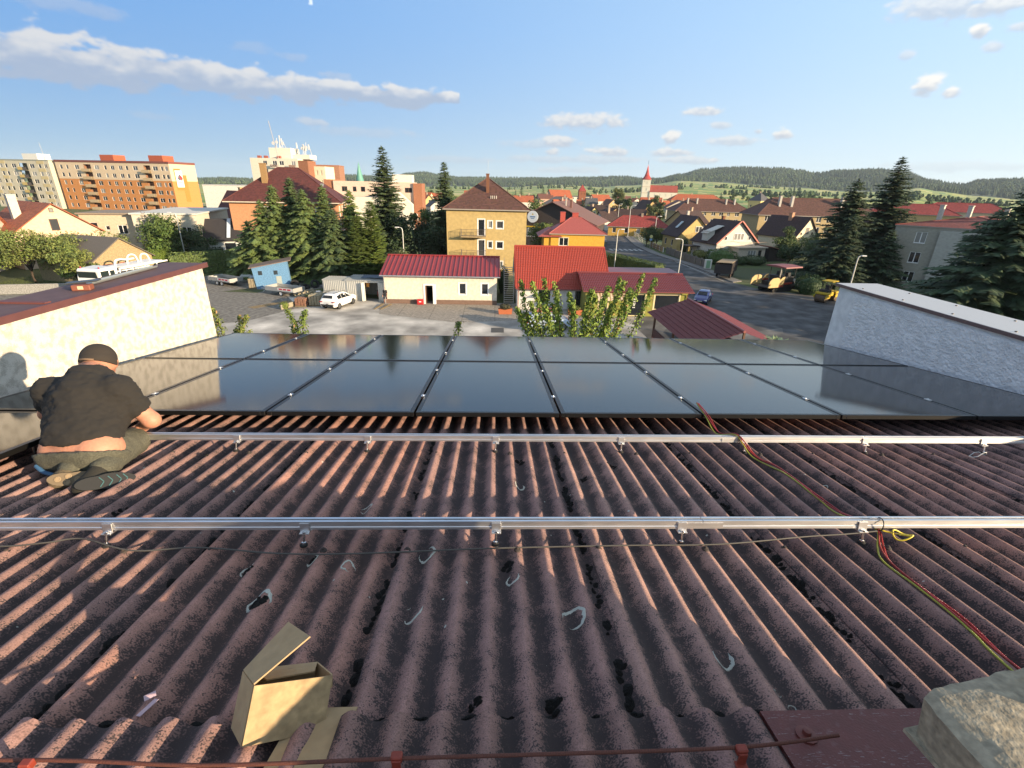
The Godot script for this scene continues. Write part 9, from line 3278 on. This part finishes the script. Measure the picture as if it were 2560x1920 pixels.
	var ln := thing("lean_to_shed", "dark timber lean-to with red edged roof right of the terrace house", "shed", Vector3(55.4, 0.012, -96.8), deg_to_rad(14.0))
	m = MB.new()
	m.extrude(PackedVector2Array([Vector2(-2.2, 0), Vector2(2.2, 0), Vector2(2.2, 1.7), Vector2(-2.2, 2.7)]), 3.0)
	part("wall", m, mat(lin(0.04, 0.03, 0.025), 0.9, T.grain, 0.8), ln)
	m = MB.new()
	m.box(Vector3(0, 2.32, 0.1), Vector3(5.0, 0.1, 3.5), Basis(Vector3.BACK, -0.223))
	part("roof", m, mat(lin(0.26, 0.09, 0.06), 0.8), ln)
	var cf := thing("carport", "low dark carport roof behind the yellow house's garden wall", "carport", Vector3(41.6, 0.0, -102.0), deg_to_rad(5.0))
	m = MB.new()
	m.bx(Vector3(-2.6, 2.0, -1.6), Vector3(2.6, 2.14, 1.6))
	part("roof", m, mat(lin(0.02, 0.02, 0.024), 0.6), cf)
	m = MB.new()
	for q in [[-2.4, -1.4], [2.4, -1.4], [-2.4, 1.4], [2.4, 1.4]]:
		m.bx(Vector3(q[0] - 0.06, 0, q[1] - 0.06), Vector3(q[0] + 0.06, 2.0, q[1] + 0.06))
	part("posts", m, W_BROWN, cf)
	m = MB.new()
	m.bx(Vector3(-9, 0, -0.12), Vector3(9, 1.1, 0.12))
	solo("yard_wall", m, mat(lin(0.40, 0.40, 0.38), 0.9, T.mottle, 0.4), "low pale concrete wall between orchard and truck at left", "wall", Vector3(-52.4, 0, -56.4), deg_to_rad(12.0))

const TOWN := [
	[40.8, -330.0, 14, 10, 6.5, 4.5, 18, "gable_x", "cream", "orange", "big orange roofed house with white gable in the old town"],
	[31.3, -325.0, 9, 8, 6, 2.5, 10, "gable_x", "rose", "brown", "rose walled house with dull brown roof beside the big orange roof"],
	[30.2, -238.0, 16, 11, 5.2, 3.2, -6, "hip", "white", "slate", "white house with dark grey hip roof and pale chimneys"],
	[26.0, -205.0, 7, 6, 5.0, 3.0, -70, "gable_z", "brick", "orange", "small brick red gable right behind the pub roof"],
	[55.1, -300.0, 5, 7, 4.0, 3.0, 20, "gable_z", "white", "orange", "tiny white house with bright orange roof below the brick tower"],
	[50.3, -290.0, 8, 6, 3.5, 2.8, -8, "gable_x", "cream", "orange", "low orange roofed cottage in front of the brick tower"],
	[53.5, -285.0, 6, 7, 4.8, 2.6, 0, "gable_x", "cream", "slate", "narrow cream house with slate roof near the brick tower"],
	[59.2, -290.0, 10, 8, 6.2, 3.0, 14, "gable_x", "white", "orange", "white house with long orange roof and bright gable"],
	[61.7, -275.0, 6, 7, 4.6, 2.6, 20, "gable_z", "ochre", "brown", "ochre house with brown roof left of the tall poplars"],
	[79.8, -440.0, 38, 8, 5.5, 0.6, 2, "gable_x", "white", "slate", "long low white school building at the field edge"],
	[35.6, -192.0, 5.8, 8, 3.2, 2.9, 18, "gable_z", "yellow", "dark", "yellow gabled cottage with dark roof beyond the blue spruce"],
	[43.9, -215.0, 7, 8, 3.4, 2.6, -10, "gable_x", "cream", "dark", "cream cottage with dark roof behind the yellow gable"],
	[36.7, -166.0, 5.5, 6.5, 3.0, 2.6, 18, "gable_x", "white", "dark", "white corner cottage with brown roof at the road bend"],
	[42.0, -182.0, 8, 7, 3.2, 3.0, 10, "gable_z", "ochre", "dark", "ochre cottage behind the white corner cottage"],
	[47.1, -178.0, 11, 7, 3.4, 2.6, -16, "gable_x", "grey", "dark", "grey house with black roof and brick chimney by the road"],
	[61.3, -205.0, 8, 9, 4.4, 4.2, 12, "gable_z", "ochre", "dark", "ochre gabled house with grey lower floor beyond the red roof"],
	[41.8, -146.0, 17, 8, 2.6, 2.6, -14, "hip", "amber", "red", "low amber house with wide bright red hip roof"],
	[84.9, -310.0, 9, 8, 4.5, 3.0, 8, "gable_z", "white", "orange", "white dormered house with orange roof below the church"],
	[91.6, -300.0, 12, 8, 5, 3.2, -5, "gable_x", "rose", "orange", "rose house with orange roof just below the church nave"],
	[84.5, -260.0, 9, 8, 4.4, 3.0, 15, "gable_x", "cream", "orange", "cream house with orange roof right of the church trees"],
	[85.1, -340.0, 9, 8, 5, 3, 0, "gable_x", "cream", "brown", "cream house with brown roof behind the tall poplars"],
	[16.3, -300.0, 11, 8, 4.5, 3.0, 5, "gable_x", "white", "orange", "white house with orange roof right of the ochre flats"],
	[22.1, -330.0, 8, 8, 4.5, 3.0, 30, "gable_z", "rose", "orange", "rose gabled house half hidden right of the ochre flats"],
	[-38.8, -270.0, 12, 9, 4.6, 4.0, -20, "gable_x", "cream", "orange", "orange roofed house seen between tall spruce and white offices"],
	[-32.7, -255.0, 6, 8, 4.2, 3.6, 10, "gable_z", "yellow", "orange", "small yellow gable between the two tall spruces"],
	[-27.3, -235.0, 7, 7, 3.4, 2.8, 25, "gable_z", "white", "slate", "grey roofed white house between the two tall spruces"],
	[-31.4, -290.0, 9, 8, 4.6, 3.4, 10, "gable_x", "amber", "orange", "amber house with orange roof left of the dark spruce"],
	[-51.7, -380.0, 8, 8, 4, 3, 0, "gable_z", "white", "brown", "far white cottage at the field edge behind the spruces"],
	[-60.1, -240.0, 14, 9, 4.6, 3.4, 5, "gable_x", "cream", "orange", "cream house with orange roof behind the green trees at centre left"],
	[117.7, -300.0, 30, 9, 7.2, 3.0, -3, "hip", "ochre", "orange", "long orange roofed block rising behind the brown roofs"],
	[86.5, -240.0, 12, 9, 5, 3.2, -8, "gable_z", "white", "brown", "white gable with pale chimneys left of the brown block"],
	[85.3, -205.0, 14, 8, 4.0, 2.8, 8, "gable_x", "rose", "red", "rose house with red roof in front of the brown block"],
	[57.6, -150.0, 9, 8, 3.8, 3.2, 30, "gable_x", "ochre", "dark", "ochre house with dark roof behind the yellow gable"],
	[172.2, -330.0, 9, 9, 7.5, 4.5, 25, "hip", "yellow", "slate", "tall yellow house with dark pyramid roof at the tree belt"],
	[164.2, -300.0, 8, 8, 5.5, 3.5, 10, "gable_z", "white", "brown", "white gable beside the tall yellow house"],
	[176.2, -290.0, 11, 8, 4.5, 3, -5, "gable_x", "cream", "orange", "cream house with orange roof beyond the long brown block"],
	[125.1, -150.0, 22, 10, 7.6, 2.6, -30, "hip", "ochre", "red", "ochre block with red roof behind the grey flats"],
	[155.1, -165.0, 24, 10, 8.0, 2.6, -30, "hip", "cream", "red", "cream block with red roof far right behind the grey flats"],
	[-135.6, -330.0, 20, 10, 8, 3, 0, "gable_x", "cream", "brown", "cream building with brown roof far behind the maroon roof"],
	[-19.0, -420.0, 12, 9, 5, 3.4, 0, "gable_x", "white", "orange", "far white house with orange roof at the left field edge"],
	[0.4, -400.0, 10, 8, 5, 3.4, 20, "gable_x", "cream", "orange", "far cream house with orange roof at the field edge"]]

func build_town() -> void:
	var walls := {"cream": plaster(0.62, 0.52, 0.36), "rose": plaster(0.50, 0.33, 0.26), "white": plaster(0.68, 0.65, 0.58), "brick": mat(lin(0.36, 0.13, 0.07), 0.9, T.mottle, 0.3), "ochre": plaster(0.52, 0.38, 0.18), "yellow": plaster(0.66, 0.54, 0.24), "amber": plaster(0.58, 0.36, 0.08), "grey": plaster(0.36, 0.35, 0.33)}
	var roofs := {"orange": tile_mat(lin(0.40, 0.115, 0.05)), "brown": tile_mat(lin(0.17, 0.075, 0.055)), "slate": mat(lin(0.085, 0.085, 0.095), 0.8, T.soft, 0.3), "dark": tile_mat(lin(0.062, 0.036, 0.032)), "red": tile_mat(lin(0.30, 0.05, 0.045))}
	var chim := plaster(0.42, 0.32, 0.24)
	var rng := RandomNumberGenerator.new()
	rng.seed = 23
	for t in TOWN:
		var w: float = t[2]
		var d: float = t[3]
		var h: float = t[4]
		var fr := []
		var floors := maxi(1, int(h / 2.7))
		var n := maxi(1, int(w / 3.2))
		for f in floors:
			for i in n:
				fr.append([w * (i + 0.5) / n - 0.5, 0.9 + f * 2.7, 1.0, minf(1.3, h - 1.1 - f * 2.7), "1"])
		var rt := []
		n = maxi(1, int(d / 3.4))
		for f in floors:
			for i in n:
				rt.append([d * (i + 0.5) / n - 0.5, 0.9 + f * 2.7, 1.0, minf(1.3, h - 1.1 - f * 2.7), "1"])
		var s := {"name": "town_house", "label": t[10], "cat": "house", "at": Vector3(t[0], 0, t[1]), "turn": t[6], "w": w, "d": d, "h": h, "rise": t[5], "over": 0.4, "roof": t[7], "wall": walls[t[8]], "roofm": roofs[t[9]], "front": fr, "right": rt, "left": rt, "group": "houses of the town"}
		if t[7] == "gable_z":
			s["attic"] = [[-0.45, h + 0.3, 0.9, 1.1, "1"]]
		if t[5] > 2.0:
			s["chimneys"] = [[rng.randf_range(-0.2, 0.2) * w, rng.randf_range(-0.1, 0.1) * d, h + t[5] * 0.5, h + t[5] + 0.9, 0.6, 0.6, chim]]
		house(s)
	var bt := thing("brick_tower", "square brick tower with red pyramid roof in the old town", "tower", Vector3(55.5, 0, -330))
	var m := MB.new()
	face(m, Vector3(-2.2, 0, 2.2), Vector3.RIGHT, 4.4, 10.6, [[0.9, 8.6, 0.7, 1.0], [2.8, 8.6, 0.7, 1.0]])
	face(m, Vector3(2.2, 0, 2.2), Vector3.FORWARD, 4.4, 10.6, [[1.8, 8.6, 0.7, 1.0]])
	m.bx(Vector3(-2.19, 0, -2.2), Vector3(2.0, 10.6, 2.0))
	part("wall", m, walls.brick, bt)
	part("roof", roof_shape("hip", 4.4, 4.4, 10.6, 3.6, 0.25), roofs.red, bt)
	var ch := thing("church", "white church with tall tower and steep red spire roof", "church", Vector3(163.5, land(163.5, -560) - 0.5, -560), deg_to_rad(-10.0))
	m = MB.new()
	face(m, Vector3(-4.2, 0, 4.2), Vector3.RIGHT, 8.4, 20.0, [[3.6, 15.5, 1.2, 2.4], [3.6, 9.0, 1.2, 2.4], [1.0, 17.6, 1.0, 1.0]])
	face(m, Vector3(4.2, 0, 4.2), Vector3.FORWARD, 8.4, 20.0, [[3.6, 15.5, 1.2, 2.4]])
	face(m, Vector3(-4.2, 0, -4.2), Vector3.BACK, 8.4, 20.0, [[3.6, 15.5, 1.2, 2.4], [3.6, 9.0, 1.2, 2.4]])
	m.bx(Vector3(-3.9, 0, -4.2), Vector3(3.9, 20.0, 3.9))
	part("tower", m, plaster(0.66, 0.63, 0.56), ch)
	m = MB.new()
	m.lathe([Vector2(6.6, 20.0), Vector2(3.4, 23.8), Vector2(1.9, 27.5), Vector2(0.0, 35.0)], 4, Transform3D(Basis(Vector3.UP, PI / 4), Vector3.ZERO))
	part("spire", m, mat(lin(0.32, 0.045, 0.04), 0.7), ch)
	m = MB.new()
	m.cyl(Vector3(0, 35, 0), Vector3(0, 39, 0), 0.18, 5)
	part("cross", m, pane_ms[0], ch)
	for y in [13.2, 20.0, 7.0]:
		m = MB.new()
		m.bx(Vector3(-4.5, y - 0.3, -4.5), Vector3(4.5, y, 4.5))
		part("cornice", m, plaster(0.55, 0.45, 0.36), ch)
	m = MB.new()
	face(m, Vector3(4.2, 0, 5.0), Vector3.RIGHT, 29.0, 8.0, [[4, 3.5, 1.4, 2.6], [10, 3.5, 1.4, 2.6], [16, 3.5, 1.4, 2.6], [22, 3.5, 1.4, 2.6]])
	m.bx(Vector3(4.2, 0, -6.0), Vector3(33.2, 8.0, 4.8))
	part("nave", m, plaster(0.70, 0.66, 0.57), ch)
	part("nave_roof", roof_shape("gable_x", 29.0, 11.0, 8.0, 6.5, 0.3), tile_mat(lin(0.34, 0.07, 0.05)), ch, Vector3(18.7, 0, -0.5))
	var kinds := [broadleaf_meshes(8.0, 4.0, 301, Color(0.060, 0.095, 0.028), 520, 0.55, 0.06, 14), broadleaf_meshes(7.0, 3.4, 302, Color(0.085, 0.120, 0.034), 460, 0.5, 0.06, 13), broadleaf_meshes(9.5, 3.6, 303, Color(0.045, 0.080, 0.028), 520, 0.55, 0.05, 14), spruce_meshes(10.0, 2.4, 304, Color(0.034, 0.058, 0.026), 0.2, 0.8, 0.04, 0.5)]
	var n := 0
	for i in 130:
		var az := rng.randf_range(-28.0, 44.0)
		var r := rng.randf_range(175.0, 560.0)
		if i > 80:
			r = rng.randf_range(420.0, 600.0)
		var x := sin(deg_to_rad(az)) * r
		var z := -cos(deg_to_rad(az)) * r
		var ok := true
		for t in TOWN:
			if Vector2(t[0] - x, t[1] - z).length() < maxf(t[2], t[3]) * 0.5 + 4.0:
				ok = false
		if Vector2(72.6 - x, -172.0 - z).length() < 17.0 or Vector2(81.5 - x, -130.0 - z).length() < 20.0 or (absf(x - 38) < 7.0 and z > -185.0) or Vector2(163 - x, -560 - z).length() < 45.0:
			ok = false
		if az < -10.0 and r < 250.0:
			ok = false
		if r < 560.0 and az > 14.5 and az < 19.5 and r > 300.0:
			ok = false
		if not ok:
			continue
		var k := rng.randi() % 4
		var nm: String = ["broad tree of the town belt", "light green tree of the town belt", "tall dark tree of the town belt", "spruce of the town belt"][k]
		tree("town_tree", ["round green tree among the distant town roofs and field edge", "light green tree among the distant town roofs and field edge", "tall dark leafy tree among the distant town roofs and field edge", "small dark spruce among the distant town roofs and field edge"][k], "tree", kinds[k], Vector3(x, land(x, z) - 0.1, z), rng.randf() * TAU, rng.randf_range(0.75, 1.25), ["round green town trees", "light green town trees", "tall dark town trees", "small dark town spruces"][k], k == 3)
		n += 1

func build_forest() -> void:
	var rng := RandomNumberGenerator.new()
	rng.seed = 91
	var cone := MB.new()
	var prof := []
	for i in 6:
		var y := 16.0 * i / 6.0
		prof.append(Vector2(3.6 * (1.0 - i / 6.0) + 0.5, y + 1.0))
		prof.append(Vector2(2.2 * (1.0 - i / 6.0) + 0.2, y + 2.2))
	prof.append(Vector2(0, 18.0))
	cone.lathe(prof, 7)
	var ball := MB.new()
	for q in 7:
		var p := Vector3(rn(rng, 3.0), 6.0 + rn(rng, 3.4), rn(rng, 3.0))
		var rr := rng.randf_range(2.2, 3.6)
		ball.lathe([Vector2(0, -rr), Vector2(rr * 0.8, -rr * 0.6), Vector2(rr, 0), Vector2(rr * 0.75, rr * 0.65), Vector2(0, rr)], 7, Transform3D(Basis(Vector3(1, 0.3, 0.2).normalized(), rng.randf() * 3.0), p))
	ball.cyl(Vector3.ZERO, Vector3(0, 6, 0), 0.5, 5)
	var wood_m := StandardMaterial3D.new()
	wood_m.vertex_color_use_as_albedo = true
	wood_m.roughness = 0.95
	var edge := FastNoiseLite.new()
	edge.seed = 2
	edge.frequency = 0.12
	var xf := [[], []]
	var cl := [[], []]
	for i in 34000:
		var az := rng.randf_range(-50.0, 56.0)
		var r := 1880.0 + 1080.0 * sqrt(rng.randf()) + edge.get_noise_1d(az * 2.0) * 130.0
		var x := sin(deg_to_rad(az)) * r
		var z := -cos(deg_to_rad(az)) * r
		var k := 1 if edge.get_noise_2d(x * 0.03, z * 0.03) + rn(rng, 0.25) > 0.0 else 0
		var s := rng.randf_range(0.7, 1.25)
		xf[k].append(Transform3D(Basis(Vector3.UP, rng.randf() * TAU).scaled(Vector3(s * 1.15, s, s * 1.15)), Vector3(x, land(x, z) - 0.5, z)))
		cl[k].append(shade_of(Color(0.034, 0.060, 0.026) if k == 0 else Color(0.052, 0.085, 0.030), rng, 0.28))
	for q in [[-9.0, 1250.0, 12.0, 1250.0, 130], [2.0, 1650.0, 9.0, 1500.0, 60], [11.0, 900.0, 20.0, 980.0, 70], [18.0, 1150.0, 26.0, 1250.0, 60], [24.0, 800.0, 32.0, 900.0, 110], [33.0, 1100.0, 41.0, 1000.0, 80], [36.0, 1500.0, 39.0, 1400.0, 40], [38.0, 850.0, 46.0, 900.0, 110], [-28.0, 900.0, -8.0, 950.0, 150], [26.0, 1600.0, 31.0, 1500.0, 60], [29.5, 1020.0, 33.5, 1060.0, 60]]:
		for i in int(q[4] * 0.55):
			var t := rng.randf()
			var az: float = lerpf(q[0], q[2], t) + rn(rng, 0.15)
			var r: float = lerpf(q[1], q[3], t) + rn(rng, 16.0)
			var x := sin(deg_to_rad(az)) * r
			var z := -cos(deg_to_rad(az)) * r
			var s := rng.randf_range(0.45, 0.85)
			xf[1].append(Transform3D(Basis(Vector3.UP, rng.randf() * TAU).scaled(Vector3.ONE * s), Vector3(x, land(x, z) - 0.5, z)))
			cl[1].append(shade_of(Color(0.045, 0.075, 0.028), rng, 0.28))
	for k in 2:
		var mm := MultiMesh.new()
		mm.transform_format = MultiMesh.TRANSFORM_3D
		mm.use_colors = true
		mm.mesh = [cone, ball][k].mesh()
		mm.instance_count = xf[k].size()
		for i in xf[k].size():
			mm.set_instance_transform(i, xf[k][i])
			mm.set_instance_color(i, cl[k][i])
		var o := MultiMeshInstance3D.new()
		o.multimesh = mm
		o.material_override = wood_m
		o.name = ["conifer_forest", "broadleaf_forest"][k]
		add_child(o)
		tag(o, ["dark conifer forest covering the distant hills", "mixed leafy woods and hedgerows on the distant hills"][k], "forest", "", "stuff")

func _ready() -> void:
	textures()
	build_view()
	build_roof()
	build_parapets()
	LEAF = vmat(0.7, 0.35)
	NEEDLE = vmat(0.8, 0.12)
	BARK = mat(lin(0.09, 0.065, 0.045), 0.95, T.mottle, 1.5, 0.3)
	build_ground()
	build_buildings()
	build_near_houses()
	build_town()
	build_forest()
	build_trees()
	build_vehicles()
	build_yard_things()
	build_panels()
	build_rails()
	build_cables()
	build_box()
	build_chimney()
	build_man()
	build_other_people()
